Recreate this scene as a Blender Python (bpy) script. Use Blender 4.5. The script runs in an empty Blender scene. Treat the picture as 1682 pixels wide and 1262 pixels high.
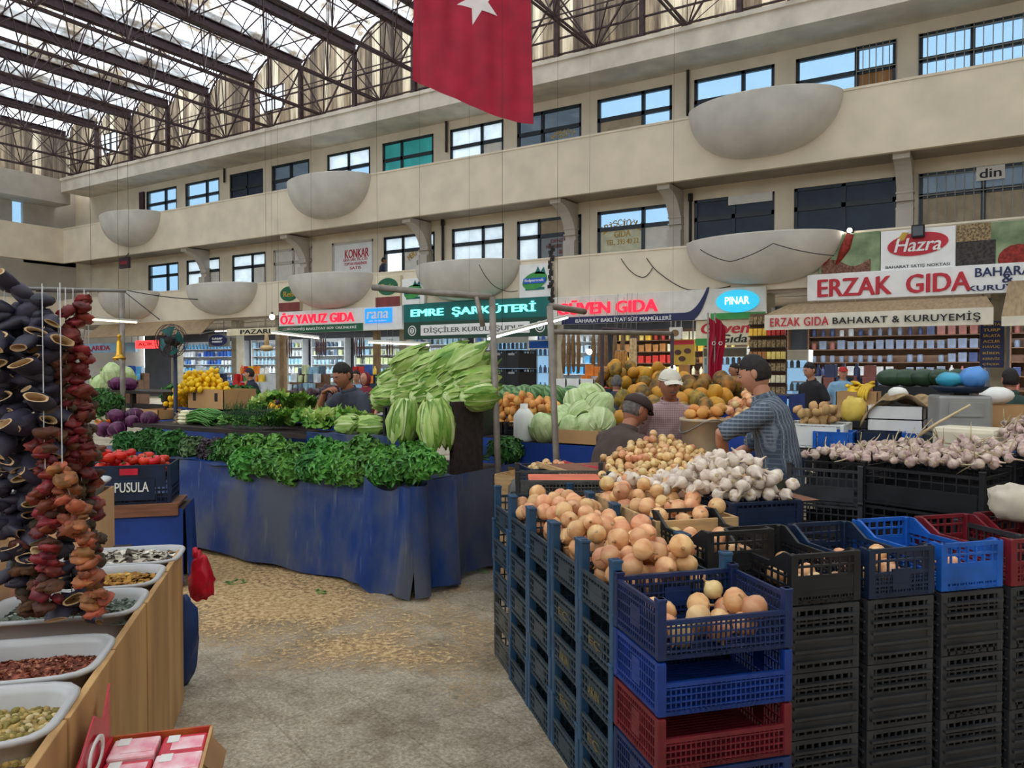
import bpy, bmesh, math, random
import numpy as np
from mathutils import Vector, Matrix, Euler, noise
random.seed(7)
sc = bpy.context.scene
COL = sc.collection
PI = math.pi
# ------------------------------------------------------------------ camera
YAW = math.radians(32.1); PITCH = math.radians(1.225); CAMZ = 1.6; FPX = 1263.0
cam_d = bpy.data.cameras.new('camera'); cam = bpy.data.objects.new('camera', cam_d); COL.objects.link(cam)
cam.location = (0, 0, CAMZ); cam.rotation_euler = (PI/2-PITCH, 0, YAW)
cam_d.sensor_width = 36; cam_d.lens = 36*FPX/1682; cam_d.clip_end = 300
sc.camera = cam
# ------------------------------------------------------------------ sky and exposure
sc.view_settings.view_transform = 'Standard'; sc.view_settings.look = 'None'
sc.view_settings.gamma = 1.0; sc.view_settings.use_curve_mapping = False
sc.view_settings.exposure = 0.86
wo = bpy.data.worlds.new('overcast_sky'); sc.world = wo; wo.use_nodes = True
wn = wo.node_tree.nodes; wl = wo.node_tree.links; wn.clear()
w_out = wn.new('ShaderNodeOutputWorld'); w_bg = wn.new('ShaderNodeBackground')
w_tc = wn.new('ShaderNodeTexCoord'); w_sep = wn.new('ShaderNodeSeparateXYZ'); w_rmp = wn.new('ShaderNodeValToRGB')
wl.new(w_tc.outputs['Generated'], w_sep.inputs[0]); wl.new(w_sep.outputs['Z'], w_rmp.inputs[0])
w_rmp.color_ramp.elements[0].color = (.74, .85, .97, 1); w_rmp.color_ramp.elements[0].position = 0.0
w_rmp.color_ramp.elements[1].color = (.90, .955, 1.0, 1); w_rmp.color_ramp.elements[1].position = .7
wl.new(w_rmp.outputs[0], w_bg.inputs[0]); w_bg.inputs[1].default_value = 1.9
wl.new(w_bg.outputs[0], w_out.inputs[0])
# ------------------------------------------------------------------ placing helpers
FW = Vector((-math.sin(YAW), math.cos(YAW), 0)); RT = Vector((math.cos(YAW), math.sin(YAW), 0)); UPV = Vector((0, 0, 1))
_f = FW*math.cos(PITCH)-UPV*math.sin(PITCH); _u = FW*math.sin(PITCH)+UPV*math.cos(PITCH)
C0 = Vector((0, 0, CAMZ))
def ray(x, y): return _f+RT*((x-841)/FPX)-_u*((y-631)/FPX)
def at_z(x, y, z):
    r = ray(x, y); return C0+r*((z-CAMZ)/r.z)
def at_d(x, y, d):
    r = ray(x, y); return C0+r*(d/r.dot(FW))
def at_Y(x, y, Y):
    r = ray(x, y); return C0+r*(Y/r.y)
AB_A = math.radians(47.1)
AB_O = RT*.435+FW*2.25
AX = Vector((math.cos(AB_A), math.sin(AB_A), 0)); BX = Vector((-math.sin(AB_A), math.cos(AB_A), 0))
def ab(a, b, z=0): return AB_O+AX*a+BX*b+UPV*z
# ------------------------------------------------------------------ materials
M = {}
KIDS = {}
def S(r, g, b): return tuple((c/255/12.92) if c/255 <= .04045 else ((c/255+.055)/1.055)**2.4 for c in (r, g, b))
def ramp(nt, fac, stops, interp='LINEAR'):
    r = nt.nodes.new('ShaderNodeValToRGB'); r.color_ramp.interpolation = interp
    while len(r.color_ramp.elements) < len(stops): r.color_ramp.elements.new(.5)
    for e, (p, c) in zip(r.color_ramp.elements, stops): e.position = p; e.color = (*c, 1) if len(c) == 3 else c
    nt.links.new(fac, r.inputs[0]); return r.outputs[0]
def mat(name, col, rough=.6, var=.12, scale=8, metal=0, bump=0, stretch=(1, 1, 1), emit=0, rnd=0, col2=None, spec=.4, detail=4, coord='Object', sss=0, trans=0, ramp2=(.35, .65)):
    m = bpy.data.materials.new(name); m.use_nodes = True; nt = m.node_tree; N = nt.nodes; L = nt.links
    b = N['Principled BSDF']; b.inputs['Roughness'].default_value = rough; b.inputs['Metallic'].default_value = metal
    b.inputs['Specular IOR Level'].default_value = spec
    tc = N.new('ShaderNodeTexCoord'); mp = N.new('ShaderNodeMapping'); mp.inputs['Scale'].default_value = stretch
    L.new(tc.outputs[coord], mp.inputs[0])
    nz = N.new('ShaderNodeTexNoise'); nz.inputs['Scale'].default_value = scale; nz.inputs['Detail'].default_value = detail
    L.new(mp.outputs[0], nz.inputs['Vector'])
    c2 = col2 if col2 else tuple(max(0, c*(1-var*2)) for c in col)
    c1 = col if col2 else tuple(min(1, c*(1+var)) for c in col)
    out = ramp(nt, nz.outputs['Fac'], [(ramp2[0], c2), (ramp2[1], c1)])
    if rnd:
        oi = N.new('ShaderNodeObjectInfo'); hs = N.new('ShaderNodeHueSaturation')
        mr = N.new('ShaderNodeMapRange'); mr.inputs[3].default_value = 1-rnd; mr.inputs[4].default_value = 1+rnd*.7
        L.new(oi.outputs['Random'], mr.inputs[0]); L.new(mr.outputs[0], hs.inputs['Value'])
        mh = N.new('ShaderNodeMath'); mh.operation = 'MULTIPLY'; mh.inputs[1].default_value = 7.31
        fr = N.new('ShaderNodeMath'); fr.operation = 'FRACT'; L.new(oi.outputs['Random'], mh.inputs[0]); L.new(mh.outputs[0], fr.inputs[0])
        mr2 = N.new('ShaderNodeMapRange'); mr2.inputs[3].default_value = .5-rnd*.06; mr2.inputs[4].default_value = .5+rnd*.06
        L.new(fr.outputs[0], mr2.inputs[0]); L.new(mr2.outputs[0], hs.inputs['Hue'])
        L.new(out, hs.inputs['Color']); out = hs.outputs[0]
    L.new(out, b.inputs['Base Color'])
    if bump:
        bp = N.new('ShaderNodeBump'); bp.inputs['Strength'].default_value = bump; bp.inputs['Distance'].default_value = .02
        L.new(nz.outputs['Fac'], bp.inputs['Height']); L.new(bp.outputs[0], b.inputs['Normal'])
    if emit:
        L.new(out, b.inputs['Emission Color']); b.inputs['Emission Strength'].default_value = emit
    if sss:
        b.inputs['Subsurface Weight'].default_value = sss; b.inputs['Subsurface Radius'].default_value = (.02, .01, .005); b.inputs['Subsurface Scale'].default_value = .5
    if trans:
        mx = N.new('ShaderNodeMixShader'); tr = N.new('ShaderNodeBsdfTranslucent'); mx.inputs[0].default_value = trans
        L.new(out, tr.inputs['Color']); L.new(b.outputs[0], mx.inputs[1]); L.new(tr.outputs[0], mx.inputs[2]); L.new(mx.outputs[0], N['Material Output'].inputs[0])
    M[name] = m; return m
def glassmat(name, tint, thru, rough=.05):
    m = bpy.data.materials.new(name); m.use_nodes = True; nt = m.node_tree; N = nt.nodes; L = nt.links; N.clear()
    o = N.new('ShaderNodeOutputMaterial'); t = N.new('ShaderNodeBsdfTransparent'); t.inputs[0].default_value = (*tint, 1)
    g = N.new('ShaderNodeBsdfPrincipled'); g.inputs['Base Color'].default_value = (*[c*.25 for c in tint], 1); g.inputs['Roughness'].default_value = rough
    x = N.new('ShaderNodeMixShader'); x.inputs[0].default_value = thru
    L.new(g.outputs[0], x.inputs[1]); L.new(t.outputs[0], x.inputs[2]); L.new(x.outputs[0], o.inputs[0]); M[name] = m; return m
def lampmat(name, col, s):
    m = bpy.data.materials.new(name); m.use_nodes = True; nt = m.node_tree; N = nt.nodes; b = N['Principled BSDF']
    b.inputs['Base Color'].default_value = (*[min(1, c) for c in col], 1); b.inputs['Emission Color'].default_value = (*col, 1); b.inputs['Emission Strength'].default_value = s
    M[name] = m; return m
# ------------------------------------------------------------------ mesh builder
class MB:
    def __init__(s): s.v = []; s.f = []; s.mi = []; s.sm = []; s.m = 0
    def add(s, vs, fs, smooth=False, X=None):
        n = len(s.v)
        s.v += [tuple(X@Vector(p)) for p in vs] if X is not None else [tuple(p) for p in vs]
        for f in fs: s.f.append([i+n for i in f]); s.mi.append(s.m); s.sm.append(smooth)
        return s
    def box(s, c, d, X=None, rz=0):
        x, y, z = d[0]/2, d[1]/2, d[2]/2
        vs = [(-x, -y, -z), (x, -y, -z), (x, y, -z), (-x, y, -z), (-x, -y, z), (x, -y, z), (x, y, z), (-x, y, z)]
        T = Matrix.Translation(c)@Matrix.Rotation(rz, 4, 'Z')
        if X is not None: T = X@T
        return s.add(vs, [(0, 3, 2, 1), (4, 5, 6, 7), (0, 1, 5, 4), (1, 2, 6, 5), (2, 3, 7, 6), (3, 0, 4, 7)], False, T)
    def b2(s, a, b): # box by two corners
        return s.box([(a[i]+b[i])/2 for i in range(3)], [abs(a[i]-b[i]) for i in range(3)])
    def rbox(s, c, d, r=.01, X=None, rz=0): # chamfered box
        x, y, z = d[0]/2, d[1]/2, d[2]/2; r = min(r, x*.9, y*.9, z*.9)
        bm = bmesh.new(); bmesh.ops.create_cube(bm, size=1)
        for v in bm.verts: v.co = Vector((v.co.x*d[0], v.co.y*d[1], v.co.z*d[2]))
        bmesh.ops.bevel(bm, geom=bm.edges[:], offset=r, segments=2, affect='EDGES', profile=.5)
        T = Matrix.Translation(c)@Matrix.Rotation(rz, 4, 'Z')
        if X is not None: T = X@T
        bm.verts.index_update()
        s.add([v.co.copy() for v in bm.verts], [[v.index for v in f.verts] for f in bm.faces], False, T); bm.free(); return s
    def bar(s, p, q, w, h=None):
        p = Vector(p); q = Vector(q); d = q-p; L = d.length
        if L < 1e-6: return s
        h = h or w; k = d.normalized(); up = Vector((0, 0, 1)) if abs(k.z) < .99 else Vector((1, 0, 0))
        sx = k.cross(up).normalized(); sy = sx.cross(k)
        vs = []
        for e in (p, q):
            for (i, j) in ((-1, -1), (1, -1), (1, 1), (-1, 1)): vs.append(e+sx*(i*w/2)+sy*(j*h/2))
        return s.add(vs, [(3, 2, 1, 0), (4, 5, 6, 7), (0, 1, 5, 4), (1, 2, 6, 5), (2, 3, 7, 6), (3, 0, 4, 7)])
    def tube(s, pts, r, n=8, cap=True, smooth=True):
        pts = [Vector(p) for p in pts]; rs = r if isinstance(r, (list, tuple)) else [r]*len(pts)
        vs = []; fs = []; prev = None
        for i, p in enumerate(pts):
            k = (pts[min(i+1, len(pts)-1)]-pts[max(i-1, 0)]).normalized()
            if prev is None:
                up = Vector((0, 0, 1)) if abs(k.z) < .9 else Vector((1, 0, 0)); sx = k.cross(up).normalized()
            else: sx = (prev-k*prev.dot(k)).normalized()
            prev = sx; sy = k.cross(sx)
            for j in range(n): a = 2*PI*j/n; vs.append(p+sx*(math.cos(a)*rs[i])+sy*(math.sin(a)*rs[i]))
        for i in range(len(pts)-1):
            for j in range(n): k2 = (j+1) % n; fs.append((i*n+j, i*n+k2, (i+1)*n+k2, (i+1)*n+j))
        if cap: fs.append(tuple(range(n-1, -1, -1))); fs.append(tuple((len(pts)-1)*n+j for j in range(n)))
        return s.add(vs, fs, smooth)
    def lathe(s, prof, n=16, X=None, smooth=True, a0=0, a1=2*PI):
        vs = []; fs = []; full = abs(a1-a0-2*PI) < 1e-6; m = n if full else n+1
        for (r, z) in prof:
            for j in range(m): a = a0+(a1-a0)*j/n; vs.append((r*math.cos(a), r*math.sin(a), z))
        for i in range(len(prof)-1):
            for j in range(n):
                k = (j+1) % m; fs.append((i*m+j, i*m+k, (i+1)*m+k, (i+1)*m+j))
        return s.add(vs, fs, smooth, X)
    def ball(s, c, r, n=12, k=8, X=None, fn=None):
        rx, ry, rz = r if isinstance(r, (tuple, list)) else (r, r, r)
        vs = [(0, 0, -1)]; fs = []
        for i in range(1, k):
            t = PI*i/k
            for j in range(n): a = 2*PI*j/n; vs.append((math.sin(t)*math.cos(a), math.sin(t)*math.sin(a), -math.cos(t)))
        vs.append((0, 0, 1)); e = len(vs)-1
        for j in range(n): fs.append((0, 1+(j+1) % n, 1+j)); fs.append((e, e-n+j, e-n+(j+1) % n))
        for i in range(k-2):
            for j in range(n): fs.append((1+i*n+j, 1+i*n+(j+1) % n, 1+(i+1)*n+(j+1) % n, 1+(i+1)*n+j))
        if fn: vs = [fn(Vector(v)) for v in vs]
        vs = [(v[0]*rx+c[0], v[1]*ry+c[1], v[2]*rz+c[2]) for v in vs]
        return s.add(vs, fs, True, X)
    def grid(s, fn, nu, nv, smooth=True, X=None, closeu=False):
        vs = [fn(i/nu, j/nv) for j in range(nv+1) for i in range(nu+1)]
        fs = [(j*(nu+1)+i, j*(nu+1)+i+1, (j+1)*(nu+1)+i+1, (j+1)*(nu+1)+i) for j in range(nv) for i in range(nu)]
        return s.add(vs, fs, smooth, X)
    def prism(s, poly, y0, y1, X=None): # polygon in XZ extruded along Y
        n = len(poly); vs = [(p[0], y0, p[1]) for p in poly]+[(p[0], y1, p[1]) for p in poly]
        fs = [tuple(range(n)), tuple(range(2*n-1, n-1, -1))]+[(i, n+i, n+(i+1) % n, (i+1) % n) for i in range(n)]
        return s.add(vs, fs, False, X)
    def mesh(s, name, mats):
        me = bpy.data.meshes.new(name); me.from_pydata(s.v, [], s.f)
        for m in (mats if isinstance(mats, (list, tuple)) else [mats]): me.materials.append(M[m] if isinstance(m, str) else m)
        me.polygons.foreach_set('material_index', s.mi); me.polygons.foreach_set('use_smooth', s.sm); me.update()
        return me
    def build(s, name, mats, parent=None, loc=None, rz=0):
        o = bpy.data.objects.new(name, s.mesh(name, mats)); COL.objects.link(o)
        if parent: o.parent = parent; KIDS.setdefault(parent.name, []).append(o)
        if loc is not None: o.location = loc
        if rz: o.rotation_euler.z = rz
        return o
def new(name, me, parent=None, loc=None, rot=None, scale=None):
    o = bpy.data.objects.new(name, me); COL.objects.link(o)
    if parent: o.parent = parent; KIDS.setdefault(parent.name, []).append(o)
    if loc is not None: o.location = loc
    if rot is not None: o.rotation_euler = rot
    if scale is not None: o.scale = scale if isinstance(scale, (tuple, list)) else (scale,)*3
    return o
def tag(o, label, cat, group=None):
    o['label'] = label; o['category'] = cat
    if group: o['group'] = group
    return o
def struct(o): o['kind'] = 'structure'; return o
def thing(name, label, cat, loc=(0, 0, 0), rz=0, group=None):
    o = bpy.data.objects.new(name, None); COL.objects.link(o); o.location = loc; o.rotation_euler.z = rz; o.empty_display_size = .1
    return tag(o, label, cat, group)
def dup(root, loc, rot=None, label=None, group=None, scale=None, mats=None):
    def cp(o, par):
        c = o.copy(); COL.objects.link(c)
        if par: c.parent = par; KIDS.setdefault(par.name, []).append(c)
        for ch in list(KIDS.get(o.name, [])): cp(ch, c)
        return c
    r = cp(root, None); r.location = loc
    if rot is not None: r.rotation_euler = rot if isinstance(rot, (tuple, list, Euler)) else (0, 0, rot)
    if scale is not None: r.scale = scale if isinstance(scale, (tuple, list)) else (scale,)*3
    if label: r['label'] = label
    if group: r['group'] = group
    return r
_txt = {}
def text_mesh(body, w, h, depth=.01, bold=0, shear=0, space=1.0):
    """letters fitted into w x h, lying in XZ, facing -Y, centred on the origin; returns (verts, faces)"""
    cu = bpy.data.curves.new('t', 'FONT'); cu.body = body; cu.align_x = 'CENTER'; cu.size = 1; cu.extrude = .02; cu.shear = shear
    cu.resolution_u = 3; cu.space_character = space
    ob = bpy.data.objects.new('t', cu); COL.objects.link(ob)
    dg = bpy.context.evaluated_depsgraph_get(); dg.update()
    me = bpy.data.meshes.new_from_object(ob.evaluated_get(dg))
    vs = np.array([v.co[:] for v in me.vertices]); fs = [list(p.vertices) for p in me.polygons]
    bpy.data.objects.remove(ob); bpy.data.curves.remove(cu); bpy.data.meshes.remove(me)
    lo = vs.min(0); hi = vs.max(0); c = (lo+hi)/2
    sx = w/(hi[0]-lo[0]); sy = h/(hi[1]-lo[1])
    out = []; ff = []
    for k in ((0,) if bold < .005 else (-1, 0, 1)):    # heavier strokes: the letters again, a hair to either side
        n = len(out); out += [((v[0]-c[0]+k*bold*.9)*sx, -(v[2])/.02*depth/2*(1-.04*abs(k)), (v[1]-c[1]+k*bold*.25)*sy) for v in vs]; ff += [[i+n for i in f] for f in fs]
    return out, ff
def lettering(body, X, w, h, m, parent, name='lettering', depth=.012, bold=.02, shear=0, space=1.0):
    vs, fs = text_mesh(body, w, h, depth, bold, shear, space)
    return MB().add(vs, fs, False, X).build(name, m, parent)
def TX(x, y, z, rz=0, tilt=0): return Matrix.Translation((x, y, z))@Matrix.Rotation(rz, 4, 'Z')@Matrix.Rotation(tilt, 4, 'X')
# ================================================================== MATERIALS
mat('plaster', S(222, 208, 184), .85, .05, 1.1, bump=.05, detail=8)
mat('plaster_low', S(226, 213, 190), .85, .06, .9, bump=.05, detail=8)
mat('plaster_grey', S(196, 188, 176), .85, .06, 1.2, bump=.04)
mat('bowl_plaster', S(205, 200, 190), .8, .06, 1.4)
mat('cornice', S(224, 214, 198), .85, .08, 1.4)
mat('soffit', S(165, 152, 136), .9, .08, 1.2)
mat('steel_brown', S(62, 42, 48), .6, .2, 6)
mat('steel_thin', S(74, 54, 56), .6, .2, 6)
mat('win_frame', S(28, 40, 48), .4, .1, 4)
mat('door_dark', S(26, 42, 62), .45, .15, 3)
mat('curtain', S(232, 238, 240), .7, .04, 3, trans=.65)
mat('tan_paper', S(176, 158, 132), .8, .08, 3)
mat('ply', S(170, 120, 70), .7, .15, 5, stretch=(1, 1, .1))
mat('turq_film', S(70, 205, 205), .3, .1, 1.5)
mat('white_sign', S(236, 236, 234), .45, .03, 3)
mat('off_white', S(222, 218, 208), .5, .05, 3)
mat('cable', S(52, 48, 46), .7, .1, 5)
mat('iron_bar', S(140, 140, 132), .5, .1, 5)
mat('black', S(20, 20, 22), .5, .1, 6)
mat('dark_interior', S(62, 58, 56), .8, .1, 3)
glassmat('glass_sky', (.60, .75, .86), .62)
glassmat('glass_dark', (.30, .34, .37), .5)
glassmat('glass_clear', (.9, .95, .97), .8)
# stained translucent cladding and corrugated roof sheeting
def sheet(name, dark, light, thru, tr_amt, scale, stretch, stops):
    m = bpy.data.materials.new(name); m.use_nodes = True; nt = m.node_tree; N = nt.nodes; L = nt.links; N.clear()
    o = N.new('ShaderNodeOutputMaterial'); tc = N.new('ShaderNodeTexCoord'); mp = N.new('ShaderNodeMapping'); mp.inputs['Scale'].default_value = stretch
    L.new(tc.outputs['Object'], mp.inputs[0])
    nz = N.new('ShaderNodeTexNoise'); nz.inputs['Scale'].default_value = scale; nz.inputs['Detail'].default_value = 7; nz.inputs['Roughness'].default_value = .65
    L.new(mp.outputs[0], nz.inputs['Vector'])
    c = ramp(nt, nz.outputs['Fac'], [(stops[0], dark), (stops[1], light)])
    d = N.new('ShaderNodeBsdfDiffuse'); t = N.new('ShaderNodeBsdfTranslucent'); tp = N.new('ShaderNodeBsdfTransparent')
    for n in (d, t, tp): L.new(c, n.inputs[0])
    a = N.new('ShaderNodeMixShader'); a.inputs[0].default_value = tr_amt; L.new(d.outputs[0], a.inputs[1]); L.new(t.outputs[0], a.inputs[2])
    b = N.new('ShaderNodeMixShader'); b.inputs[0].default_value = thru; L.new(a.outputs[0], b.inputs[1]); L.new(tp.outputs[0], b.inputs[2])
    L.new(b.outputs[0], o.inputs[0]); M[name] = m
sheet('roof_sheet', S(138, 124, 106), S(240, 244, 248), .6, .7, .8, (2.6, .9, 1), (.40, .57))
sheet('clad_a', S(74, 64, 56), S(172, 152, 126), .05, .46, 1.5, (4, 4, .35), (.32, .68))
sheet('clad_b', S(62, 55, 50), S(132, 116, 98), .04, .4, 1.6, (4, 4, .3), (.35, .7))
sheet('clad_c', S(100, 86, 70), S(214, 198, 170), .07, .56, 1.4, (4, 4, .3), (.3, .62))
# floor: worn terrazzo tiles laid diagonally with brown damp stains
m = bpy.data.materials.new('floor'); m.use_nodes = True; nt = m.node_tree; N = nt.nodes; L = nt.links; pb = N['Principled BSDF']
tc = N.new('ShaderNodeTexCoord'); mp = N.new('ShaderNodeMapping'); mp.inputs['Rotation'].default_value = (0, 0, math.radians(20)); L.new(tc.outputs['Object'], mp.inputs[0])
n1 = N.new('ShaderNodeTexNoise'); n1.inputs['Scale'].default_value = 55; n1.inputs['Detail'].default_value = 6; n1.inputs['Roughness'].default_value = .75; L.new(tc.outputs['Object'], n1.inputs['Vector'])
n2 = N.new('ShaderNodeTexNoise'); n2.inputs['Scale'].default_value = 1.6; n2.inputs['Detail'].default_value = 8; n2.inputs['Roughness'].default_value = .68; L.new(tc.outputs['Object'], n2.inputs['Vector'])
n3 = N.new('ShaderNodeTexNoise'); n3.inputs['Scale'].default_value = 7; n3.inputs['Detail'].default_value = 8; n3.inputs['Roughness'].default_value = .7; L.new(tc.outputs['Object'], n3.inputs['Vector'])
c1 = ramp(nt, n1.outputs['Fac'], [(.33, S(112, 106, 96)), (.52, S(154, 147, 135)), (.68, S(188, 181, 168))])
c2 = ramp(nt, n2.outputs['Fac'], [(.36, S(148, 136, 118)), (.50, S(204, 199, 190)), (.64, S(236, 233, 228))])
c3 = ramp(nt, n3.outputs['Fac'], [(.34, S(206, 196, 180)), (.56, S(255, 252, 246))])
def mul(a, b, f=1):
    x = N.new('ShaderNodeMix'); x.data_type = 'RGBA'; x.blend_type = 'MULTIPLY'; x.inputs[0].default_value = f
    L.new(a, x.inputs[6]); L.new(b, x.inputs[7]); return x.outputs[2]
br = N.new('ShaderNodeTexBrick'); br.offset = 0; br.inputs['Scale'].default_value = 1; br.inputs['Mortar Size'].default_value = .006; br.inputs['Mortar Smooth'].default_value = .6
br.inputs['Brick Width'].default_value = .42; br.inputs['Row Height'].default_value = .42
for k, c in (('Color1', (1, 1, 1, 1)), ('Color2', (.93, .92, .9, 1)), ('Mortar', (.52, .48, .42, 1))): br.inputs[k].default_value = c
L.new(mp.outputs[0], br.inputs['Vector'])
cc = mul(mul(mul(c1, c2, .85), c3, .8), br.outputs['Color'], .5)
gm = N.new('ShaderNodeHueSaturation'); gm.inputs['Value'].default_value = 1.9; L.new(cc, gm.inputs['Color'])
L.new(gm.outputs[0], pb.inputs['Base Color']); pb.inputs['Roughness'].default_value = .62; pb.inputs['Specular IOR Level'].default_value = .35
bp = N.new('ShaderNodeBump'); bp.inputs['Strength'].default_value = .25; bp.inputs['Distance'].default_value = .01; L.new(n3.outputs['Fac'], bp.inputs['Height']); L.new(bp.outputs[0], pb.inputs['Normal'])
M['floor'] = m
mat('sawdust', S(200, 172, 132), .95, .2, 14, bump=.4, col2=S(160, 132, 96))
# ================================================================== FLOOR
b = MB(); b.b2((-46, -14.5, -.1), (12.5, 32, 0)); struct(b.build('floor', 'floor'))
# dry straw-coloured dust scattered in front of the vegetable stall
# ================================================================== FACADE
YP, YW = 21.0, 22.4            # parapet face, recessed shop-front wall
def fx(x, y, Y): return at_Y(x, y, Y).x
def fz(x, y, Y): return at_Y(x, y, Y).z
XL, XR = -40.0, 12.0
# openings: upper and lower storeys (pixel columns measured in the photograph)
up_cols = [(240, 290), (304, 360), (377, 432), (446, 508), (537, 608), (628, 712), (739, 827), (849, 955), (981, 1104), (1140, 1272), (1307, 1472), (1509, 1730)]
up_kind = ['sky', 'sky', 'solid', 'dark', 'grey', 'turq', 'white', 'darkring', 'tansky', 'sky', 'grille', 'bars']
lo_cols = [(243, 293), (306, 361), (381, 436), (449, 513), (545, 613), (630, 714), (742, 828), (849, 955), (981, 1104), (1140, 1272), (1304, 1472), (1509, 1730)]
lo_kind = ['sky', 'white', 'white', 'door', 'poster', 'gold', 'whitedark', 'greydoor', 'sticker', 'solid', 'solid', 'grey_bars']
def xr(c, y): return (fx(c[0], y, YW), fx(c[1], y, YW))
UP = [xr(c, 300-(c[0]-240)*.16) for c in up_cols]; LO = [xr(c, 430-(c[0]-240)*.08) for c in lo_cols]
ZU0, ZU1 = 7.55, 10.15
ZL0, ZL1 = 4.1, 6.58
w = MB()
def wall_row(cols, z0, z1, zt):
    x = XL
    for (a, c) in cols:
        w.b2((x, YW-.0, z0), (a, YW+.25, z1)); x = c
    if x < XR: w.b2((x, YW, z0), (XR, YW+.25, z1))
    w.b2((XL-1.6, YW, z1), (XR, YW+.25, zt)); w.b2((XL-1.6, YW, z0), (XL, YW+.25, z1))
wall_row(UP, 7.5, ZU1, 11.6); wall_row(LO, 3.95, ZL1, 7.5)
struct(w.build('wall_facade', 'plaster'))
# gallery slabs, parapets and cornice
def strip(name, a, c, m): b = MB(); b.b2(a, c); return struct(b.build(name, m))
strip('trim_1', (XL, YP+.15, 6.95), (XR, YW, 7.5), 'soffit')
b = MB(); b.b2((XL, YP, 6.88), (XR, YP+.15, 8.56)); b.b2((XL, YP-.02, 8.56), (XR, YP+.17, 8.62)); struct(b.build('wall_gallery_upper', 'plaster'))
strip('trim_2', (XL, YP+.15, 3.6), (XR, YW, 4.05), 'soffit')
b = MB(); b.b2((XL, YP, 3.68), (XR, YP+.15, 4.98)); b.b2((XL, YP-.02, 4.98), (XR, YP+.17, 5.03)); struct(b.build('wall_gallery_lower', 'plaster_low'))
b = MB(); b.b2((XL, YP-.05, 10.45), (XR, YW, 11.0)); b.b2((XL, YP-.12, 11.0), (XR, YW+.1, 11.12)); struct(b.build('trim_3', 'cornice'))
# bowl balconies
def bowl(n, xc, zr, hw, out, dep, m):
    b = MB()
    def f(u, v):
        a = PI*u; t = v*PI/2; k = math.cos(t)**.8
        return (xc-math.cos(a)*hw*k, YP+.02-math.sin(a)*out*k, zr-math.sin(t)*dep)
    b.grid(f, 28, 10)
    b.grid(lambda u, v: (xc-math.cos(PI*u)*hw*(1-.06*v), YP+.02-math.sin(PI*u)*out*(1-.06*v), zr+.03*math.sin(v*PI)), 28, 2)
    b.grid(lambda u, v: (xc-math.cos(PI*u)*hw*.94*math.cos(v*PI/2), YP+.02-math.sin(PI*u)*out*.94*math.cos(v*PI/2), zr-.3*math.sin(v*PI/2)), 28, 4)
    struct(b.build('trim_%d' % n, m))
n = 10
for xc in (-33.8, -21.2, -5.3): bowl(n, xc, 8.6, 2.0, 1.25, 1.4, 'bowl_plaster'); n += 1
for xc in (-34.0, -27.4, -21.15, -14.9, -5.3, 2.6): bowl(n, xc, 5.02, 2.05, 1.2, 1.2, 'bowl_plaster'); n += 1
# curved brackets under the upper gallery
def bracket(n, x):
    b = MB(); pts = [(YW, 6.9), (YP+.2, 6.9), (YP+.2, 6.75)]
    for i in range(1, 9):
        t = i/8; pts.append((YP+.2+(YW-YP-.35)*math.sin(t*PI/2), 6.75-1.15*(1-math.cos(t*PI/2))))
    pts.append((YW, 5.4))
    X = Matrix(((0, 1, 0, x), (1, 0, 0, 0), (0, 0, 1, 0), (0, 0, 0, 1)))
    b.prism(pts, -.19, .19, X)
    for z in (5.9, 6.1, 6.3): b.box((x, YW-.02, z-.2), (.42, .5, .04))
    b.b2((x-.2, YW-.3, 4.05), (x+.2, YW, 5.7))
    struct(b.build('trim_%d' % n, 'plaster_grey'))
for px, y in ((340, 440), (503, 400), (702, 370), (941, 350), (1113, 330), (1488, 290)): bracket(n, fx(px, y, YW)); n += 1
# far end wall (left) at X = XL
b = MB(); b.b2((XL-.2, -14, 3.6), (XL, YP+.4, 4.98)); struct(b.build('wall_end_lower', 'plaster'))
b = MB(); b.b2((XL-.2, -14, 6.88), (XL+.05, YP+.15, 8.6)); struct(b.build('wall_end_gallery', 'plaster'))
b = MB(); b.b2((XL-1.6, -14, 9.9), (XL, YP+.4, 11.1)); b.b2((XL-1.6, YP-1.2, 6.9), (XL-1.4, YP+1.6, 11.1)); 
for yy in (2, 6.5, 11, 15.5, 18.4): b.b2((XL-1.6, yy, 7.5), (XL-1.4, yy+.9, 10))
struct(b.build('wall_end', 'plaster_grey'))
b = MB(); b.b2((XL-1.6, -14, 0), (XL-1.4, 26.2, 7.4)); struct(b.build('wall_end_shops', 'plaster_grey'))
b = MB()
for k in range(5):
    y0 = (2.9, 7.4, 11.9, 16.4, 19.3)[k]; y1 = (6.5, 11, 15.5, 18.4, 19.9)[k]
    b.b2((XL-1.52, y0, 7.5), (XL-1.48, y1, 9.9))
struct(b.build('window_30', 'glass_sky'))
# clerestory cladding above the cornice
XB = [-17.4+2.85*k for k in range(-8, 11)]
ZB = 13.25
cl = MB(); x = XL; i = 0
def vault(x):
    k = (x-XB[0])/2.85; t = k-math.floor(k); return ZB+.95*math.sin(PI*max(.0, min(1, t)))**.75
holes = [(fx(437, 160, 21.4), fx(466, 160, 21.4)), (fx(172, 230, 21.4), fx(193, 230, 21.4))]
while x < XR:
    x2 = min(x+.36, XR); cl.m = random.choice([0, 0, 1, 1, 2]) if x < -8 else random.choice([0, 1, 2, 2])
    zs = [(11.1, None)]
    for h in holes:
        if x2 > h[0] and x < h[1]: zs = [(11.1, 12.0), (12.95, None)]
    for (za, zb) in zs:
        cl.add([(x, 21.4, za), (x2, 21.4, za), (x2, 21.4, zb or vault(x2)), ((x+x2)/2, 21.38, zb or vault((x+x2)/2)), (x, 21.4, zb or vault(x))], [(0, 1, 2, 3, 4)])
    x = x2
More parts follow.
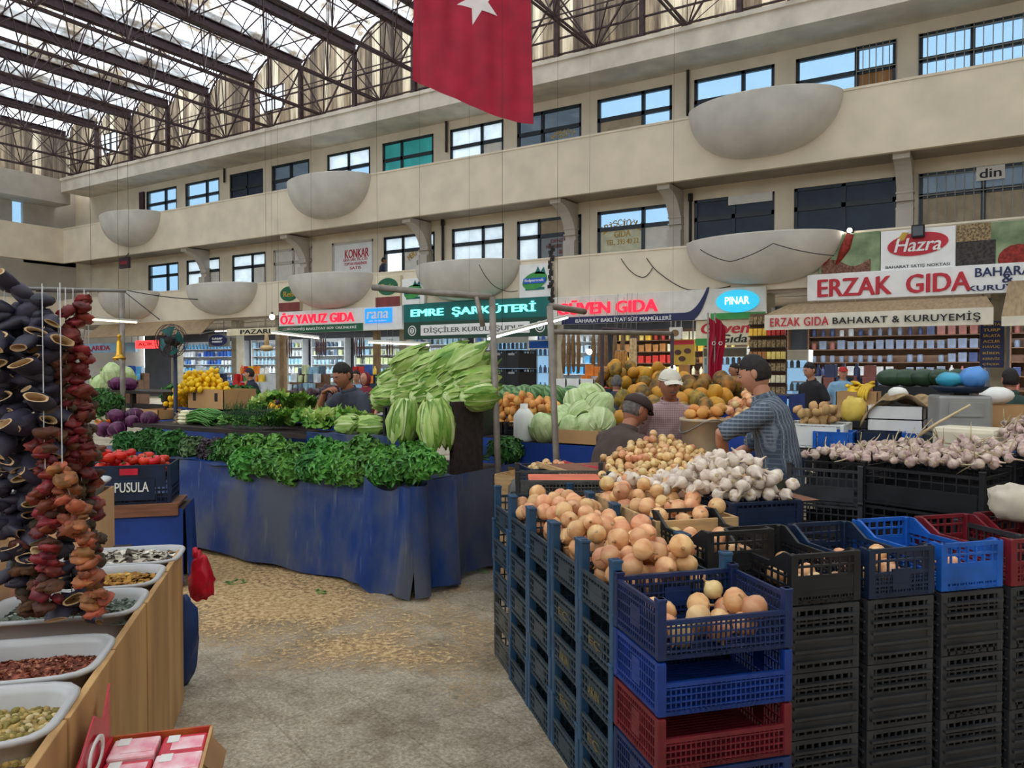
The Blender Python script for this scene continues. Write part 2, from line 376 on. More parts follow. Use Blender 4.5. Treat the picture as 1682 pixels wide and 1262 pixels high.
struct(cl.build('wall_clerestory', ['clad_a', 'clad_b', 'clad_c']))
ce = MB(); y = -14
while y < 21.4:
    ce.m = random.choice([0, 1, 1, 2]); ce.add([(XL, y, 11.1), (XL, y+.4, 11.1), (XL, y+.4, 13.3), (XL, y, 13.3)], [(0, 1, 2, 3)]); y += .4
struct(ce.build('wall_clerestory_end', ['clad_a', 'clad_b', 'clad_c']))
for q, h in enumerate(holes):
    b = MB()
    for (p0, p1) in (((h[0], 11.98), (h[1], 12.02)), ((h[0], 12.93), (h[1], 12.97)), ((h[0], 12.0), (h[0]+.05, 12.95)), ((h[1]-.05, 12.0), (h[1], 12.95)), (((h[0]+h[1])/2-.02, 12.0), ((h[0]+h[1])/2+.02, 12.95))):
        b.b2((p0[0], 21.36, p0[1]), (p1[0], 21.42, p1[1]))
    o = struct(b.build('window_%d' % (31+q), 'steel_thin'))
    b = MB(); b.b2((h[0], 21.4, 12), (h[1], 21.41, 12.95)); b.build('pane', 'glass_clear', o)
# framing on the cladding
b = MB()
for xb in XB: b.b2((xb-.07, 21.2, 11.1), (xb+.07, 21.36, ZB+.1))
for z in (11.35, 11.85, 12.4): b.b2((XL, 21.28, z), (XR, 21.34, z+.045))
for xb in XB:
    b.bar((xb, 21.25, ZB), (xb+1.425, 21.1, 11.15), .05); b.bar((xb+2.85, 21.25, ZB), (xb+1.425, 21.1, 11.15), .05)
    for q in range(8):
        t0 = q/8; t1 = (q+1)/8; b.bar((xb+2.85*t0, 21.32, vault(xb+2.85*t0+1e-4)), (xb+2.85*t1, 21.32, vault(xb+2.85*t1-1e-4)), .06)
struct(b.build('trim_4', 'steel_thin'))
# the unseen sides of the hall behind the camera, added to block low sky
b = MB(); b.b2((XL-1.6, -14.3, 0), (XR+.3, -14, 8.2)); struct(b.build('wall_back', 'plaster'))  # kept low so that daylight enters over its top
b = MB(); b.b2((XR, -14, 0), (XR+.3, 26.2, 13.3)); struct(b.build('wall_right', 'plaster'))
# ================================================================== ROOF
RY0 = -14.0
b = MB()
for k in range(len(XB)-1):
    x0 = XB[k]
    b.grid(lambda u, v: (x0+2.85*u, RY0+(21.4-RY0)*v, ZB+.28+.95*math.sin(PI*u)**.75), 12, 1)
struct(b.build('ceiling', 'roof_sheet'))
def beam(x):
    b = MB(); b.b2((x-.13, RY0, ZB), (x+.13, 21.3, ZB+.03)); b.b2((x-.05, RY0, ZB+.03), (x+.05, 21.3, ZB+.32)); b.b2((x-.13, RY0, ZB+.32), (x+.13, 21.3, ZB+.35))
    return b
bm_ = beam(0).mesh('roof_beam', 'steel_brown')
for xb in XB: tag(new('roof_beam', bm_, None, (xb, 0, 0)), 'dark purple-brown steel roof beam between two translucent roof vaults', 'roof beam', 'steel beams of the roof')
tr = thing('roof_truss', 'thin steel lattice truss hanging under one translucent roof vault', 'roof truss', (XB[0], 0, 0), 0, 'lattice trusses under the roof vaults')
ys = [21.1-2.6*j for j in range(13)]
b = MB(); b.bar((1.36, ys[-1], 11.16), (1.36, 21.2, 11.16), .055); b.bar((1.49, ys[-1], 11.16), (1.49, 21.2, 11.16), .055); b.build('bottom_chord', 'steel_thin', tr)
b = MB()
for j, y in enumerate(ys):
    b.bar((1.425, y, 11.16), (4.275, y, 11.16), .028)
    if j < len(ys)-1: b.bar((1.425, y, 11.16), (4.275, y-2.6, 11.16), .016)
b.build('cross_chord', 'steel_thin', tr)
b = MB()
for y in ys:
    for s in (0, 2.85):
        for dy in (-1.3, 1.3):
            if y+dy < 21.3: b.bar((1.425, y, 11.16), (s, y+dy, ZB), .034)
    b.bar((1.425, y, 11.16), (1.425, y, ZB+1.1), .024)
b.build('diagonal_brace', 'steel_thin', tr)
b = MB()
for j in range(40):
    y = 21.0-.87*j
    pts = [(2.85*q/8, y, ZB+.24+.93*math.sin(PI*q/8)**.75) for q in range(9)]
    for q in range(8): b.bar(pts[q], pts[q+1], .028)
for q in (.25, .5, .75): z = ZB+.24+.93*math.sin(PI*q)**.75; b.bar((2.85*q, ys[-1], z), (2.85*q, 21.2, z), .04)
b.build('arched_hoop', 'steel_thin', tr)
for xb in XB[1:-1]: dup(tr, (xb, 0, 0))
# ================================================================== WINDOWS of the two galleries
def window(n, x0, x1, z0, z1, kind, ztr, mull=.5, hf=None):
    t = .09; f = MB(); Y0, Y1 = YW+.02, YW+.12; xm = x0+(x1-x0)*mull
    for a, c in (((x0, z0), (x0+t, z1)), ((x1-t, z0), (x1, z1)), ((x0, z1-t), (x1, z1)), ((x0, z0), (x1, z0+t)))+(() if kind == 'poster' else (((xm-t*.6, z0), (xm+t*.6, z1)), ((x0, ztr-t*.7), (x1, ztr+t*.7)))):
        f.b2((a[0], Y0, a[1]), (c[0], Y1, c[1]))
    w = struct(f.build('window_%d' % n, 'plaster_grey' if kind in ('poster', 'door') else 'win_frame'))
    cells = [(x0, xm, ztr, z1), (xm, x1, ztr, z1), (x0, xm, z0, ztr), (xm, x1, z0, ztr)]
    tbl = {'sky': ['glass_sky']*4, 'solid': ['door_dark']*4, 'dark': ['glass_dark']*4, 'grey': ['curtain', 'curtain', 'curtain', 'glass_sky'],
           'turq': ['turq_film']*4, 'white': ['curtain', 'curtain', 'curtain', 'off_white'], 'darkring': ['glass_dark']*4,
           'tansky': ['glass_sky', 'glass_sky', 'tan_paper', 'glass_sky'], 'grille': ['glass_sky', 'glass_sky', 'glass_sky', 'ply'], 'bars': ['glass_sky']*4,
           'gold': ['curtain', 'curtain', 'glass_clear', 'off_white'], 'whitedark': ['curtain', 'curtain', 'curtain', 'curtain'],
           'greydoor': ['curtain', 'tan_paper', 'curtain', 'greypane'], 'sticker': ['glass_sky', 'glass_sky', 'yellow_pane', 'off_white'],
           'grey_bars': ['glass_dark', 'glass_dark', 'tan_paper', 'tan_paper'], 'door': ['off_white']*4, 'poster': ['curtain']*4}[kind]
    for (a, c, d, e), m in zip(cells, tbl):
        p = MB(); p.b2((a+.03, YW+.06, d+.03), (c-.03, YW+.075, e-.03)); p.build('door_panel' if m in ('door_dark', 'ply') else 'pane', m, w)
    if kind in ('bars', 'grille', 'grey_bars'):
        g = MB(); xa, xb = (x0, x1) if kind != 'grille' else (xm, x1); nb = 14 if kind != 'grille' else 6
        for k in range(nb+1): x = xa+(xb-xa)*k/nb; g.bar((x, YW-.03, z0), (x, YW-.03, z1), .022)
        for z in (z0+.1, ztr, z1-.1): g.bar((xa, YW-.03, z), (xb, YW-.03, z), .022)
        g.build('security_grille', 'iron_bar', w)
    return w
mat('greypane', S(120, 124, 126), .3, .06, 2); mat('yellow_pane', S(206, 204, 172), .4, .08, 4)
mat('sign_red', S(190, 34, 50), .45, .06, 3); mat('sign_navy', S(30, 36, 84), .45, .06, 3); mat('sign_green', S(30, 98, 66), .45, .06, 3)
mat('sign_dkgreen', S(28, 66, 52), .5, .06, 3); mat('sign_teal', S(0, 108, 104), .45, .05, 3); mat('sign_black', S(24, 24, 26), .5, .05, 3)
mat('sign_gold', S(196, 160, 60), .5, .08, 3); mat('sign_grey', S(108, 108, 104), .5, .08, 3); mat('sign_blue', S(24, 96, 200), .45, .06, 3); mat('pale_blue', S(150, 190, 220), .45, .06, 3)
mat('leaf_logo', S(60, 150, 70), .45, .1, 3); mat('brick_red', S(128, 62, 58), .6, .1, 3); mat('sign_cream', S(226, 214, 184), .5, .06, 3)
lampmat('neon_red', (.75, .01, .04), .75); lampmat('neon_cyan', (.2, .9, .85), .85); lampmat('lit_blue', (.01, .22, .75), .7); lampmat('lit_teal', (.02, .38, .58), .6)
lampmat('lit_white', (.9, .97, 1.0), .9); lampmat('led_red', (1.0, .05, .05), 1.0)
n = 1; WU = []; WLO = []
mf = {'sky': .62, 'turq': .38, 'tansky': .62, 'grille': .62, 'bars': .42, 'white': .6, 'darkring': .4, 'gold': .38, 'greydoor': .35, 'sticker': .62, 'whitedark': .6}
for (x0, x1), k in zip(UP, up_kind): WU.append(window(n, x0, x1, ZU0, ZU1, k, 9.48, mf.get(k, .5))); n += 1
for (x0, x1), k in zip(LO, lo_kind): WLO.append(window(n, x0, x1, ZL0, ZL1, k, 6.0, mf.get(k, .5))); n += 1
# stickers and writing on the panes
def pane_text(win, body, px, py, w, h, m, bold=.01, shear=0):
    p = at_Y(px, py, YW+.05); lettering(body, TX(p.x, YW+.045, p.z), w, h, m, win, 'window_lettering', .008, bold, shear)
w4 = WLO[4]
b = MB(); q0 = at_Y(543, 456, YW+.03); q1 = at_Y(613, 394, YW+.03); b.b2((q0.x+.08, YW+.05, 4.3), (q1.x-.08, YW+.058, q1.z-.02)); b.build('shop_poster', 'white_sign', w4)
pane_text(w4, 'KONKAR', 586, 416, 1.25, .34, 'sign_red', .03)
for k, (t, y) in enumerate((('GIDA SAN. TIC. LTD.', 426), ('TOPTAN PERAKENDE', 433), ('SATIS', 440))): pane_text(w4, t, 584, y, (1.3, 1.2, .6)[k], .11, 'sign_red', .02)
def arc_text(win, body, px, py, R, span, h, m):
    p = at_Y(px, py, YW); N_ = len(body)
    for k, ch in enumerate(body):
        if ch == ' ': continue
        t = (k/(N_-1)-.5)*span; X = TX(p.x+R*math.sin(t), YW+.04, p.z+R*math.cos(t)-R)@Matrix.Rotation(t, 4, 'Y')
        lettering(ch, X, h*.62, h, m, win, 'window_lettering', .008, .02)
arc_text(WLO[5], 'MERT ÇELEBİ', 690, 413, .9, 1.3, .2, 'sign_gold')
pane_text(WLO[5], '07', 690, 431, .3, .2, 'sign_grey')
arc_text(WLO[8], 'İBİŞÇİOĞLU', 1021, 366, 1.3, 1.05, .24, 'sign_gold'); pane_text(WLO[8], 'GIDA', 1022, 384, .55, .2, 'sign_gold'); pane_text(WLO[8], 'TEL. 393 40 22', 1022, 397, 1.1, .16, 'sign_gold')
for t, y, w_ in (('DENİZLİ', 394, .75), ('MÜHASEBE BÜROSU', 403, 1.1), ('&', 413, .15), ('SİGORTA', 422, .9)): pane_text(WLO[7], t, 921, y, w_, .15, 'brick_red')
arc_text(WU[7], 'BAKLİYAT', 924, 213, .5, 1.7, .16, 'sign_gold'); pane_text(WU[7], 'GIDA', 924, 222, .4, .16, 'sign_gold')
b = MB(); p = at_Y(1232, 325, YW+.02); b.box((p.x, YW+.02, p.z), (1.25, .02, .3)); b.build('paper_notice', 'off_white', WLO[9])
p = at_Y(1627, 284, YW-.05); b = MB(); b.box((p.x, YW-.06, p.z), (.6, .02, .34)); o = b.build('name_plate', 'off_white', WLO[11]); lettering('din', TX(p.x, YW-.075, p.z), .45, .22, 'sign_black', o)
# drainpipes, little fittings and slack cables on the wall
def pipe(px, y0, y1, Y, lab):
    p = at_Y(px, y0, Y); q = at_Y(px, y1, Y); b = MB(); b.tube([(p.x, Y, p.z), (p.x, Y, q.z)], .045, 8); b.tube([(p.x, Y, p.z-.1), (p.x, Y, p.z+.12)], .075, 8)
    tag(b.build('drain_pipe', 'cable'), lab, 'pipe')
pipe(1130, 95, 190, YW-.08, 'grey drainpipe on the upper gallery wall right of the tan papered window'); pipe(733, 180, 250, YW-.08, 'dark drainpipe left of the white upper window beside the flag')
pipe(368, 262, 300, YW-.08, 'short drainpipe left of the solid dark upper door'); pipe(1134, 325, 400, YW-.08, 'grey drainpipe on the lower gallery beside the notice door'); pipe(727, 365, 430, YW-.08, 'dark drainpipe on the lower gallery wall left of the pale window')
for px, py in ((1378, 50), (1405, 45), (1460, 32), (1057, 118), (896, 156)):
    p = at_Y(px, py, YW-.05); b = MB(); b.rbox((0, 0, 0), (.2, .1, .16), .02); o = b.build('wall_box', 'cornice' if px > 1380 else 'plaster_grey', None, (p.x, YW-.05, p.z))
    tag(o, {1378: 'grey wall box above the plywood-doored upper window', 1405: 'pale square wall box right of the grey wall box', 1460: 'pale wall box nearest the barred upper window', 1057: 'small wall box above the tan papered window', 896: 'small wall box just right of the hanging flag'}[px], 'wall box')
def cable(pts, lab, r=.012, Y=None, sag=0):
    b = MB(); out = []
    for i in range(len(pts)-1):
        p, q = Vector(pts[i]), Vector(pts[i+1])
        for k in range(10): t = k/10; out.append(p.lerp(q, t)-UPV*(sag*4*t*(1-t)))
    out.append(Vector(pts[-1])); b.tube(out, r, 5); return tag(b.build('cable', 'cable'), lab, 'cable')
def cpx(pts, Y): return [at_Y(x, y, Y) for x, y in pts]
cable(cpx([(1020, 425), (1052, 455), (1072, 440)], YP-.03), 'thin black cable looping over the lower parapet above the red lit sign', sag=.1)
cable(cpx([(1062, 424), (1085, 450), (1130, 476), (1200, 470)], YP-.03), 'long black cable sagging to the right towards the oval lit sign', sag=.05)
cable(cpx([(787, 435), (812, 470), (850, 478)], YP-1.25), 'thin cable hanging across the bowl balcony above the teal lit sign', sag=.08)
cable(cpx([(160, 478), (175, 495), (186, 478), (250, 496), (262, 482)], YP-.05), 'thin cable festooned along the far left lower parapet', sag=.1)
cable(cpx([(1150, 410), (1200, 430), (1270, 400), (1370, 420)], YP-1.3), 'thin cable waving across the big bowl balcony beside the chilli banner', sag=.05)
b = MB(); p = at_Y(905, 450, YP-.06)
for k in range(26): b.box((p.x+.05+random.uniform(-.06, .06), YP-.13-random.random()*.03, p.z-1.0+k*.075), (random.uniform(.06, .16), .08, .1), rz=random.random())
tag(b.build('cable_tangle', 'cable'), 'dark tangled bundle of cables and boxes running down the parapet beside the teal logo', 'cables')
# ================================================================== SIGNS
def sign(name, lab, x0, y0, x1, y1, Y, m, dep=.12, tilt=0):
    """board whose left edge is at pixel column x0, right edge at x1 and whose top / bottom are read at its left edge"""
    p = at_Y(x0, y0, Y); q = at_Y(x0, y1, Y); r = at_Y(x1, y0, Y)
    xa, xb, za, zb = p.x, r.x, q.z, p.z
    t = thing(name, lab, 'sign', ((xa+xb)/2, Y, (za+zb)/2)); t['_'] = 0; del t['_']
    b = MB(); b.rbox((0, dep/2, 0), (xb-xa, dep, zb-za), .015); b.build('panel', m, t)
    zc = (za+zb)/2; top = zb-zc
    if Y+dep < YP-.04 or zb < 3.66:
        b = MB()
        for s in (-.42, .42):
            x = s*(xb-xa)
            if zb >= 3.72: b.bar((x, dep*.5, top*.5), (x, YP-Y, top*.5), .03)
            elif Y > YP-.2: b.bar((x, dep*.5, top*.5), (x, dep*.5, 3.7-zc), .03)
            else: b.bar((x, dep*.5, top*.5), (x, YP+.3-Y, top*.5), .03); b.bar((x, YP+.3-Y, top*.5), (x, YP+.3-Y, 3.7-zc), .03)
        b.build('bracket', 'iron_bar', t)
    return t, xb-xa, zb-za, (xa+xb)/2, (za+zb)/2
def rel(px, py, Y, t): p = at_Y(px, py, Y); return p.x-t.location.x, p.z-t.location.z
def patch(t, u0, v0, u1, v1, m, name='colour_band', d=.012): b = MB(); b.b2((u0, -d, v0), (u1, 0, v1)); return b.build(name, m, t)
def oval(t, u, v, a, c, m, name='logo_oval', d=.02, rot=0, X=None):
    b = MB(); pts = [(a*math.cos(2*PI*k/28), c*math.sin(2*PI*k/28)) for k in range(28)]
    b.prism(pts, -d, 0, TX(u, 0, v)@Matrix.Rotation(rot, 4, 'Y')); return b.build(name, m, t)
def words(t, body, u, v, w, h, m, d=.025, bold=.02, shear=0, y=0, name='lettering', space=1.0): return lettering(body, TX(u, -d/2+y, v), w, h, m, t, name, d, bold, shear, space)
YS = YP-.14
t, w, h, _, _ = sign('shop_sign', 'white sign with red lettering, a green strip below and a blue square logo', 458, 513, 660, 548, YS, 'white_sign')
patch(t, -w/2, -h/2, w*.21, -h*.17, 'sign_green')
words(t, 'ÖZ YAVUZ GIDA', -w*.17, h*.17, w*.62, h*.5, 'neon_red', .04, .03)
words(t, 'KURUYEMİŞ BAKLİYAT SÜT ÜRÜNLERİ', -w*.15, -h*.33, w*.62, h*.17, 'white_sign', .02, .01, y=-.012)
b = MB(); b.rbox((0, -.03, 0), (w*.2, .06, h*.62), .04, TX(w*.33, 0, h*.12)); o = b.build('logo_panel', 'lit_blue', t); lettering('rana', TX(w*.33, -.07, h*.14), w*.16, h*.3, 'white_sign', o, bold=.03, shear=.1); lettering('süt ürünleri', TX(w*.33, -.07, -h*.1), w*.13, h*.08, 'white_sign', o)
t, w, h, _, _ = sign('shop_sign', 'teal sign board with glowing cyan letters', 663, 500, 907, 530, YS, 'sign_teal')
words(t, 'EMRE  ŞARKÜTERİ', -w*.02, 0, w*.84, h*.62, 'neon_cyan', .04, .03)
t, w, h, _, _ = sign('shop_sign', 'dark green sign with grey letters on a white band, under the teal sign', 663, 530, 905, 558, YS-.5, 'sign_dkgreen')
patch(t, -w*.37, -h*.3, w*.37, h*.3, 'white_sign', 'white_band'); words(t, 'DİŞÇİLER KURULUŞUDUR', 0, -h*.0, w*.69, h*.42, 'sign_grey', .01, .02, y=-.013)
for s in (-1, 1):
    o = oval(t, s*w*.435, 0, h*.3, h*.3, 'white_sign', 'emblem', .01); b = MB(); b.lathe([(h*.24, 0), (h*.24, .006), (h*.17, .006), (h*.17, 0)], 20, TX(s*w*.435, -.012, 0)@Matrix.Rotation(PI/2, 4, 'X')); b.build('emblem_ring', 'sign_dkgreen', o)
    lettering('D', TX(s*w*.435, -.014, 0), h*.14, h*.2, 'sign_dkgreen', o)
t, w, h, _, _ = sign('shop_sign', 'cream sign with glowing red letters over a navy band and a lit oval logo', 908, 489, 1258, 534, YS, 'off_white')
words(t, 'GÜVEN GIDA', -w*.22, h*.1, w*.5, h*.5, 'neon_red', .05, .035)
patch(t, -w*.45, -h*.5, w*.2, -h*.24, 'sign_navy', 'navy_band'); words(t, 'BAHARAT BAKLİYAT SÜT MAMÜLLERİ', -w*.14, -h*.37, w*.47, h*.17, 'white_sign', .02, .015, y=-.012)
b = MB(); pts = []
for k in range(13): a = k/12; pts.append((w*(.18+.085*a), h*(-.5+1.05*a**2.2)))
for k in range(13): a = 1-k/12; pts.append((w*(.155+.10*a), h*(-.24+.79*a**2.2)))
b.prism(pts, -.03, 0); b.build('navy_swoosh', 'sign_navy', t)
patch(t, w*.27, -h*.5, w*.5, -h*.3, 'leaf_logo', 'green_strip')
o = oval(t, w*.385, h*.06, w*.09, h*.36, 'lit_teal', 'lit_oval', .06); lettering('PINAR', TX(w*.385, -.07, h*.08), w*.1, h*.24, 'lit_white', o, bold=.01)
t, w, h, _, _ = sign('shop_sign', 'large white sign with dark red letters above the beige awning', 1326, 452, 1760, 495, YS-.15, 'white_sign')
x_, z_ = rel(1463, 468, YS-.15, t); words(t, 'ERZAK  GIDA', x_, z_, fx(1587, 465, YS)-fx(1340, 470, YS), .44, 'sign_red', .03, .035)
for body, py, ww in (('BAHARAT', 445, 1.25), ('&', 457, .2), ('KURUYEMİŞ', 471, 1.55)):
    x_, z_ = rel(1655, py, YS-.15, t); words(t, body, x_, z_, ww, .2, 'sign_navy', .02, .025)
# brand panel and spice banners on the parapet
t, w, h, _, _ = sign('brand_panel', 'white panel with a red oval logo between two spice banners', 1447, 381, 1570, 449, YS-.05, 'white_sign')
o = oval(t, w*.0, h*.14, w*.41, h*.27, 'sign_red', 'logo_oval', .02, -.08); lettering('Hazra', TX(0, -.03, h*.13), w*.62, h*.32, 'white_sign', o, bold=.02, shear=.25)
b = MB(); b.prism([(-.5*w*.6, h*.2), (-w*.2, h*.44), (-w*.12, h*.42), (-w*.18, h*.25)], -.026, 0); b.build('logo_leaf', 'sign_gold', t)
words(t, 'BAHARAT SATIŞ NOKTASI', 0, -h*.38, w*.86, h*.09, 'sign_black', .008, .012)
mat('spice_tan', S(150, 128, 92), .7, .35, 24, rnd=0); mat('spice_dark', S(66, 60, 56), .7, .3, 16); mat('spice_red', S(150, 46, 36), .7, .25, 14); mat('banner_green', S(150, 166, 128), .6, .2, 1.6, col2=S(84, 108, 72)); mat('spice_brown', S(130, 88, 72), .7, .3, 26)
t, w, h, _, _ = sign('banner', 'printed banner of red chillies and spices left of the white brand panel', 1345, 388, 1446, 453, YS-.02, 'banner_green')
for s, u in ((.35, -.28), (.1, -.06)):
    b = MB(); b.tube([(w*(u+.08), 0, h*.48), (w*u, 0, h*.15), (w*(u-.14), 0, -h*.25)], [.09, .12, .04], 8); b.build('chilli_print', 'spice_red', t)
b = MB(); b.grid(lambda u, v: (w*(-.45+.8*u), -.02, h*(-.5+(.28+.1*math.sin(u*7))*v)), 10, 2); b.build('spice_print', 'spice_brown', t)
t, w, h, _, _ = sign('banner', 'printed banner of spice heaps right of the white brand panel', 1571, 370, 1740, 440, YS-.02, 'banner_green')
for (u0, v0, u1, v1, m_) in ((-.5, .1, -.15, .5, 'spice_tan'), (-.5, -.5, -.1, .1, 'spice_dark')): patch(t, w*u0, h*v0, w*u1, h*v1, m_, 'spice_print')
b = MB(); b.ball((w*.12, 0, -h*.38), (w*.2, .03, h*.34), 14, 8); b.build('spice_print', 'spice_red', t)
for (lab, x0, y0, x1, y1, kind) in (('green round logo panel on brick-red board left of the cream bowl balcony', 458, 469, 492, 512, 'r'), ('green round logo panel right of the cream bowl balcony', 617, 455, 657, 505, 'r'),
        ('white panel with teal leaf logo left of the bluish bowl balcony', 660, 459, 697, 502, 't'), ('white panel with teal leaf logo beside the cable tangle', 853, 436, 905, 490, 't')):
    t, w, h, _, _ = sign('logo_panel', lab, x0, y0, x1, y1, YS, 'sign_cream' if kind == 'r' else 'white_sign')
    if kind == 'r':
        patch(t, -w/2, -h/2, w/2, -h*.18, 'brick_red', 'red_base'); o = oval(t, 0, h*.15, w*.42, h*.28, 'sign_green'); lettering('Reis', TX(0, -.025, h*.14), w*.5, h*.2, 'sign_gold', o)
    else:
        o = oval(t, 0, 0, w*.4, h*.25, 'leaf_logo', 'logo_leaf', .02, -.25); b = MB(); b.box((0, -.03, 0), (w*.7, .02, h*.16)); q = b.build('logo_band', 'sign_blue', t); lettering('Balparmak', TX(0, -.045, 0), w*.6, h*.1, 'white_sign', q)
        b = MB(); b.prism([(0, h*.2), (w*.1, h*.42), (w*.2, h*.2)], -.02, 0); b.prism([(w*.15, h*.2), (w*.28, h*.4), (w*.34, h*.18)], -.02, 0); b.build('leaf_tip', 'sign_teal', t)
        patch(t, -w*.3, -h*.28, w*.3, -h*.2, 'sign_teal', 'logo_line')
# ================================================================== PRODUCE
rnd = random.Random(11)
mat('onion_skin', S(238, 190, 138), .38, .1, 5, stretch=(4, 4, .5), rnd=.22, col2=S(204, 136, 90), bump=.03)
mat('onion_pale', S(238, 208, 150), .4, .1, 5, stretch=(4, 4, .5), rnd=.18, col2=S(212, 166, 104))
mat('onion_neck', S(176, 130, 82), .8, .2, 20); mat('root_tuft', S(200, 180, 140), .9, .2, 20)
mat('garlic_skin', S(238, 226, 208), .55, .05, 6, stretch=(5, 5, .4), rnd=.12, col2=S(200, 176, 160))
mat('garlic_pink', S(220, 200, 182), .55, .05, 6, stretch=(5, 5, .4), rnd=.18, col2=S(164, 126, 124))
mat('garlic_stem', S(206, 186, 146), .8, .15, 10, rnd=.15)
mat('potato_skin', S(222, 158, 84), .6, .12, 6, rnd=.16, bump=.05); mat('potato_tan', S(196, 156, 104), .7, .12, 6, rnd=.15, bump=.05)
mat('lemon_skin', S(250, 202, 24), .35, .06, 12, rnd=.08, bump=.04); mat('tomato_skin', S(214, 44, 32), .22, .1, 2, rnd=.12); mat('calyx', S(70, 110, 40), .6, .1, 8)
mat('cab_white', S(206, 220, 168), .45, .08, 7, stretch=(3, 3, .8), rnd=.08, col2=S(166, 192, 122), bump=.1)
mat('cab_rib', S(226, 234, 196), .45, .05, 6)
mat('cab_purple', S(104, 42, 88), .4, .15, 6, stretch=(3, 3, .8), rnd=.14, col2=S(62, 22, 56), bump=.08); mat('cab_purple_rib', S(160, 96, 150), .4, .1, 6)
mat('rom_outer', S(158, 192, 92), .42, .12, 9, stretch=(3, 3, .6), rnd=.12, col2=S(92, 142, 46), bump=.12, trans=.18)
mat('rom_inner', S(202, 222, 140), .42, .1, 9, stretch=(3, 3, .6), rnd=.1, col2=S(150, 190, 84), bump=.12, trans=.18)
mat('rom_rib', S(206, 222, 158), .4, .06, 8)
mat('let_outer', S(132, 180, 72), .5, .15, 10, rnd=.15, col2=S(70, 126, 40), trans=.15); mat('let_inner', S(222, 234, 150), .5, .12, 9, rnd=.12, col2=S(150, 190, 74), trans=.2)
mat('parsley', S(118, 178, 80), .45, .2, 30, rnd=.25, col2=S(46, 108, 36), trans=.15); mat('parsley_dark', S(82, 142, 66), .55, .2, 30, rnd=.2, col2=S(28, 76, 32), trans=.1)
mat('mint_grey', S(124, 156, 104), .6, .2, 30, rnd=.2, col2=S(50, 84, 48), trans=.1); mat('purple_leaf', S(96, 82, 90), .6, .2, 30, col2=S(38, 28, 38)); mat('green_stem', S(110, 160, 70), .5, .12, 8)
mat('dill', S(58, 112, 58), .6, .2, 20, col2=S(28, 70, 36)); mat('scallion_green', S(80, 138, 62), .45, .15, 6, rnd=.12); mat('scallion_white', S(232, 226, 190), .5, .08, 8)
mat('melon_skin', S(172, 126, 46), .6, .15, 14, rnd=.3, col2=S(84, 74, 38), bump=.1); mat('melon_yellow', S(206, 146, 40), .5, .1, 10, rnd=.12)
mat('banana', S(232, 190, 40), .45, .1, 6, rnd=.08); mat('carrot', S(232, 112, 32), .5, .1, 8, rnd=.1)
# watermelon with stripes
m = mat('watermelon', S(96, 138, 72), .4, .1, 4); nt = m.node_tree; N = nt.nodes; L = nt.links
tc = N.new('ShaderNodeTexCoord'); sx = N.new('ShaderNodeSeparateXYZ'); L.new(tc.outputs['Object'], sx.inputs[0]); at2 = N.new('ShaderNodeMath'); at2.operation = 'ARCTAN2'; L.new(sx.outputs[1], at2.inputs[0]); L.new(sx.outputs[2], at2.inputs[1])
nz = N.new('ShaderNodeTexNoise'); nz.inputs['Scale'].default_value = 14; L.new(tc.outputs['Object'], nz.inputs['Vector'])
ad = N.new('ShaderNodeMath'); ad.operation = 'MULTIPLY_ADD'; ad.inputs[1].default_value = 9; L.new(at2.outputs[0], ad.inputs[0])
n5 = N.new('ShaderNodeMath'); n5.operation = 'MULTIPLY'; n5.inputs[1].default_value = 7; L.new(nz.outputs['Fac'], n5.inputs[0]); L.new(n5.outputs[0], ad.inputs[2])
sn = N.new('ShaderNodeMath'); sn.operation = 'SINE'; L.new(ad.outputs[0], sn.inputs[0]); mr = N.new('ShaderNodeMapRange'); mr.inputs[1].default_value = -1; L.new(sn.outputs[0], mr.inputs[0])
L.new(ramp(nt, mr.outputs[0], [(.3, S(60, 98, 54)), (.7, S(112, 152, 92))]), N['Principled BSDF'].inputs['Base Color'])

ONP = [(.0, -.9), (.14, -.92), (.5, -.82), (.84, -.5), (1, -.05), (.95, .32), (.7, .66), (.36, .86), (.15, 1.02), (.08, 1.25), (.05, 1.42), (0, 1.44)]
def onion_mesh(name, r, m):
    b = MB(); sx = rnd.uniform(.94, 1.06); b.lathe([(p[0]*r*sx, p[1]*r*rnd.uniform(.9, .96)) for p in ONP[:9]], 16)
    b.m = 1; b.lathe([(.15*r, 1.02*r*.93), (.09*r, 1.2*r), (.04*r+.002, 1.42*r), (0, 1.44*r)], 8)
    b.m = 2; b.ball((0, 0, -.88*r), (.16*r, .16*r, .08*r), 6, 4)
    return b.mesh(name, [m, 'onion_neck', 'root_tuft'])
ONION = [onion_mesh('onion', .042*s, m) for s, m in ((1, 'onion_skin'), (1.06, 'onion_skin'), (.94, 'onion_pale'), (1, 'onion_skin'))]
ONION_S = [onion_mesh('small_onion', .028*s, m) for s, m in ((1, 'onion_pale'), (1.05, 'onion_pale'), (.95, 'onion_pale'), (1, 'onion_skin'))]
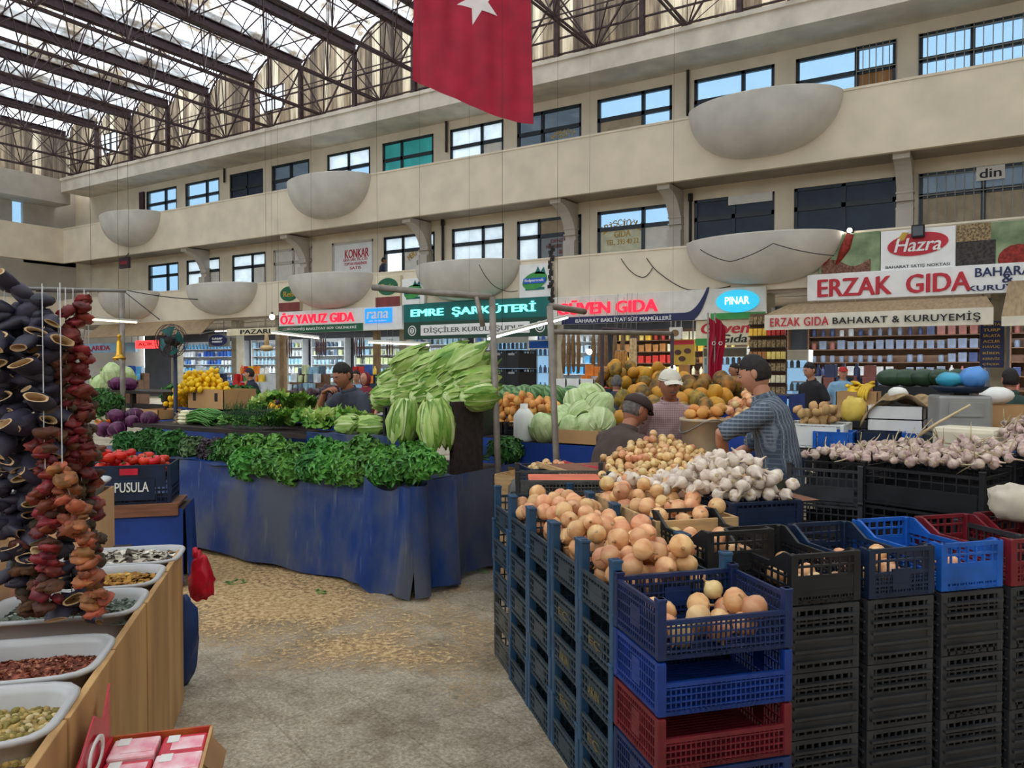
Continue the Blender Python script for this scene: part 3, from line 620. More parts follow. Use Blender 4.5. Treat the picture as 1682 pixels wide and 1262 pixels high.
def garlic_mesh(name, r, m, stem):
    b = MB(); ph = rnd.random()*6
    prof = [(.0, -.72), (.3, -.74), (.7, -.6), (.97, -.2), (1, .12), (.82, .45), (.45, .75), (.24, .98), (.17, 1.3), (.15, 1.6)]
    vs = []; n = 18
    for (q, z) in prof:
        for j in range(n):
            a = 2*PI*j/n; k = 1+.075*math.cos(6*a+ph)*min(1, q*1.4)*(1 if z < .8 else .2); vs.append((q*r*k*math.cos(a), q*r*k*math.sin(a), z*r))
    fs = [(i*n+j, i*n+(j+1) % n, (i+1)*n+(j+1) % n, (i+1)*n+j) for i in range(len(prof)-1) for j in range(n)]
    b.add(vs, fs, True); b.m = 2; b.ball((0, 0, -.74*r), (.3*r, .3*r, .1*r), 8, 4); b.m = 1
    if stem:
        L_ = stem; t = rnd.uniform(-.3, .3); b.tube([(0, 0, 1.5*r), (t*.1*L_, 0, 1.5*r+.4*L_), (t*.5*L_, .1*L_*t, 1.5*r+L_)], [.16*r, .13*r, .07*r], 6)
    else: b.tube([(0, 0, 1.45*r), (0, .1*r, 1.9*r)], [.16*r, .1*r], 6)
    return b.mesh(name, [m, 'garlic_stem', 'root_tuft'])
GARLIC = [garlic_mesh('garlic_bulb', .034*s, 'garlic_skin', 0) for s in (1, .9, 1.08)]
GARLIC_P = [garlic_mesh('garlic_bulb', .027*s, 'garlic_pink', L_) for s, L_ in ((1, .08), (.9, .11), (1.08, .0), (1, .05))]
def lumpy(name, r, m, amp=.12, n=12, k=8, fn=None):
    b = MB(); o = Vector((rnd.random()*9, rnd.random()*9, rnd.random()*9))
    b.ball((0, 0, 0), r, n, k, fn=fn or (lambda v: v*(1+amp*noise.noise(v*1.3+o)))); return b.mesh(name, m)
POTATO = [lumpy('potato', (.05, .036, .033), 'potato_skin', .25) for _ in range(3)]
POTATO_T = [lumpy('potato', (.052, .036, .033), 'potato_tan', .25) for _ in range(2)]
def lem(v):
    k = 1+.25*max(0, abs(v.x)-.85)/.15; return Vector((v.x*k, v.y, v.z))
LEMON = [lumpy('lemon', (.036, .029, .029), 'lemon_skin', fn=lem)]
def tomato_mesh():
    b = MB(); b.ball((0, 0, 0), (.042, .042, .035), 16, 9, fn=lambda v: Vector((v.x*(1+.04*math.cos(5*math.atan2(v.y, v.x))), v.y*(1+.04*math.cos(5*math.atan2(v.y, v.x))), v.z-.22*max(0, v.z-.7)*3)))
    b.m = 1
    for k in range(5):
        a = k*2*PI/5; b.add([(0, 0, .03), (.008*math.cos(a+.6), .008*math.sin(a+.6), .033), (.022*math.cos(a), .022*math.sin(a), .034), (.008*math.cos(a-.6), .008*math.sin(a-.6), .033)], [(0, 1, 2, 3)])
    b.tube([(0, 0, .03), (.003, 0, .045)], .003, 5); return b.mesh('tomato', ['tomato_skin', 'calyx'])
TOMATO = [tomato_mesh()]
mat('watermelon_dark', S(58, 84, 56), .35, .2, 5, col2=S(34, 56, 38)); WMELON_D = [lumpy('watermelon', (.15, .12, .12), 'watermelon_dark', .03, 18, 12)]
WMELON = [lumpy('watermelon', (.15, .125, .125), 'watermelon', .03, 18, 12)]
MELON = [lumpy('melon', (.098, .078, .078), m, .05, 14, 9) for m in ('melon_skin', 'melon_skin', 'melon_yellow')]
def leafgrid(b, f, nu, nv, ribcols, m_blade, m_rib, vmax=.75):
    vs = [f(i/nu, j/nv) for j in range(nv+1) for i in range(nu+1)]; n = len(b.v); b.v += [tuple(v) for v in vs]
    for j in range(nv):
        for i in range(nu):
            b.f.append([n+j*(nu+1)+i, n+j*(nu+1)+i+1, n+(j+1)*(nu+1)+i+1, n+(j+1)*(nu+1)+i]); b.sm.append(True)
            b.mi.append(m_rib if i in ribcols and j/nv < vmax else m_blade)
def headleaf(b, az, r, L, halfang, flare, ruf, m_blade, m_rib, tipin=.45, seed=0, nu=9, nv=9, splay=0):
    """one leaf wrapped round the head's axis; rib in the middle columns"""
    def f(u, v):
        d = (u-.5)*2; w = math.sin(PI*min(1, .12+.88*v)*.62)**.8*(1-.75*max(0, v-.8)/.2*abs(d)**0)
        rad = r*(math.sin(PI*(.16+.62*v)))**.9*(1-.25*v*tipin)+splay*v*v*L
        a = az+d*halfang*w*(1.15-.35*v); e = abs(d)**2
        rr = rad*(1+flare*e)+ruf*r*e*math.sin(v*17+seed+d*5)*.6
        rr += .05*r*math.sin(u*26+seed)*(1-abs(d))
        z = L*(v-.06*e)*(1-.0)+ruf*L*.06*math.sin(u*11+seed*2)*v
        if abs(d) < .2: rr += .05*r*(1-v)
        return (rr*math.cos(a), rr*math.sin(a), z)
    leafgrid(b, f, nu, nv, (nu//2,), m_blade, m_rib, .82)
def romaine_mesh(L=.33, r=.12, n1=7, n2=9):
    b = MB()
    for k in range(n1): headleaf(b, k*2.4, r*.72, L*.93, .95, .05, .05, 1, 2, seed=k)
    for k in range(n2): headleaf(b, k*2*PI/n2+rnd.uniform(-.2, .2), r*rnd.uniform(.95, 1.08), L*rnd.uniform(.9, 1.08), rnd.uniform(.7, .9), rnd.uniform(.03, .16), .08, 0 if k % 2 else 1, 2, seed=k*3.1, splay=rnd.uniform(0, .02))
    b.m = 2; b.ball((0, 0, .02), (r*.62, r*.62, .04), 12, 6)
    return b.mesh('romaine_cabbage', ['rom_outer', 'rom_inner', 'rom_rib'])
ROM = [romaine_mesh() for _ in range(3)]
ROMDOWN = [romaine_mesh(.34, .12, 7, 9) for _ in range(2)]
def cabbage_mesh(name, r, ml, mr, squash=.92, n=6, pointed=.0):
    b = MB(); sh = lambda v: Vector((v.x*(1-pointed*max(0, v.z)*.35), v.y*(1-pointed*max(0, v.z)*.35), v.z*(1+pointed*.25)))
    b.ball((0, 0, 0), (r, r, r*squash), 18, 12, fn=lambda v: sh(v)*(1+.02*math.sin(v.z*9+math.atan2(v.y, v.x)*4)))
    for k in range(n):
        az = k*2*PI/n+rnd.uniform(-.2, .2); q = 1.03+.012*k
        def f(u, v):
            d = (u-.5)*2; t = .25+1.05*v; a = az+d*.75*math.sin(min(1, .25+v)*PI*.62)
            e = abs(d)**3*.07+max(0, v-.8)*.35*rnd.uniform(.8, 1.1); rr = r*(q+e+.012*math.sin(d*14+v*9))
            p = sh(Vector((math.sin(t*1.55)*math.cos(a), math.sin(t*1.55)*math.sin(a), -math.cos(t*1.55)))); return (p.x*rr, p.y*rr, p.z*rr*squash)
        leafgrid(b, f, 8, 9, (), 0, 1)
        # raised pale midrib
        pts = [Vector(f(.5, v/6))*1.012 for v in range(6)]; b.m = 1; b.tube(pts, [r*.055*(1-.13*i) for i in range(6)], 6); b.m = 0
    b.m = 1; b.lathe([(0, -r*squash*1.1), (r*.2, -r*squash*1.1), (r*.24, -r*squash*.93)], 10)
    return b.mesh(name, [ml, mr])
CABW = [cabbage_mesh('white_cabbage', .13, 'cab_white', 'cab_rib', 1.0, 6, .7) for _ in range(2)]
CABP = [cabbage_mesh('purple_cabbage', .088, 'cab_purple', 'cab_purple_rib', .9, 5) for _ in range(2)]
def lettuce_mesh(r=.15, spread=1.0):
    b = MB()
    for ring, (cnt, tilt, ln, mi) in enumerate(((9, 1.25, 1.0, 0), (8, .95, .95, 0), (7, .65, .9, 1), (6, .35, .8, 1), (4, .12, .7, 1))):
        for k in range(cnt):
            az = k*2*PI/cnt+ring*.4+rnd.uniform(-.15, .15); tl = tilt*rnd.uniform(.85, 1.1); L_ = r*ln*rnd.uniform(.9, 1.12); sd = rnd.random()*9
            ca, sa = math.cos(az), math.sin(az)
            def f(u, v):
                d = (u-.5)*2; w = r*.5*math.sin(PI*min(1, .15+.8*v)*.6); ed = v*abs(d)+v*v*.6
                curl = tl*(.35+.65*v); out = L_*v*math.sin(curl); up = L_*v*math.cos(curl*.9)
                up += .16*r*ed*math.sin(d*7+sd)*math.cos(v*9+sd)+.05*r*abs(d)
                out += .09*r*ed*math.sin(d*11+sd*2)
                x, y = out, d*w+.05*r*ed*math.sin(v*15+sd)
                return (x*ca-y*sa, x*sa+y*ca, up)
            leafgrid(b, f, 8, 6, (3, 4) if ring > 1 else (), mi, 2, .4)
    return b.mesh('lettuce', ['let_outer', 'let_inner', 'rom_rib'])
LETT = [lettuce_mesh() for _ in range(3)]
def bunch_mesh(name, m, R=(.15, .12, .11), n=230, leaf=.05, droop=.5):
    b = MB()
    for k in range(n):
        z = rnd.uniform(-.55, 1); a = rnd.random()*2*PI; q = math.sqrt(1-z*z); s = rnd.uniform(.72, 1.08)
        p = Vector((q*math.cos(a)*R[0], q*math.sin(a)*R[1], z*R[2]))*s
        nrm = Vector((q*math.cos(a), q*math.sin(a), z+.25)).normalized(); nrm = (nrm+Vector((rnd.uniform(-.6, .6), rnd.uniform(-.6, .6), rnd.uniform(-.6, .6)))).normalized()
        t1 = nrm.cross(Vector((rnd.uniform(-1, 1), rnd.uniform(-1, 1), rnd.uniform(-1, 1)))).normalized(); t2 = nrm.cross(t1); l = leaf*rnd.uniform(.7, 1.25)
        for ang in (-1.0, 0, 1.0):
            d1 = t1*math.cos(ang)+t2*math.sin(ang); d2 = nrm.cross(d1); tip = p+d1*l-nrm*l*.25*droop*2
            b.add([p, p+d1*l*.5+d2*l*.32+nrm*l*.1, tip+d2*l*.12, tip+d1*l*.12-nrm*l*.1, tip-d2*l*.12, p+d1*l*.5-d2*l*.32+nrm*l*.1], [(0, 1, 2, 3), (0, 3, 4, 5)], False)
    b.m = 1
    for k in range(26):
        a = rnd.random()*2*PI; q = rnd.random(); b.tube([(rnd.uniform(-.02, .02), R[1]*.9+rnd.uniform(0, .05), -R[2]*.5), (q*R[0]*math.cos(a)*.8, q*R[1]*math.sin(a)*.8, R[2]*.4*rnd.random())], .0025, 4, False)
    return b.mesh(name, [m, 'green_stem'])
PARS = [bunch_mesh('parsley_bunch', 'parsley') for _ in range(3)]
PARSD = [bunch_mesh('parsley_bunch', 'parsley_dark') for _ in range(2)]
MINT = [bunch_mesh('mint_bunch', 'mint_grey', leaf=.05)]; PURPL = [bunch_mesh('purple_basil_bunch', 'purple_leaf', leaf=.036)]
def dill_mesh(L=.4, n=420):
    b = MB()
    for k in range(n):
        t = rnd.uniform(.2, 1); w = .02+.10*t; p = Vector((t*L, rnd.uniform(-w, w), rnd.uniform(0, .10)*(1.1-abs(t-.6))))
        d = Vector((rnd.uniform(.3, 1), rnd.uniform(-.8, .8), rnd.uniform(-.3, .8))).normalized()*rnd.uniform(.03, .06); s = d.cross(UPV).normalized()*.0016
        b.add([p-s, p+s, p+d+s*.3, p+d-s*.3], [(0, 1, 2, 3)]); 
        for q in range(3):
            e = Vector((rnd.uniform(-1, 1), rnd.uniform(-1, 1), rnd.uniform(-.5, 1)))*.018; o = p+d*rnd.uniform(.3, .9); b.add([o-s, o+s, o+e], [(0, 1, 2)])
    b.m = 1
    for k in range(24): b.tube([(0, rnd.uniform(-.02, .02), rnd.uniform(0, .05)), (.5*L, rnd.uniform(-.05, .05), rnd.uniform(.01, .06))], .003, 4, False)
    return b.mesh('dill_bunch', ['dill', 'green_stem'])
DILL = [dill_mesh()]
def scallion_mesh():
    b = MB()
    for k in range(16):
        y = rnd.uniform(-.045, .045); z = rnd.uniform(0, .06); b.m = 1
        b.tube([(-.012, y, z), (0, y, z), (.02, y, z), (.10, y*1.1, z)], [.003, .009, .012, .007], 7)
        b.m = 0; yy = y*2+rnd.uniform(-.03, .03); b.tube([(.10, y*1.1, z), (.24, y*1.5, z+rnd.uniform(0, .03)), (.42, yy, z+rnd.uniform(-.02, .02))], [.007, .006, .003], 6)
        b.m = 2
        for q in range(5): b.tube([(-.01, y, z), (-.045, y+rnd.uniform(-.02, .02), z+rnd.uniform(-.02, .02))], .0015, 3, False)
    return b.mesh('scallion_bunch', ['scallion_green', 'scallion_white', 'root_tuft'])
SCAL = [scallion_mesh()]
def banana_mesh():
    b = MB()
    for k in range(7):
        a = -.7+k*.23; pts = []
        for q in range(7):
            t = q/6; pts.append((.16*math.sin(t*1.5)*math.cos(a*.5)+.02, a*.07+.03*math.sin(a)*t*2, -.12*(1-math.cos(t*1.5))-.01*abs(k-3)))
        b.tube(pts, [.006, .013, .017, .018, .017, .013, .005], 6)
    b.ball((0.01, 0, 0), (.02, .05, .015), 8, 5); return b.mesh('banana_bunch', 'banana')
BANA = [banana_mesh()]
def carrot_mesh():
    b = MB(); b.tube([(0, 0, 0), (.01, 0, 0), (.06, .003, 0), (.15, 0, 0)], [.006, .016, .013, .002], 9); b.m = 1
    for k in range(4): b.tube([(0, 0, 0), (-.05, .01*(k-1.5), .008)], .002, 4, False)
    return b.mesh('carrot', ['carrot', 'green_stem'])
CARR = [carrot_mesh()]
def pile(meshes, name, cat, label, group, n, R, X, region, floor, cap, kk=26, tries=None, tilt=.6, sq=.92, rot=True):
    """drops n round things one after another on to a sloping support, each resting on those below"""
    rg = random.Random(n*7+int(R*1e4)); P = np.zeros((0, 3)); out = []
    X = X if isinstance(X, Matrix) else Matrix.Translation(X)
    for i in range(n):
        best = None
        for q in range(kk):
            u, v = region(rg)
            z = floor(u, v)+R*sq
            if len(P):
                d2 = (P[:, 0]-u)**2+(P[:, 1]-v)**2; mk = d2 < (2*R*.97)**2
                if mk.any(): z = max(z, float((P[mk, 2]+np.sqrt((2*R*.97)**2-d2[mk])*sq).max()))
            over = z-cap(u, v); key = over if over > 0 else over
            if best is None or key < best[0]: best = (key, u, v, z)
        if best[0] > R*.8: continue
        _, u, v, z = best; P = np.vstack([P, [u, v, z]])
        o = new(name, rg.choice(meshes)); o.matrix_world = X@Matrix.Translation((u, v, z))
        e = Euler((rg.uniform(-tilt, tilt), rg.uniform(-tilt, tilt), rg.uniform(0, 6.28)) if rot else (0, 0, rg.uniform(0, 6.28)))
        o.rotation_euler = (X.to_3x3()@e.to_matrix()).to_euler(); s = rg.uniform(.9, 1.08); o.scale = (s, s, s)
        tag(o, label, cat, group); out.append(o)
    return out
def rect(u0, u1, v0, v1): return lambda g: (g.uniform(u0, u1), g.uniform(v0, v1))
ABM = Matrix.Translation(AB_O)@Matrix.Rotation(AB_A, 4, 'Z')      # frame of the onion stand
# ================================================================== CRATES
def colmat(n, c, r=.42, v=.15, s=9, **k): mat(n, c, r, v, s, **k)
colmat('crate_teal', S(46, 62, 72)); colmat('crate_dusty', S(84, 84, 80), .7, .2); colmat('crate_navy', S(22, 42, 86)); colmat('crate_royal', S(20, 54, 130)); colmat('crate_red', S(104, 26, 36))
colmat('crate_black', S(50, 51, 54), .45); colmat('crate_blue', S(26, 92, 182)); colmat('crate_dnavy', S(24, 40, 66)); colmat('crate_mar', S(120, 30, 40)); colmat('crate_ebony', S(30, 31, 34), .42)
colmat('crate_post', S(44, 80, 112)); colmat('crate_label', S(70, 84, 120), .5); mat('wood_box', S(196, 160, 112), .75, .12, 4, stretch=(1, 8, 8)); mat('wood_brown', S(126, 82, 58), .7, .15, 4, stretch=(1, 8, 8)); mat('wood_dark', S(52, 42, 38), .75, .2, 4, stretch=(1, 6, 6))
mat('carton', S(190, 148, 100), .8, .06, 3); mat('carton_dark', S(150, 112, 76), .8, .08, 3); mat('styro', S(236, 234, 228), .7, .03, 6); mat('blue_cloth', S(24, 64, 148), .6, .15, 3)
mat('steel_grey', S(150, 150, 148), .45, .1, 4, metal=.2); mat('pole_steel', S(140, 132, 122), .5, .15, 8, metal=.3); mat('white_plastic', S(232, 232, 226), .4, .04, 3)
def lattice(b, A, U, V, w, h, nu, nv, t, bar=.006, rim=.014, solid=None):
    """an open panel: origin A, width along U, height along V, bars of thickness t"""
    A = Vector(A); U = Vector(U).normalized(); V = Vector(V).normalized(); W = U.cross(V)
    def slab(u0, v0, u1, v1, tt=t):
        vs = [A+U*u+V*v+W*k for k in (-tt/2, tt/2) for (u, v) in ((u0, v0), (u1, v0), (u1, v1), (u0, v1))]
        b.add(vs, [(0, 3, 2, 1), (4, 5, 6, 7), (0, 1, 5, 4), (1, 2, 6, 5), (2, 3, 7, 6), (3, 0, 4, 7)])
    slab(0, 0, w, rim); slab(0, h-rim, w, h, t*2.2)
    for i in range(nu+1): u = i*w/nu; slab(max(0, u-bar/2), 0, min(w, u+bar/2), h)
    for j in range(1, nv): v = j*h/nv; slab(0, v-bar/2, w, v+bar/2, t*1.7)
    if solid: slab(w*solid[0], h*solid[1], w*solid[2], h*solid[3], t*1.3)
def crate(name, label, w, d, h, m, post=.0, pm=None, nu=14, nv=4, ribs=False, dip=None, solid=None, front_solid=None, cat='crate', group=None, lm=None, pr=.028, endh=1):
    """open crate, origin at the centre of its base, long/short sides along x (w) and y (d)"""
    t = thing(name, label, cat, (0, 0, 0), 0, group); T = .008
    b = MB(); lattice(b, (-w/2, -d/2, .008), (1, 0, 0), (0, 1, 0), w, d, nu, max(4, int(nu*d/w)), .008, .009); b.build('bottom', m, t)
    hf = h*(dip or 1)
    k = dict(bar=.0045 if nu >= 26 else .007, rim=.014)
    for (A, U, ww, hh, sol) in (((-w/2+T, -d/2+T*.5, 0), (1, 0, 0), w-2*T, hf, front_solid or solid), ((-w/2+T, d/2-T*.5, 0), (1, 0, 0), w-2*T, h, solid)):
        b = MB(); lattice(b, A, U, (0, 0, 1), ww, hh, nu, nv, .005, solid=sol, **k)
        if ribs:
            for q in range(1, 4): z = hh*q/4; b.b2((A[0], A[1]-.012*(1 if A[1] < 0 else -1), z-.004), (A[0]+ww, A[1], z+.004))
        b.build('side_panel', m, t)
    for x in (-w/2+T*.5, w/2-T*.5):
        b = MB(); lattice(b, (x, -d/2+T, 0), (0, 1, 0), (0, 0, 1), d-2*T, h*endh, max(6, int(nu*d/w)), nv, .005, solid=solid, **k)
        if ribs:
            for q in range(1, 4): z = h*q/4; b.b2((x, -d/2+T, z-.004), (x+.010*(1 if x > 0 else -1), d/2-T, z+.004))
        b.build('end_panel', m, t)
    b0 = None
    for sx in (-1, 1):
        for sy in (-1, 1):
            b = MB(); x, y = sx*(w/2-pr/2+.003), sy*(d/2-pr/2+.003)
            b.rbox((x, y, (h+post)/2), (pr, pr, h+post), .004)
            if post: b.rbox((x, y, h+post-.006), (pr*1.12, pr*1.12, .012), .003)
            b.build('corner_post', pm or m, t)
    return t
def put(c, X, loc, rz, label, group=None): return dup(c, X@Vector(loc), rz, label, group)
HID = {}
def proto(*a, **k):
    c = crate(*a, **k); HID[c.name] = c; return c
def drop(c):     # removes a pattern crate that has been copied
    for ch in KIDS.pop(c.name, []):
        for g in KIDS.pop(ch.name, []): bpy.data.objects.remove(g)
        bpy.data.objects.remove(ch)
    bpy.data.objects.remove(c)
def stall_table(label, x0, x1, y0, y1, h, m='blue_cloth', skirt=True, cat='stall table', X=None, name='stall_table', top='wood_dark'):
    t = thing(name, label, cat, ((x0+x1)/2, (y0+y1)/2, 0)); w, d = x1-x0, y1-y0
    if X is not None: t.matrix_world = X@Matrix.Translation(((x0+x1)/2, (y0+y1)/2, 0))
    b = MB(); b.rbox((0, 0, h-.015), (w, d, .03), .004); b.build('table_top', top, t)
    for sx in (-1, 1):
        for sy in (-1, 1): b = MB(); b.box((sx*(w/2-.06), sy*(d/2-.06), (h-.03)/2), (.05, .05, h-.03)); b.build('leg', 'wood_dark', t)
    if skirt:
        b = MB(); pts = [(-w/2, d/2), (-w/2, -d/2), (w/2, -d/2), (w/2, d/2)]
        for (p, q) in zip(pts[:-1], pts[1:]):
            L_ = math.hypot(q[0]-p[0], q[1]-p[1]); nx, ny = (q[1]-p[1])/L_, -(q[0]-p[0])/L_
            b.grid(lambda u, v: (p[0]+(q[0]-p[0])*u+nx*(.012+.02*(1-v)+.014*math.sin(u*L_*14)*(1-v)), p[1]+(q[1]-p[1])*u+ny*(.012+.02*(1-v)+.014*math.sin(u*L_*14)*(1-v)), .04+(h-.03)*v), max(6, int(L_*20)), 5)
        b.build('cloth_skirt', m, t)
    return t
# ================================================================== VEGETABLE STALL with blue tarpaulin
def tarpmat():
    m = mat('tarp', S(14, 50, 120), .4, .1, 3); nt = m.node_tree; N = nt.nodes; L = nt.links; pb = N['Principled BSDF']
    tc = N.new('ShaderNodeTexCoord'); mp = N.new('ShaderNodeMapping'); mp.inputs['Scale'].default_value = (1.6, 1.6, .9); L.new(tc.outputs['Object'], mp.inputs[0])
    a = N.new('ShaderNodeTexNoise'); a.inputs['Scale'].default_value = 1.2; a.inputs['Detail'].default_value = 9; a.inputs['Roughness'].default_value = .62; L.new(mp.outputs[0], a.inputs['Vector'])
    f = N.new('ShaderNodeTexNoise'); f.inputs['Scale'].default_value = 18; f.inputs['Detail'].default_value = 5
    mp2 = N.new('ShaderNodeMapping'); mp2.inputs['Scale'].default_value = (1.5, 1.5, .12); L.new(tc.outputs['Object'], mp2.inputs[0]); L.new(mp2.outputs[0], f.inputs['Vector'])
    d = ramp(nt, a.outputs['Fac'], [(.40, (0, 0, 0)), (.60, (1, 1, 1))]); s = ramp(nt, f.outputs['Fac'], [(.62, (0, 0, 0)), (.74, (1, 1, 1))])
    blue = ramp(nt, a.outputs['Fac'], [(.3, S(11, 48, 112)), (.6, S(20, 64, 130))])
    x = N.new('ShaderNodeMix'); x.data_type = 'RGBA'; L.new(d, x.inputs[0]); L.new(blue, x.inputs[6]); x.inputs[7].default_value = (*S(84, 90, 104), 1)
    mh = N.new('ShaderNodeMath'); mh.operation = 'MULTIPLY'; mh.inputs[1].default_value = .45; L.new(s, mh.inputs[0])
    y = N.new('ShaderNodeMix'); y.data_type = 'RGBA'; L.new(mh.outputs[0], y.inputs[0]); L.new(x.outputs[2], y.inputs[6]); y.inputs[7].default_value = (*S(134, 138, 146), 1)
    L.new(y.outputs[2], pb.inputs['Base Color'])
    bp = N.new('ShaderNodeBump'); bp.inputs['Strength'].default_value = .3; bp.inputs['Distance'].default_value = .03; L.new(a.outputs['Fac'], bp.inputs['Height']); L.new(bp.outputs[0], pb.inputs['Normal'])
tarpmat()
SX, SY = -3.42, 4.24; SXL = -7.6; SYB = 5.6
tb = thing('stall_table', 'long stepped stall table under the blue tarpaulin and the greens', 'stall table', ((SX+SXL)/2, 5.2, 0))
def lb(name, m, x0, x1, y0, y1, z0, z1):
    b = MB(); c = tb.location; b.b2((x0-c.x, y0-c.y, z0), (x1-c.x, y1-c.y, z1)); return b.build(name, m, tb)
lb('table_top', 'wood_dark', SXL, -5.75, SY+.04, SYB, .72, .76); lb('table_top', 'wood_dark', -5.75, -4.8, SY+.04, 5.08, .72, .76); lb('table_top', 'wood_dark', -4.8, SX-.02, SY+.04, SYB, .72, .76)
lb('raised_shelf', 'wood_dark', SXL, -5.75, 4.68, SYB, .98, 1.02); lb('raised_shelf', 'wood_dark', -5.75, -4.8, 4.68, 5.08, .98, 1.02); lb('raised_shelf', 'wood_dark', -4.8, SX-.5, 4.68, SYB, .98, 1.02)
lb('raised_shelf', 'wood_dark', SXL, -5.75, 5.15, 6.0, 1.10, 1.13)
lb('side_board', 'wood_dark', SX-.06, SX-.02, 4.66, 5.05, .76, 1.34)
for x in (SXL+.1, -5.9, SX-.15):
    for y in (SY+.15, SYB-.1): lb('leg', 'wood_dark', x-.04, x+.04, y-.04, y+.04, 0, .72)
ta = thing('tarpaulin', 'dirty blue tarpaulin hanging to the floor round the vegetable stall', 'tarpaulin', (SX, SY, 0))
def fold(s):   # outward ripple along the skirt, strongest near the corner
    k = math.exp(-((s-.05)/.55)**2); return .012*math.sin(s*5.1)+.010*math.sin(s*11.7+1)+k*.045*math.sin(s*15+.6)+.02*k
def front(u, v):
    s = u*(SX-SXL); z = .035+.05*noise.noise(Vector((s*1.5, 3, 0)))*(1-v)+(.79-.035)*v; fl = (1-v)
    return (-s, -.05-fold(s)*(.25+fl)-.05*fl+.02*math.exp(-((v-.86)/.05)**2)*math.sin(s*4), z)
def side(u, v):
    s = u*(SYB-SY); z = .04+.04*noise.noise(Vector((s*2, 7, 0)))*(1-v)+(.80-.04)*v; fl = (1-v)
    return (.03+fold(s+.2)*(.25+fl)*1.2+.05*fl+.02*fl*math.sin(s*9), s-.05, z)
b = MB(); b.grid(front, 130, 14); b.build('front_sheet', 'tarp', ta)
b = MB(); b.grid(side, 60, 14); b.build('side_sheet', 'tarp', ta)
b = MB(); b.grid(lambda u, v: (.05-.50*u+.05*math.sin(v*2.2), -.13-.03*math.sin(u*9)-.055*(1-v)-.03*math.exp(-((u-.15)/.1)**2), (.0+.06*u*u+.02*math.sin(u*8))+.74*v+.02*math.sin(u*7)), 26, 12); b.build('corner_fold', 'tarp', ta)
b = MB(); b.grid(lambda u, v: (.07+.05*math.sin(u*8)+.04*(1-v), -.20+.46*u, .03+.76*v), 20, 10); b.build('corner_fold', 'tarp', ta)
b = MB(); b.grid(lambda u, v: (-u*(SX-SXL), -.06+.5*v-.03*math.sin(u*40)*(1-v), .785+.015*math.sin(v*3)+.012*math.sin(u*33)), 90, 4); b.build('top_sheet', 'tarp', ta)
b = MB(); b.grid(lambda u, v: (-.52-u*1.05, .40+.012*math.sin(u*22), .79+.26*v), 40, 4); b.grid(lambda u, v: (-.5-u*1.05, .40+.3*v, 1.045+.006*math.sin(u*18)), 30, 2); b.build('step_sheet', 'tarp', ta)
# straw dust under the stall front
b = MB(); R_ = random.Random(5)
vs = []; n = 60
for k in range(n):
    a = 2*PI*k/n; r = 1+.16*noise.noise(Vector((math.cos(a)*1.7, math.sin(a)*1.7, 2))); vs.append((3.4*math.cos(a)*r, 1.25*math.sin(a)*r, 0))
def dust():
    m = bpy.data.materials.new('straw_dust'); m.use_nodes = True; nt = m.node_tree; N = nt.nodes; L = nt.links; N.clear()
    o = N.new('ShaderNodeOutputMaterial'); tc = N.new('ShaderNodeTexCoord'); a = N.new('ShaderNodeTexNoise'); a.inputs['Scale'].default_value = 28; a.inputs['Detail'].default_value = 6; a.inputs['Roughness'].default_value = .7; L.new(tc.outputs['Object'], a.inputs[0])
    a2 = N.new('ShaderNodeTexNoise'); a2.inputs['Scale'].default_value = 1.5; a2.inputs['Detail'].default_value = 6; L.new(tc.outputs['Object'], a2.inputs[0])
    c = ramp(nt, a.outputs['Fac'], [(.35, S(148, 112, 74)), (.55, S(206, 174, 128)), (.7, S(232, 210, 170))]); d = N.new('ShaderNodeBsdfDiffuse'); L.new(c, d.inputs[0]); t = N.new('ShaderNodeBsdfTransparent')
    ad = N.new('ShaderNodeMath'); ad.operation = 'ADD'; L.new(a.outputs['Fac'], ad.inputs[0]); L.new(a2.outputs['Fac'], ad.inputs[1])
    mq = N.new('ShaderNodeMapping'); mq.inputs['Scale'].default_value = (1/3.4, 1/1.25, 0); L.new(tc.outputs['Object'], mq.inputs[0]); ln = N.new('ShaderNodeVectorMath'); ln.operation = 'LENGTH'; L.new(mq.outputs[0], ln.inputs[0])
    sb = N.new('ShaderNodeMath'); sb.operation = 'MULTIPLY_ADD'; sb.inputs[1].default_value = -.62; L.new(ln.outputs['Value'], sb.inputs[0]); L.new(ad.outputs[0], sb.inputs[2])
    f = ramp(nt, sb.outputs[0], [(.50, (0, 0, 0)), (.80, (.9, .9, .9))]); x = N.new('ShaderNodeMixShader'); L.new(f, x.inputs[0]); L.new(t.outputs[0], x.inputs[1]); L.new(d.outputs[0], x.inputs[2]); L.new(x.outputs[0], o.inputs[0]); M['straw_dust'] = m
dust()
b.add(vs, [tuple(range(n))]); o = b.build('straw_dust', 'straw_dust', None, (-4.9, 3.75, .004), -.12); tag(o, 'scattered straw-coloured dust on the floor along the blue tarpaulin', 'dust'); o['kind'] = 'stuff'
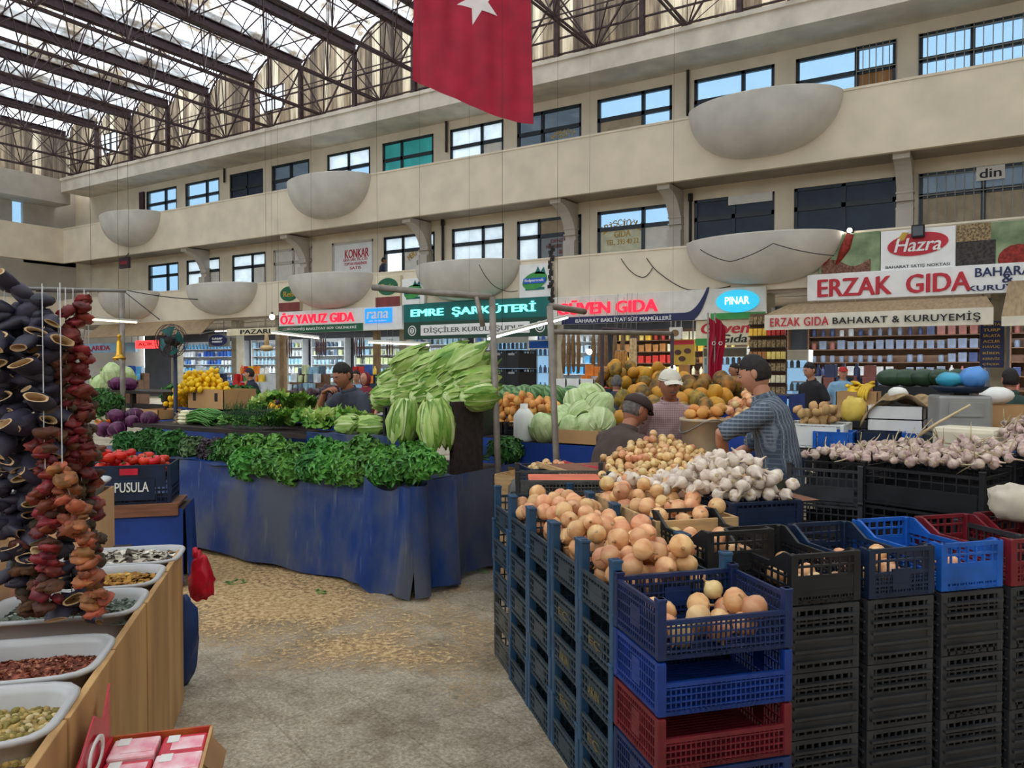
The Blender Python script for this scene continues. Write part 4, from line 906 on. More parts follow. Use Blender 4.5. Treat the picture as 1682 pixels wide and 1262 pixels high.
# ---- greens along the front
seq = [(208, 728, PARSD), (245, 724, PARSD), (283, 730, PARSD), (322, 740, MINT), (352, 742, PURPL), (385, 738, PARS), (418, 735, PARS), (405, 762, PARS), (452, 742, PARS), (490, 750, PARS), (478, 770, PARS), (530, 744, PARS), (566, 750, PARS), (545, 768, PARS), (600, 745, PARS), (608, 770, PARS), (636, 758, PARS), (440, 766, PARS), (515, 768, PARSD), (578, 769, PARS), (634, 774, PARS), (360, 756, PARSD), (680, 752, PARS), (664, 770, PARS), (700, 764, PARS)]
for i, (px, py, ms) in enumerate(seq):
    low = py > 756; p = at_Y(px, py, SY+(-.05 if low else .13)); m_ = ms[i % len(ms)]
    o = new(m_.name.split('.')[0], m_, None, (p.x, p.y, max(p.z, .86 if not low else .78)), (rnd.uniform(.1, .5), rnd.uniform(-.2, .2), rnd.uniform(-.3, .3)), rnd.uniform(.92, 1.12))
    kind = {'mint_bunch': ('grey-green mint bunch between the dark parsley and the purple basil', 'mint'), 'purple_basil_bunch': ('dark purple basil bunch in the middle of the parsley row', 'basil')}.get(o.name.split('.')[0])
    if kind: tag(o, *kind)
    elif ms is PARSD: tag(o, 'dark green parsley bunch at the left end of the row, above the tomato crate side', 'parsley', 'dark parsley bunches at the left end')
    elif low: tag(o, 'fresh parsley bunch drooping low over the front edge of the blue tarpaulin', 'parsley', 'low parsley bunches')
    else: tag(o, 'bright green parsley bunch lying in the row on the front of the blue stall', 'parsley', 'parsley bunches in the row')
def lay(me, name, px, py, Y, label, cat, rot=(0, 0, 0), s=1, group=None, z=None):
    p = at_Y(px, py, Y)
    if z is not None: p.z = z
    return tag(new(name, me, None, p, rot, s), label, cat, group)
for i, (px, py, Y, s) in enumerate(((540, 690, 4.88, 1.3), (508, 697, 4.86, 1.15), (582, 690, 4.92, 1.25), (480, 700, 4.92, 1.1), (458, 700, 4.95, 1.0))):
    lay(LETT[i % 3], 'lettuce', px, py, Y, ['curly lettuce in the middle of the lower row before the seated man', 'curly lettuce just right of the dill, lower row', 'curly lettuce next to the pale cabbages lying down', 'smaller curly lettuce behind the dill tips', 'leftmost small lettuce of the lower row'][i], 'lettuce', (.35, rnd.uniform(-.2, .2), i*1.3), s, z=1.06)
for i, (px, s) in enumerate(((436, 1.2), (466, 1.3), (494, 1.15))):
    lay(LETT[(i+1) % 3], 'lettuce', px, 668, 5.5, ['left one of three lettuces on the raised shelf behind the lower row', 'middle one of three lettuces on the raised shelf', 'right one of three lettuces on the raised shelf, beside the man\'s elbow'][i], 'lettuce', (.5, rnd.uniform(-.2, .2), i*2.1), s, z=1.16)
for i, (px, py, rz, dx) in enumerate(((572, 692, -.3, 0), (592, 697, .2, 0), (604, 688, 0, 0))):
    lay(ROM[i], 'romaine_cabbage', px-14, py, 4.80-.0*i, ['pale cabbage head lying before the lettuces, leftmost of three', 'pale cabbage head lying before the lettuces, middle of three', 'pale cabbage head lying next to the black box, rightmost of three'][i], 'cabbage', (PI/2*.95, .2*i, PI/2+.25+rz), .8, z=1.10)
for i, (px, rz) in enumerate(((360, .05), (385, -.15), (410, .1))): lay(DILL[0], 'dill_bunch', px, 690, 4.82, ['dill bunch lying against the scallions', 'middle dill bunch on the stall, right of the scallions', 'dill bunch nearest the lettuces'][i], 'dill', (0, 0, rz), (1, 1.35, 2.0), z=1.04)
for i, (px, py, rz) in enumerate(((300, 694, 0), (304, 684, .08), (312, 690, -.1), (318, 682, .05))): lay(SCAL[0], 'scallion_bunch', px, py, 4.9+.03*i, 'bunch of scallions lying with white roots to the left beside the dill', 'scallions', (0, 0, rz), (1.3, 1.3, 1.5), 'scallion bunches', z=1.03+.03*(i % 2))
for i, (px, py, Yy, me) in enumerate(((782, 740, 5.2, 0), (765, 735, 5.0, 0), (806, 742, 5.5, 1), (790, 748, 5.55, 1))):
    p = at_Y(px, py, Yy); p.x = min(p.x, SX-.08)
    if me == 0: tag(new('dill_bunch', DILL[0], None, (SX-.22, Yy-.1, .84+.06*i), (0, .1, 1.2+.2*i), 1.0), ['dill bunch on the right side of the blue stall, lower one', 'dill bunch on the right side of the blue stall, behind the dark board'][i], 'dill')
    else: tag(new('parsley_bunch', PARSD[i % 2], None, (SX-.1, Yy, .90), (.3, 0, 1.4), .95), ['dark parsley bunch at the right back corner of the blue stall', 'dark parsley bunch beside the dill on the right side of the blue stall'][i-2], 'parsley')
# ---- romaine heap on a black box
p0 = at_Y(628, 690, 4.74); p1 = at_Y(746, 690, 4.74)
c = crate('produce_box', 'low black box under the heap of cabbage heads on the blue stall', p1.x-p0.x, .62, .24, 'crate_ebony', nu=10, nv=3, solid=(.05, .05, .95, .95)); c.location = ((p0.x+p1.x)/2, 5.06, 1.045)
heads = [(613, 657, 0), (645, 656, 0), (678, 655, 0), (706, 656, 0), (733, 657, 0), (760, 655, 0), (624, 632, 1), (658, 637, 1), (692, 635, 1), (722, 634, 1), (750, 636, 1), (648, 612, 2), (684, 616, 2), (710, 612, 2), (742, 615, 2)]
for i, (px, py, row) in enumerate(heads):
    p = at_Y(px, py, 4.82+.06*row); d = Vector(((.42, .80, .10), (.55, .72, .22), (.72, .50, .42))[row]); d = (d+Vector((rnd.uniform(-.12, .12), 0, rnd.uniform(-.06, .08)))).normalized()
    q = d.to_track_quat('Z', 'Y')@Euler((0, 0, rnd.random()*6)).to_quaternion()
    o = new('romaine_cabbage', ROM[i % 3], None, p, q.to_euler(), rnd.uniform(.92, 1.05)*(1, 1.05, 1.15)[row])
    tag(o, ['long green cabbage head in the bottom row of the heap on the black box', 'long green cabbage head in the second row of the heap', 'long green cabbage head in the top row of the heap'][row], 'cabbage', ['cabbage heads, bottom row', 'cabbage heads, second row', 'cabbage heads, top row'][row])
for i, (px, s) in enumerate(((667, 1.0), (712, 1.12))):
    p = at_Y(px, 664, 4.56); tag(new('romaine_cabbage', ROMDOWN[i], None, (p.x, p.y, 1.345), (PI-.12, .08*(1-2*i), i), s), ['large green cabbage hanging tips down from the black box, left one', 'large green cabbage hanging tips down from the black box, right one'][i], 'cabbage')
# ---- lemons in a carton
p0 = at_Y(280, 668, 5.35); p1 = at_Y(366, 668, 5.35)
def carton(label, x0, x1, y0, y1, z0, z1, m='carton', flaps=False, name='cardboard_box', X=None, holes=False):
    t = thing(name, label, 'box', ((x0+x1)/2, (y0+y1)/2, z0))
    if X is not None: t.matrix_world = X@Matrix.Translation(((x0+x1)/2, (y0+y1)/2, z0))
    w, d, h = x1-x0, y1-y0, z1-z0; b = MB(); T = .008
    b.b2((-w/2, -d/2, 0), (w/2, d/2, T)); b.b2((-w/2, -d/2, 0), (w/2, -d/2+T, h)); b.b2((-w/2, d/2-T, 0), (w/2, d/2, h)); b.b2((-w/2, -d/2, 0), (-w/2+T, d/2, h)); b.b2((w/2-T, -d/2, 0), (w/2, d/2, h)); b.build('box_body', m, t)
    if flaps:
        for sx in (-1, 1): f = MB(); f.add([(sx*w/2, -d/2, h), (sx*w/2, d/2, h), (sx*(w/2+.09), d/2-.02, h-.05), (sx*(w/2+.09), -d/2+.02, h-.05)], [(0, 1, 2, 3)]); f.build('box_flap', m, t)
    if holes:
        for sx in (-1, 1): f = MB(); f.rbox((sx*w*.3, -d/2-.001, h*.62), (.05, .006, .09), .002); f.build('hand_hole', 'wood_dark', t)
    return t
carton('brown cardboard box of lemons on the raised shelf of the stall', p0.x+.30, p1.x, 5.36, 5.8, 1.14, 1.36, holes=True)
carton('plain cardboard box below the lemons, beside the scallions', p0.x-.02, p0.x+.3, 5.0, 5.3, 1.03, 1.14)
pile(LEMON, 'lemon', 'lemon', 'yellow lemon in the heap over the cardboard box', 'lemons', 190, .031, Matrix.Translation((0, 0, 0)), rect(p0.x-.02, p1.x-.10, 5.28, 5.72), lambda u, v: 1.13+.20*max(0, min(1, (u-p0.x)/.34)), lambda u, v: 1.20+.36*max(0, 1-abs(u-p0.x-.36)/.42)+.25*max(-.3, min(0, v-5.45)), tilt=3)
# ---- purple and white cabbages with a small shelf, left end of the stall
for i, (px, py, Y, lab) in enumerate(((190, 684, 4.75, 'purple cabbage on the stall, upper left of the lower group'), (221, 682, 4.95, 'purple cabbage at the back of the lower group'), (246, 688, 4.8, 'purple cabbage at the right end of the lower group'), (192, 705, 4.62, 'purple cabbage at the front of the lower group'), (217, 692, 4.72, 'small purple cabbage in the middle of the lower group'), (172, 705, 4.6, 'leftmost front purple cabbage beside the carrots'), (192, 630, 5.4, 'purple cabbage on the shelf, left one'), (212, 631, 5.4, 'purple cabbage on the shelf, right one'), (236, 690, 5.05, 'purple cabbage tucked behind the right end of the group'))):
    lay(CABP[i % 2], 'purple_cabbage', px, py, Y, lab, 'cabbage', (rnd.uniform(-.5, .5), rnd.uniform(-.5, .5), i), 1.0 if i != 4 else .8)
for i, (px, py, Y) in enumerate(((185, 615, 5.6), (166, 634, 5.5), (205, 622, 5.9))): lay(CABW[i % 2], 'white_cabbage', px, py, Y, ['pale green cabbage on top of the far left shelf', 'pale green cabbage left of the purple ones on the shelf', 'pale cabbage half hidden behind the shelf purple cabbages'][i], 'cabbage', (.3, .2, i), 1.05)
q0 = at_Y(160, 648, 5.25); q1 = at_Y(268, 648, 5.25)
t = thing('produce_shelf', 'dark wooden produce shelf behind the lower purple cabbages', 'shelf', ((q0.x+q1.x)/2, 5.5, 1.02)); w = q1.x-q0.x
b = MB(); b.box((0, .05, .29), (w, .6, .03)); b.build('shelf_board', 'wood_dark', t); b = MB(); b.box((0, -.2, .13), (w, .03, .06)); b.build('rail', 'wood_dark', t)
for x in (-.48, 0, .48): b = MB(); b.box((x*w, -.2, .14), (.05, .05, .28)); b.build('post', 'wood_dark', t)
for i in range(7): lay(CARR[0], 'carrot', 156+i*3.4, 690+4*(i % 3), 4.62, 'orange carrot in the bundle left of the purple cabbages', 'carrot', (.2, .7+.1*(i % 3), 1.1+.2*i), 1.3, 'carrots')
for i, (px, py) in enumerate(((165, 655), (178, 662), (158, 668))): lay(PARSD[i % 2], 'leafy_greens', px, py, 4.9, 'dark leafy greens hanging below the pale cabbages beside the shelf', 'greens', (.6, 0, i), 1.0, 'leafy greens by the shelf')
# ================================================================== ONION STAND (crates in the AB frame)
W1, D1 = .45, .335
CT = {}
def cproto(key, *a, **k): CT[key] = crate(*a, **k)
cproto('teal', 'crate', 'x', W1, D1, .172, 'crate_teal', post=.055, pm='crate_post', nu=16, nv=4, solid=(.3, .25, .7, .75), endh=.72, pr=.036)
cproto('dusty', 'crate', 'x', W1, D1, .172, 'crate_dusty', post=.0, nu=16, nv=4, solid=(.3, .25, .7, .75), endh=.72)
cproto('navy', 'crate', 'x', W1, D1, .162, 'crate_navy', post=.0, nu=26, nv=5, solid=(.42, .3, .62, .8), front_solid=(0, 0, 0, 0))
cproto('royal', 'crate', 'x', W1, D1, .162, 'crate_royal', post=.0, nu=26, nv=5, dip=.62, solid=(.4, .25, .6, .75), front_solid=(0, 0, 0, 0))
cproto('red', 'crate', 'x', W1, D1, .162, 'crate_red', post=.0, nu=26, nv=5, dip=.62, solid=(.4, .25, .6, .75), front_solid=(0, 0, 0, 0))
cproto('navytop', 'crate', 'x', W1, D1, .165, 'crate_navy', post=.02, nu=26, nv=5, dip=.72, front_solid=(0, 0, 0, 0), solid=(.4, .3, .62, .7))
def put_ab(key, a, b, z, label, group=None, rz=0): return dup(CT[key], ab(a, b, z), AB_A+rz, label, group)
for lv, (key, z, lab) in enumerate((('navy', .058, 'navy crate at the bottom of the nearest corner stack, below the frame edge'), ('navy', .226, 'navy crate under the dark red one in the nearest corner stack'), ('red', .394, 'dark red crate in the nearest corner stack'), ('royal', .562, 'royal blue crate between the dark red one and the onion crate'), ('navytop', .73, 'navy crate holding a few onions on top of the nearest corner stack'))):
    c = put_ab(key, .225, .1725, z, lab)
t = thing('pallet', 'low dark plastic pallet under the nearest corner stack', 'pallet', ab(.225, .1725, 0), AB_A); b = MB(); b.rbox((0, 0, .046), (.45, .33, .02), .004); b.build('deck', 'crate_black', t)
for s in (-1, 0, 1): b = MB(); b.box((s*.19, 0, .018), (.06, .33, .036)); b.build('runner', 'crate_black', t)
ordw = ['nearest corner', 'second', 'third', 'fourth', 'fifth', 'farthest']
lvw = ['bottom', 'second lowest', 'middle', 'second highest', 'top']
mat('stencil', S(112, 100, 66), .7, .1, 5)
for k in range(1, 6):
    for lv in range(5):
        key = 'dusty' if (k == 5 and lv < 2) else 'teal'; jit = rnd.uniform(-.006, .006)
        c = put_ab(key, .225+jit, .1725+.347*k, .18*lv, '%s teal crate in the %s stack of the onion row' % (lvw[lv], ordw[k]) if k < 5 else '%s crate of the farthest stack of the onion row%s' % (lvw[lv], ', faded grey' if lv < 2 else ''))
        if lv in (1, 2, 3) and k in (1, 2): # stencilled initials on the end panel that faces the aisle
            vs, fs = text_mesh('EÇ' if lv % 2 else 'AKIN', .11, .035, .002, .02); MB().add(vs, fs, False, Matrix.Translation((-W1/2-.004, 0, .062))@Matrix.Rotation(-PI/2, 4, 'Z')).build('stencil', 'stencil', c)
def dome(a0, a1, b0, b1, z, h): return lambda u, v: z+h*max(0, 1-((u-(a0+a1)/2)/((a1-a0)/2))**4)*max(0.2, 1-((v-(b0+b1)/2)/((b1-b0)/2))**4)
pile(ONION[:2]+ONION[3:], 'onion', 'onion', 'large peach-coloured onion heaped over the teal crates behind the navy corner crate', 'large onions on the teal crates', 150, .042, ABM, rect(.05, .39, .41, 1.85), lambda u, v: .785, lambda u, v: .86+.10*max(0, 1-((u-.19)/.22)**2)*(1 if v < 1.5 else .7), tilt=2.6)
pile(ONION, 'onion', 'onion', 'onion lying inside the navy crate on top of the nearest corner stack', 'onions in the navy corner crate', 14, .042, ABM, rect(.06, .39, .05, .29), lambda u, v: .742, lambda u, v: .93, tilt=2.6)
# second rank: wooden boxes and a black crate, standing on stacked black crates
def woodbox(label, a0, a1, b0, b1, z0, h):
    t = thing('wooden_box', label, 'box', ab((a0+a1)/2, (b0+b1)/2, z0), AB_A); w, d = a1-a0, b1-b0
    for (x0, y0, x1, y1, nm) in ((-w/2, -d/2, w/2, -d/2+.014, 'side_board'), (-w/2, d/2-.014, w/2, d/2, 'side_board'), (-w/2, -d/2+.014, -w/2+.014, d/2-.014, 'end_board'), (w/2-.014, -d/2+.014, w/2, d/2-.014, 'end_board')):
        b = MB(); b.rbox(((x0+x1)/2, (y0+y1)/2, h/2), (x1-x0, y1-y0, h), .003); b.build(nm, 'wood_box', t)
    b = MB(); b.box((0, 0, .006), (w-.03, d-.03, .012)); b.build('base_board', 'wood_box', t); return t
woodbox('pale wooden onion box right behind the black crate', .475, .885, 1.02, 1.40, .80, .125)
woodbox('pale wooden onion box second from the black crate, before the garlic', .475, .885, 1.42, 1.80, .80, .125)
cproto('stackblk', 'crate', 'x', .42, .36, .19, 'crate_black', nu=10, nv=4)
def blkstack(a, b, zs, w, lab):
    for i, z in enumerate(zs): put_ab('stackblk', a, b, z, lab % ['lowest', 'second', 'third', 'fourth', 'fifth'][i])
blkstack(.68, 1.22, (0, .2, .4, .6), .4, '%s black crate under the first pale wooden onion box'); blkstack(.68, 1.62, (0, .2, .4, .6), .4, '%s black crate under the second pale wooden onion box')
pile(ONION, 'onion', 'onion', 'onion in the pale wooden box right behind the black crate', 'onions in the first wooden box', 34, .042, ABM, rect(.53, .83, 1.08, 1.35), lambda u, v: .825, lambda u, v: .93, tilt=2.6)
pile(ONION, 'onion', 'onion', 'onion in the second pale wooden box, before the garlic heap', 'onions in the second wooden box', 46, .042, ABM, rect(.52, .80, 1.47, 1.76), lambda u, v: .825, lambda u, v: .97, tilt=2.6)
# deep crates on the right
WD, DD = .29, .5
def deep(key, m, h, sag=False, solid=None, ribs=False):
    t = thing('crate', 'x', 'crate'); T = .007
    b = MB(); lattice(b, (-WD/2, -DD/2, .008), (1, 0, 0), (0, 1, 0), WD, DD, 8, 12, .008, .009); b.build('bottom', m, t)
    for y in (-DD/2+.004, DD/2-.004):
        b = MB(); lattice(b, (-WD/2+T, y, 0), (1, 0, 0), (0, 0, 1), WD-2*T, h, 7 if sag else 9, 4, .006, bar=.008, rim=.016)
        if sag: lattice(b, (-WD/2+T, y+.001, 0), (1, 0, 0), (0, 0, 1), WD-2*T, h*.5, 21, 6, .004, bar=.004, rim=.01)
        if solid: b.box((0, y, h*.36), (WD*solid, .008, h*.42))
        if ribs:
            for q in range(1, 6): b.box((0, y-.008*(1 if y < 0 else -1), h*q/6), (WD-.02, .022, .009))
        b.build('end_panel', m, t)
    for x in (-WD/2+.004, WD/2-.004):
        b = MB(); hh = h*.72 if sag else h
        lattice(b, (x, -DD/2+T, 0), (0, 1, 0), (0, 0, 1), DD-2*T, hh, 12, 4, .006, bar=.008, rim=.018)
        if sag:
            X = Matrix(((0, 1, 0, x), (1, 0, 0, 0), (0, 0, 1, 0), (0, 0, 0, 1)))
            for s in (-1, 1): b.prism([(s*(DD/2-T), hh-.02), (s*(DD/2-T), h), (s*(DD/2-.05), h), (s*(DD/2-.14), hh)], -.006, .006, X)
        if ribs:
            for q in range(1, 6): b.box((x+.008*(1 if x > 0 else -1), 0, h*q/6), (.016, DD-.02, .007))
        b.build('side_panel', m, t)
    for sx in (-1, 1):
        for sy in (-1, 1): b = MB(); b.rbox((sx*(WD/2-.012), sy*(DD/2-.012), h/2), (.03, .03, h), .004); b.build('corner_post', m, t)
    CT[key] = t
deep('deepblk', 'crate_black', .243, ribs=True, solid=.82); deep('topblk', 'crate_ebony', .185, True, solid=.9); deep('topnavy', 'crate_dnavy', .185, True, solid=.28); deep('topblue', 'crate_blue', .185, True, solid=.82); deep('topred', 'crate_mar', .185, True)
dl = ['right beside the navy corner stack', 'second', 'third', 'fourth', 'fifth']
for k in range(5):
    a = .68+WD/2+.333*k
    for lv in range(3): put_ab('deepblk', a, .34+DD/2, .245*lv, '%s deep black crate in the %s of the black stacks on the right' % (('lowest', 'middle', 'highest')[lv], ('first', 'second', 'third', 'fourth', 'fifth')[k]))
    key, lab = (('topblk', 'open black crate on the black stacks, beside the navy onion crate'), ('topnavy', 'dark navy open crate between the black and the bright blue one'), ('topblue', 'bright blue open crate on the black stacks'), ('topred', 'dark red open crate beside the bright blue one'), ('topred', 'dark red open crate at the right edge of the picture'))[k]
    put_ab(key, a+rnd.uniform(-.01, .01), .34+DD/2+rnd.uniform(-.01, .01), .738, lab)
    n_ = (9, 11, 4, 0, 0)[k]
    if n_: pile(ONION, 'onion', 'onion', ('onion in the open black crate on the stacks', 'onion in the dark navy open crate', 'onion in the bright blue open crate')[k], ('onions in the open black crate', 'onions in the dark navy open crate', 'onions in the bright blue crate')[k], n_, .04, ABM, rect(a-.1, a+.1, .39, .75), lambda u, v: .755, lambda u, v: .92, tilt=2.6)
put_ab('topblk', .645, .86, .775, 'black open crate with onions between the navy corner crate and the wooden boxes')
pile(ONION, 'onion', 'onion', 'onion in the black crate before the wooden boxes', 'onions in the black crate before the wooden boxes', 14, .041, ABM, rect(.55, .74, .68, 1.0), lambda u, v: .80, lambda u, v: .95, tilt=2.6)
for lv in range(3): put_ab('deepblk', .645, .86, .255*lv, '%s black crate hidden under the open black crate before the wooden boxes' % ('lowest', 'middle', 'highest')[lv])
# garlic in a navy crate, heap behind it
cproto('garnavy', 'crate', 'x', .37, .32, .185, 'crate_dnavy', nu=14, nv=4, solid=(.08, .3, .92, .85))
put_ab('garnavy', 1.09, 1.27, .785, 'navy crate under the white garlic heap')
for i in range(4): put_ab('stackblk', 1.10, 1.28, .195*i, '%s black crate stacked under the navy garlic crate' % ('lowest', 'second', 'third', 'highest')[i])
pile(GARLIC, 'garlic_bulb', 'garlic', 'large white garlic bulb heaped over the navy crate', 'white garlic bulbs', 105, .034, ABM, lambda g: (lambda u, v: (u+.10-.34*v, 1.14+.66*v))(g.uniform(.82, 1.16), g.random()), lambda u, v: .96 if v < 1.45 else .95, lambda u, v: .97+.18*math.exp(-((u-1.06)/.2)**2-((v-1.38)/.25)**2)+.02, tilt=2.8)
t = thing('display_board', 'sloping wooden board carrying the yellow onion heap and the garlic', 'board', ab(1.1, 2.05, 0), AB_A)
b = MB(); b.add([(-.50, -.62, .90), (.52, -.62, .90), (.52, -.05, .90), (-.50, -.05, .90)], [(0, 1, 2, 3)]); b.add([(-.30, -.05, .875), (.52, -.05, .875), (.52, .78, .955), (-.62, .78, .955)], [(0, 1, 2, 3)]); b.build('board', 'wood_brown', t)
b = MB(); b.bar((-.30, -.06, .89), (.52, -.06, .89), .016, .06); b.bar((-.30, -.06, .88), (-.62, .78, .96), .016, .03); b.build('edge_rail', 'wood_box', t)
for x in (-.5, .48):
    for y in (-.1, .7): b = MB(); b.box((x, y, .45), (.05, .05, .9)); b.build('leg', 'wood_dark', t)
pile(ONION_S, 'small_onion', 'onion', 'small yellow onion in the big sloping heap before the men', 'small yellow onions in the heap', 295, .028, ABM, lambda g: (lambda u, v: (.84-.34*v+(.76+.34*v)*u, 2.0+.74*v))(g.random(), g.random()), lambda u, v: .885+.10*max(0, (v-2.0)/.8), lambda u, v: .915+.22*max(0, (v-1.9)/.8)*math.exp(-((u-1.28)/.36)**2), kk=16, tilt=2.6)
# shallow tray crate with an orange sheet
cproto('tray', 'crate', 'x', .54, .42, .085, 'crate_dusty', post=.05, pm='crate_black', nu=26, nv=4)
put_ab('tray', .46, 2.27, .875, 'shallow grey-black tray crate with an orange sheet inside', rz=-.26)
mat('orange_sheet', S(216, 108, 78), .6, .1, 4, bump=.1)
t = thing('printed_sheet', 'orange sheet lying in the shallow grey-black tray crate', 'sheet', ab(.47, 2.25, .945), AB_A-.26); b = MB(); b.rbox((0, 0, 0), (.42, .26, .012), .003); b.build('sheet_body', 'orange_sheet', t)
for i in range(4): put_ab('stackblk', .42, 2.30, .217*i, '%s black crate under the shallow tray crate' % ('lowest', 'second', 'third', 'highest')[i])
put_ab('garnavy', .62, 2.98, .74, 'navy crate of small pale onions behind the tray crate'); 
pile(ONION_S, 'small_onion', 'onion', 'small pale onion in the navy crate behind the tray crate', 'small onions behind the tray crate', 24, .028, ABM, rect(.49, .75, 2.86, 3.10), lambda u, v: .87, lambda u, v: .95, tilt=2.6)
for i in range(3): put_ab('stackblk', .62, 2.98, .24*i, '%s black crate under the navy crate of small pale onions' % ('lowest', 'middle', 'highest')[i])
# bucket of onions
bp_ = ab(1.66, 2.74, 0); mat('old_bucket', S(196, 178, 150), .55, .1, 6)
t = thing('bucket', 'old beige plastic bucket full of onions between the two buyers', 'bucket', (bp_.x, bp_.y, .98)); b = MB(); b.lathe([(0, .0), (.135, 0), (.14, .01), (.158, .25), (.166, .25), (.166, .27), (.152, .27), (.146, .2), (.13, .02)], 24); b.build('bucket_body', 'old_bucket', t)
b = MB(); b.tube([(.166*math.cos(a), .166*math.sin(a), .22-.05*math.sin(a*2)) for a in [PI+PI*k/10 for k in range(11)]], .004, 5); b.build('handle', 'iron_bar', t)
pile(POTATO, 'potato', 'potato', 'orange-brown potato in the beige bucket', 'potatoes in the bucket', 16, .04, Matrix.Translation((bp_.x, bp_.y, 0)), lambda g: (lambda r, a: (r*math.cos(a), r*math.sin(a)))(.11*math.sqrt(g.random()), g.random()*6.28), lambda u, v: 1.19, lambda u, v: 1.29)
for i in range(4): put_ab('stackblk', 1.72, 2.78, .243*i, '%s black crate under the beige bucket' % ('lowest', 'second', 'third', 'highest')[i])
# ================================================================== GARLIC STAND on the right (pink garlic with stems)
GA = math.radians(-18); gp = at_d(1406, 765, 4.3); GM = Matrix.Translation((gp.x, gp.y, 0))@Matrix.Rotation(GA, 4, 'Z')
cproto('gblk', 'crate', 'x', .62, .40, .2, 'crate_ebony', post=.03, nu=10, nv=4, solid=(.04, .08, .96, .55))
cproto('gblk2', 'crate', 'x', .40, .40, .2, 'crate_black', post=.03, nu=10, nv=4, solid=(.1, .1, .9, .5))
def gput(key, x, y, z, label, rz=0): return dup(CT[key], GM@Vector((x, y, z)), GA+rz, label)
for i in range(5):
    gput('gblk', .33, .22, .212*i, '%s black crate of the front garlic stack' % ('lowest', 'second', 'third', 'fourth', 'top')[i]); gput('gblk2', -.22, .12, .205*i, '%s black crate of the left garlic stack, turned slightly' % ('lowest', 'second', 'third', 'fourth', 'top')[i], .35)
    gput('gblk', .33, .66, .225*i, '%s black crate of the second garlic stack behind the front one' % ('lowest', 'second', 'third', 'fourth', 'top')[i]); gput('gblk2', -.18, .62, .212*i, '%s black crate behind the left garlic stack' % ('lowest', 'second', 'third', 'fourth', 'top')[i], .2)
    gput('gblk', 1.0, .72, .24*i, '%s black crate of the right garlic stack by the picture edge' % ('lowest', 'second', 'third', 'fourth', 'top')[i])
    gput('gblk', .62, 1.15, .235*i, '%s black crate of the back garlic stack' % ('lowest', 'second', 'third', 'fourth', 'top')[i])
pile(GARLIC_P, 'garlic_bulb', 'garlic', 'pinkish garlic bulb with dry stem heaped on the black crates at right', 'pinkish garlic on the black crates', 160, .028, GM, lambda g: (lambda u, v: (-.36+.98*u+.12*v, .06+.82*v))(g.random(), g.random()), lambda u, v: 1.05+.06*v+.11*max(0, u+.2)*max(.2, v), lambda u, v: 1.10+.13*max(0, u+.2)*max(.2, v), kk=12, tilt=2.2)
pile(GARLIC_P, 'garlic_bulb', 'garlic', 'pinkish garlic bulb in the back heap nearest the grey scale', 'pinkish garlic in the back heap', 60, .028, GM, rect(.36, .90, .97, 1.34), lambda u, v: 1.17, lambda u, v: 1.27, kk=12, tilt=2.2)
for i in range(16):
    u, v = rnd.uniform(-.3, .65), rnd.uniform(.1, .9); b = MB(); d = Vector((rnd.uniform(-1, 1), rnd.uniform(-1, 1), rnd.uniform(.0, .25))).normalized()*rnd.uniform(.1, .2); b.tube([(0, 0, 0), d*.5+UPV*.01, d], [.003, .0025, .0015], 5)
    tag(b.build('garlic_stalk', 'garlic_stem', None, GM@Vector((u, v, 1.11+.13*max(0, u+.2)*v))), 'dry pale garlic stalk lying loose on the pinkish garlic heap', 'stalk', 'loose garlic stalks')
o = tag(new('garlic_bulb', GARLIC_P[1], None, GM@Vector((.05, .62, 1.14)), (.2, .5, 0), 1.3), 'garlic bulb with a long stem standing up out of the heap beside the white tub', 'garlic')
b = MB(); b.tube([(0, 0, 0), (.04, 0, .1), (.11, 0, .24)], [.008, .007, .005], 6); b.build('long_stem', 'garlic_stem', o, (0, 0, .04))
mat('cream_plastic', S(222, 212, 186), .5, .05, 4)
t = thing('plastic_tub', 'upturned cream plastic tub behind the garlic heap', 'tub', GM@Vector((.22, 1.02, 1.08)), GA); b = MB(); b.rbox((0, 0, .075), (.36, .24, .15), .03); b.build('tub_body', 'cream_plastic', t); b = MB(); b.rbox((0, 0, .008), (.39, .27, .016), .006); b.build('rim', 'cream_plastic', t)
gput('gblk2', .2, 1.02, .84, 'black crate under the upturned cream tub')
for i in range(4): gput('gblk2', .2, 1.02, .21*i, '%s black crate stacked under the cream tub' % ('lowest', 'second', 'third', 'fourth')[i])
# sack at the right edge
mat('sack_cloth', S(206, 196, 176), .85, .08, 8, bump=.15)
p = at_d(1678, 826, 3.5); b = MB(); b.ball((0, 0, 0), (.14, .12, .085), 24, 16, fn=lambda v: Vector([math.copysign(abs(q)**.7, q) for q in v])*(.95+.16*noise.noise(v*2.3)+.05*math.sin(v.x*14+v.z*5)))
o = b.build('cloth_sack', 'sack_cloth', None, p); tag(o, 'white cloth sack lying on the crates at the right edge', 'sack')
for i in range(3): dup(CT['stackblk'], (p.x, p.y, .3*i-.0 if i else 0), AB_A, '%s black crate under the white cloth sack' % ('lowest', 'middle', 'top')[i], scale=(1, 1, 1.5))
for c in CT.values(): drop(c)
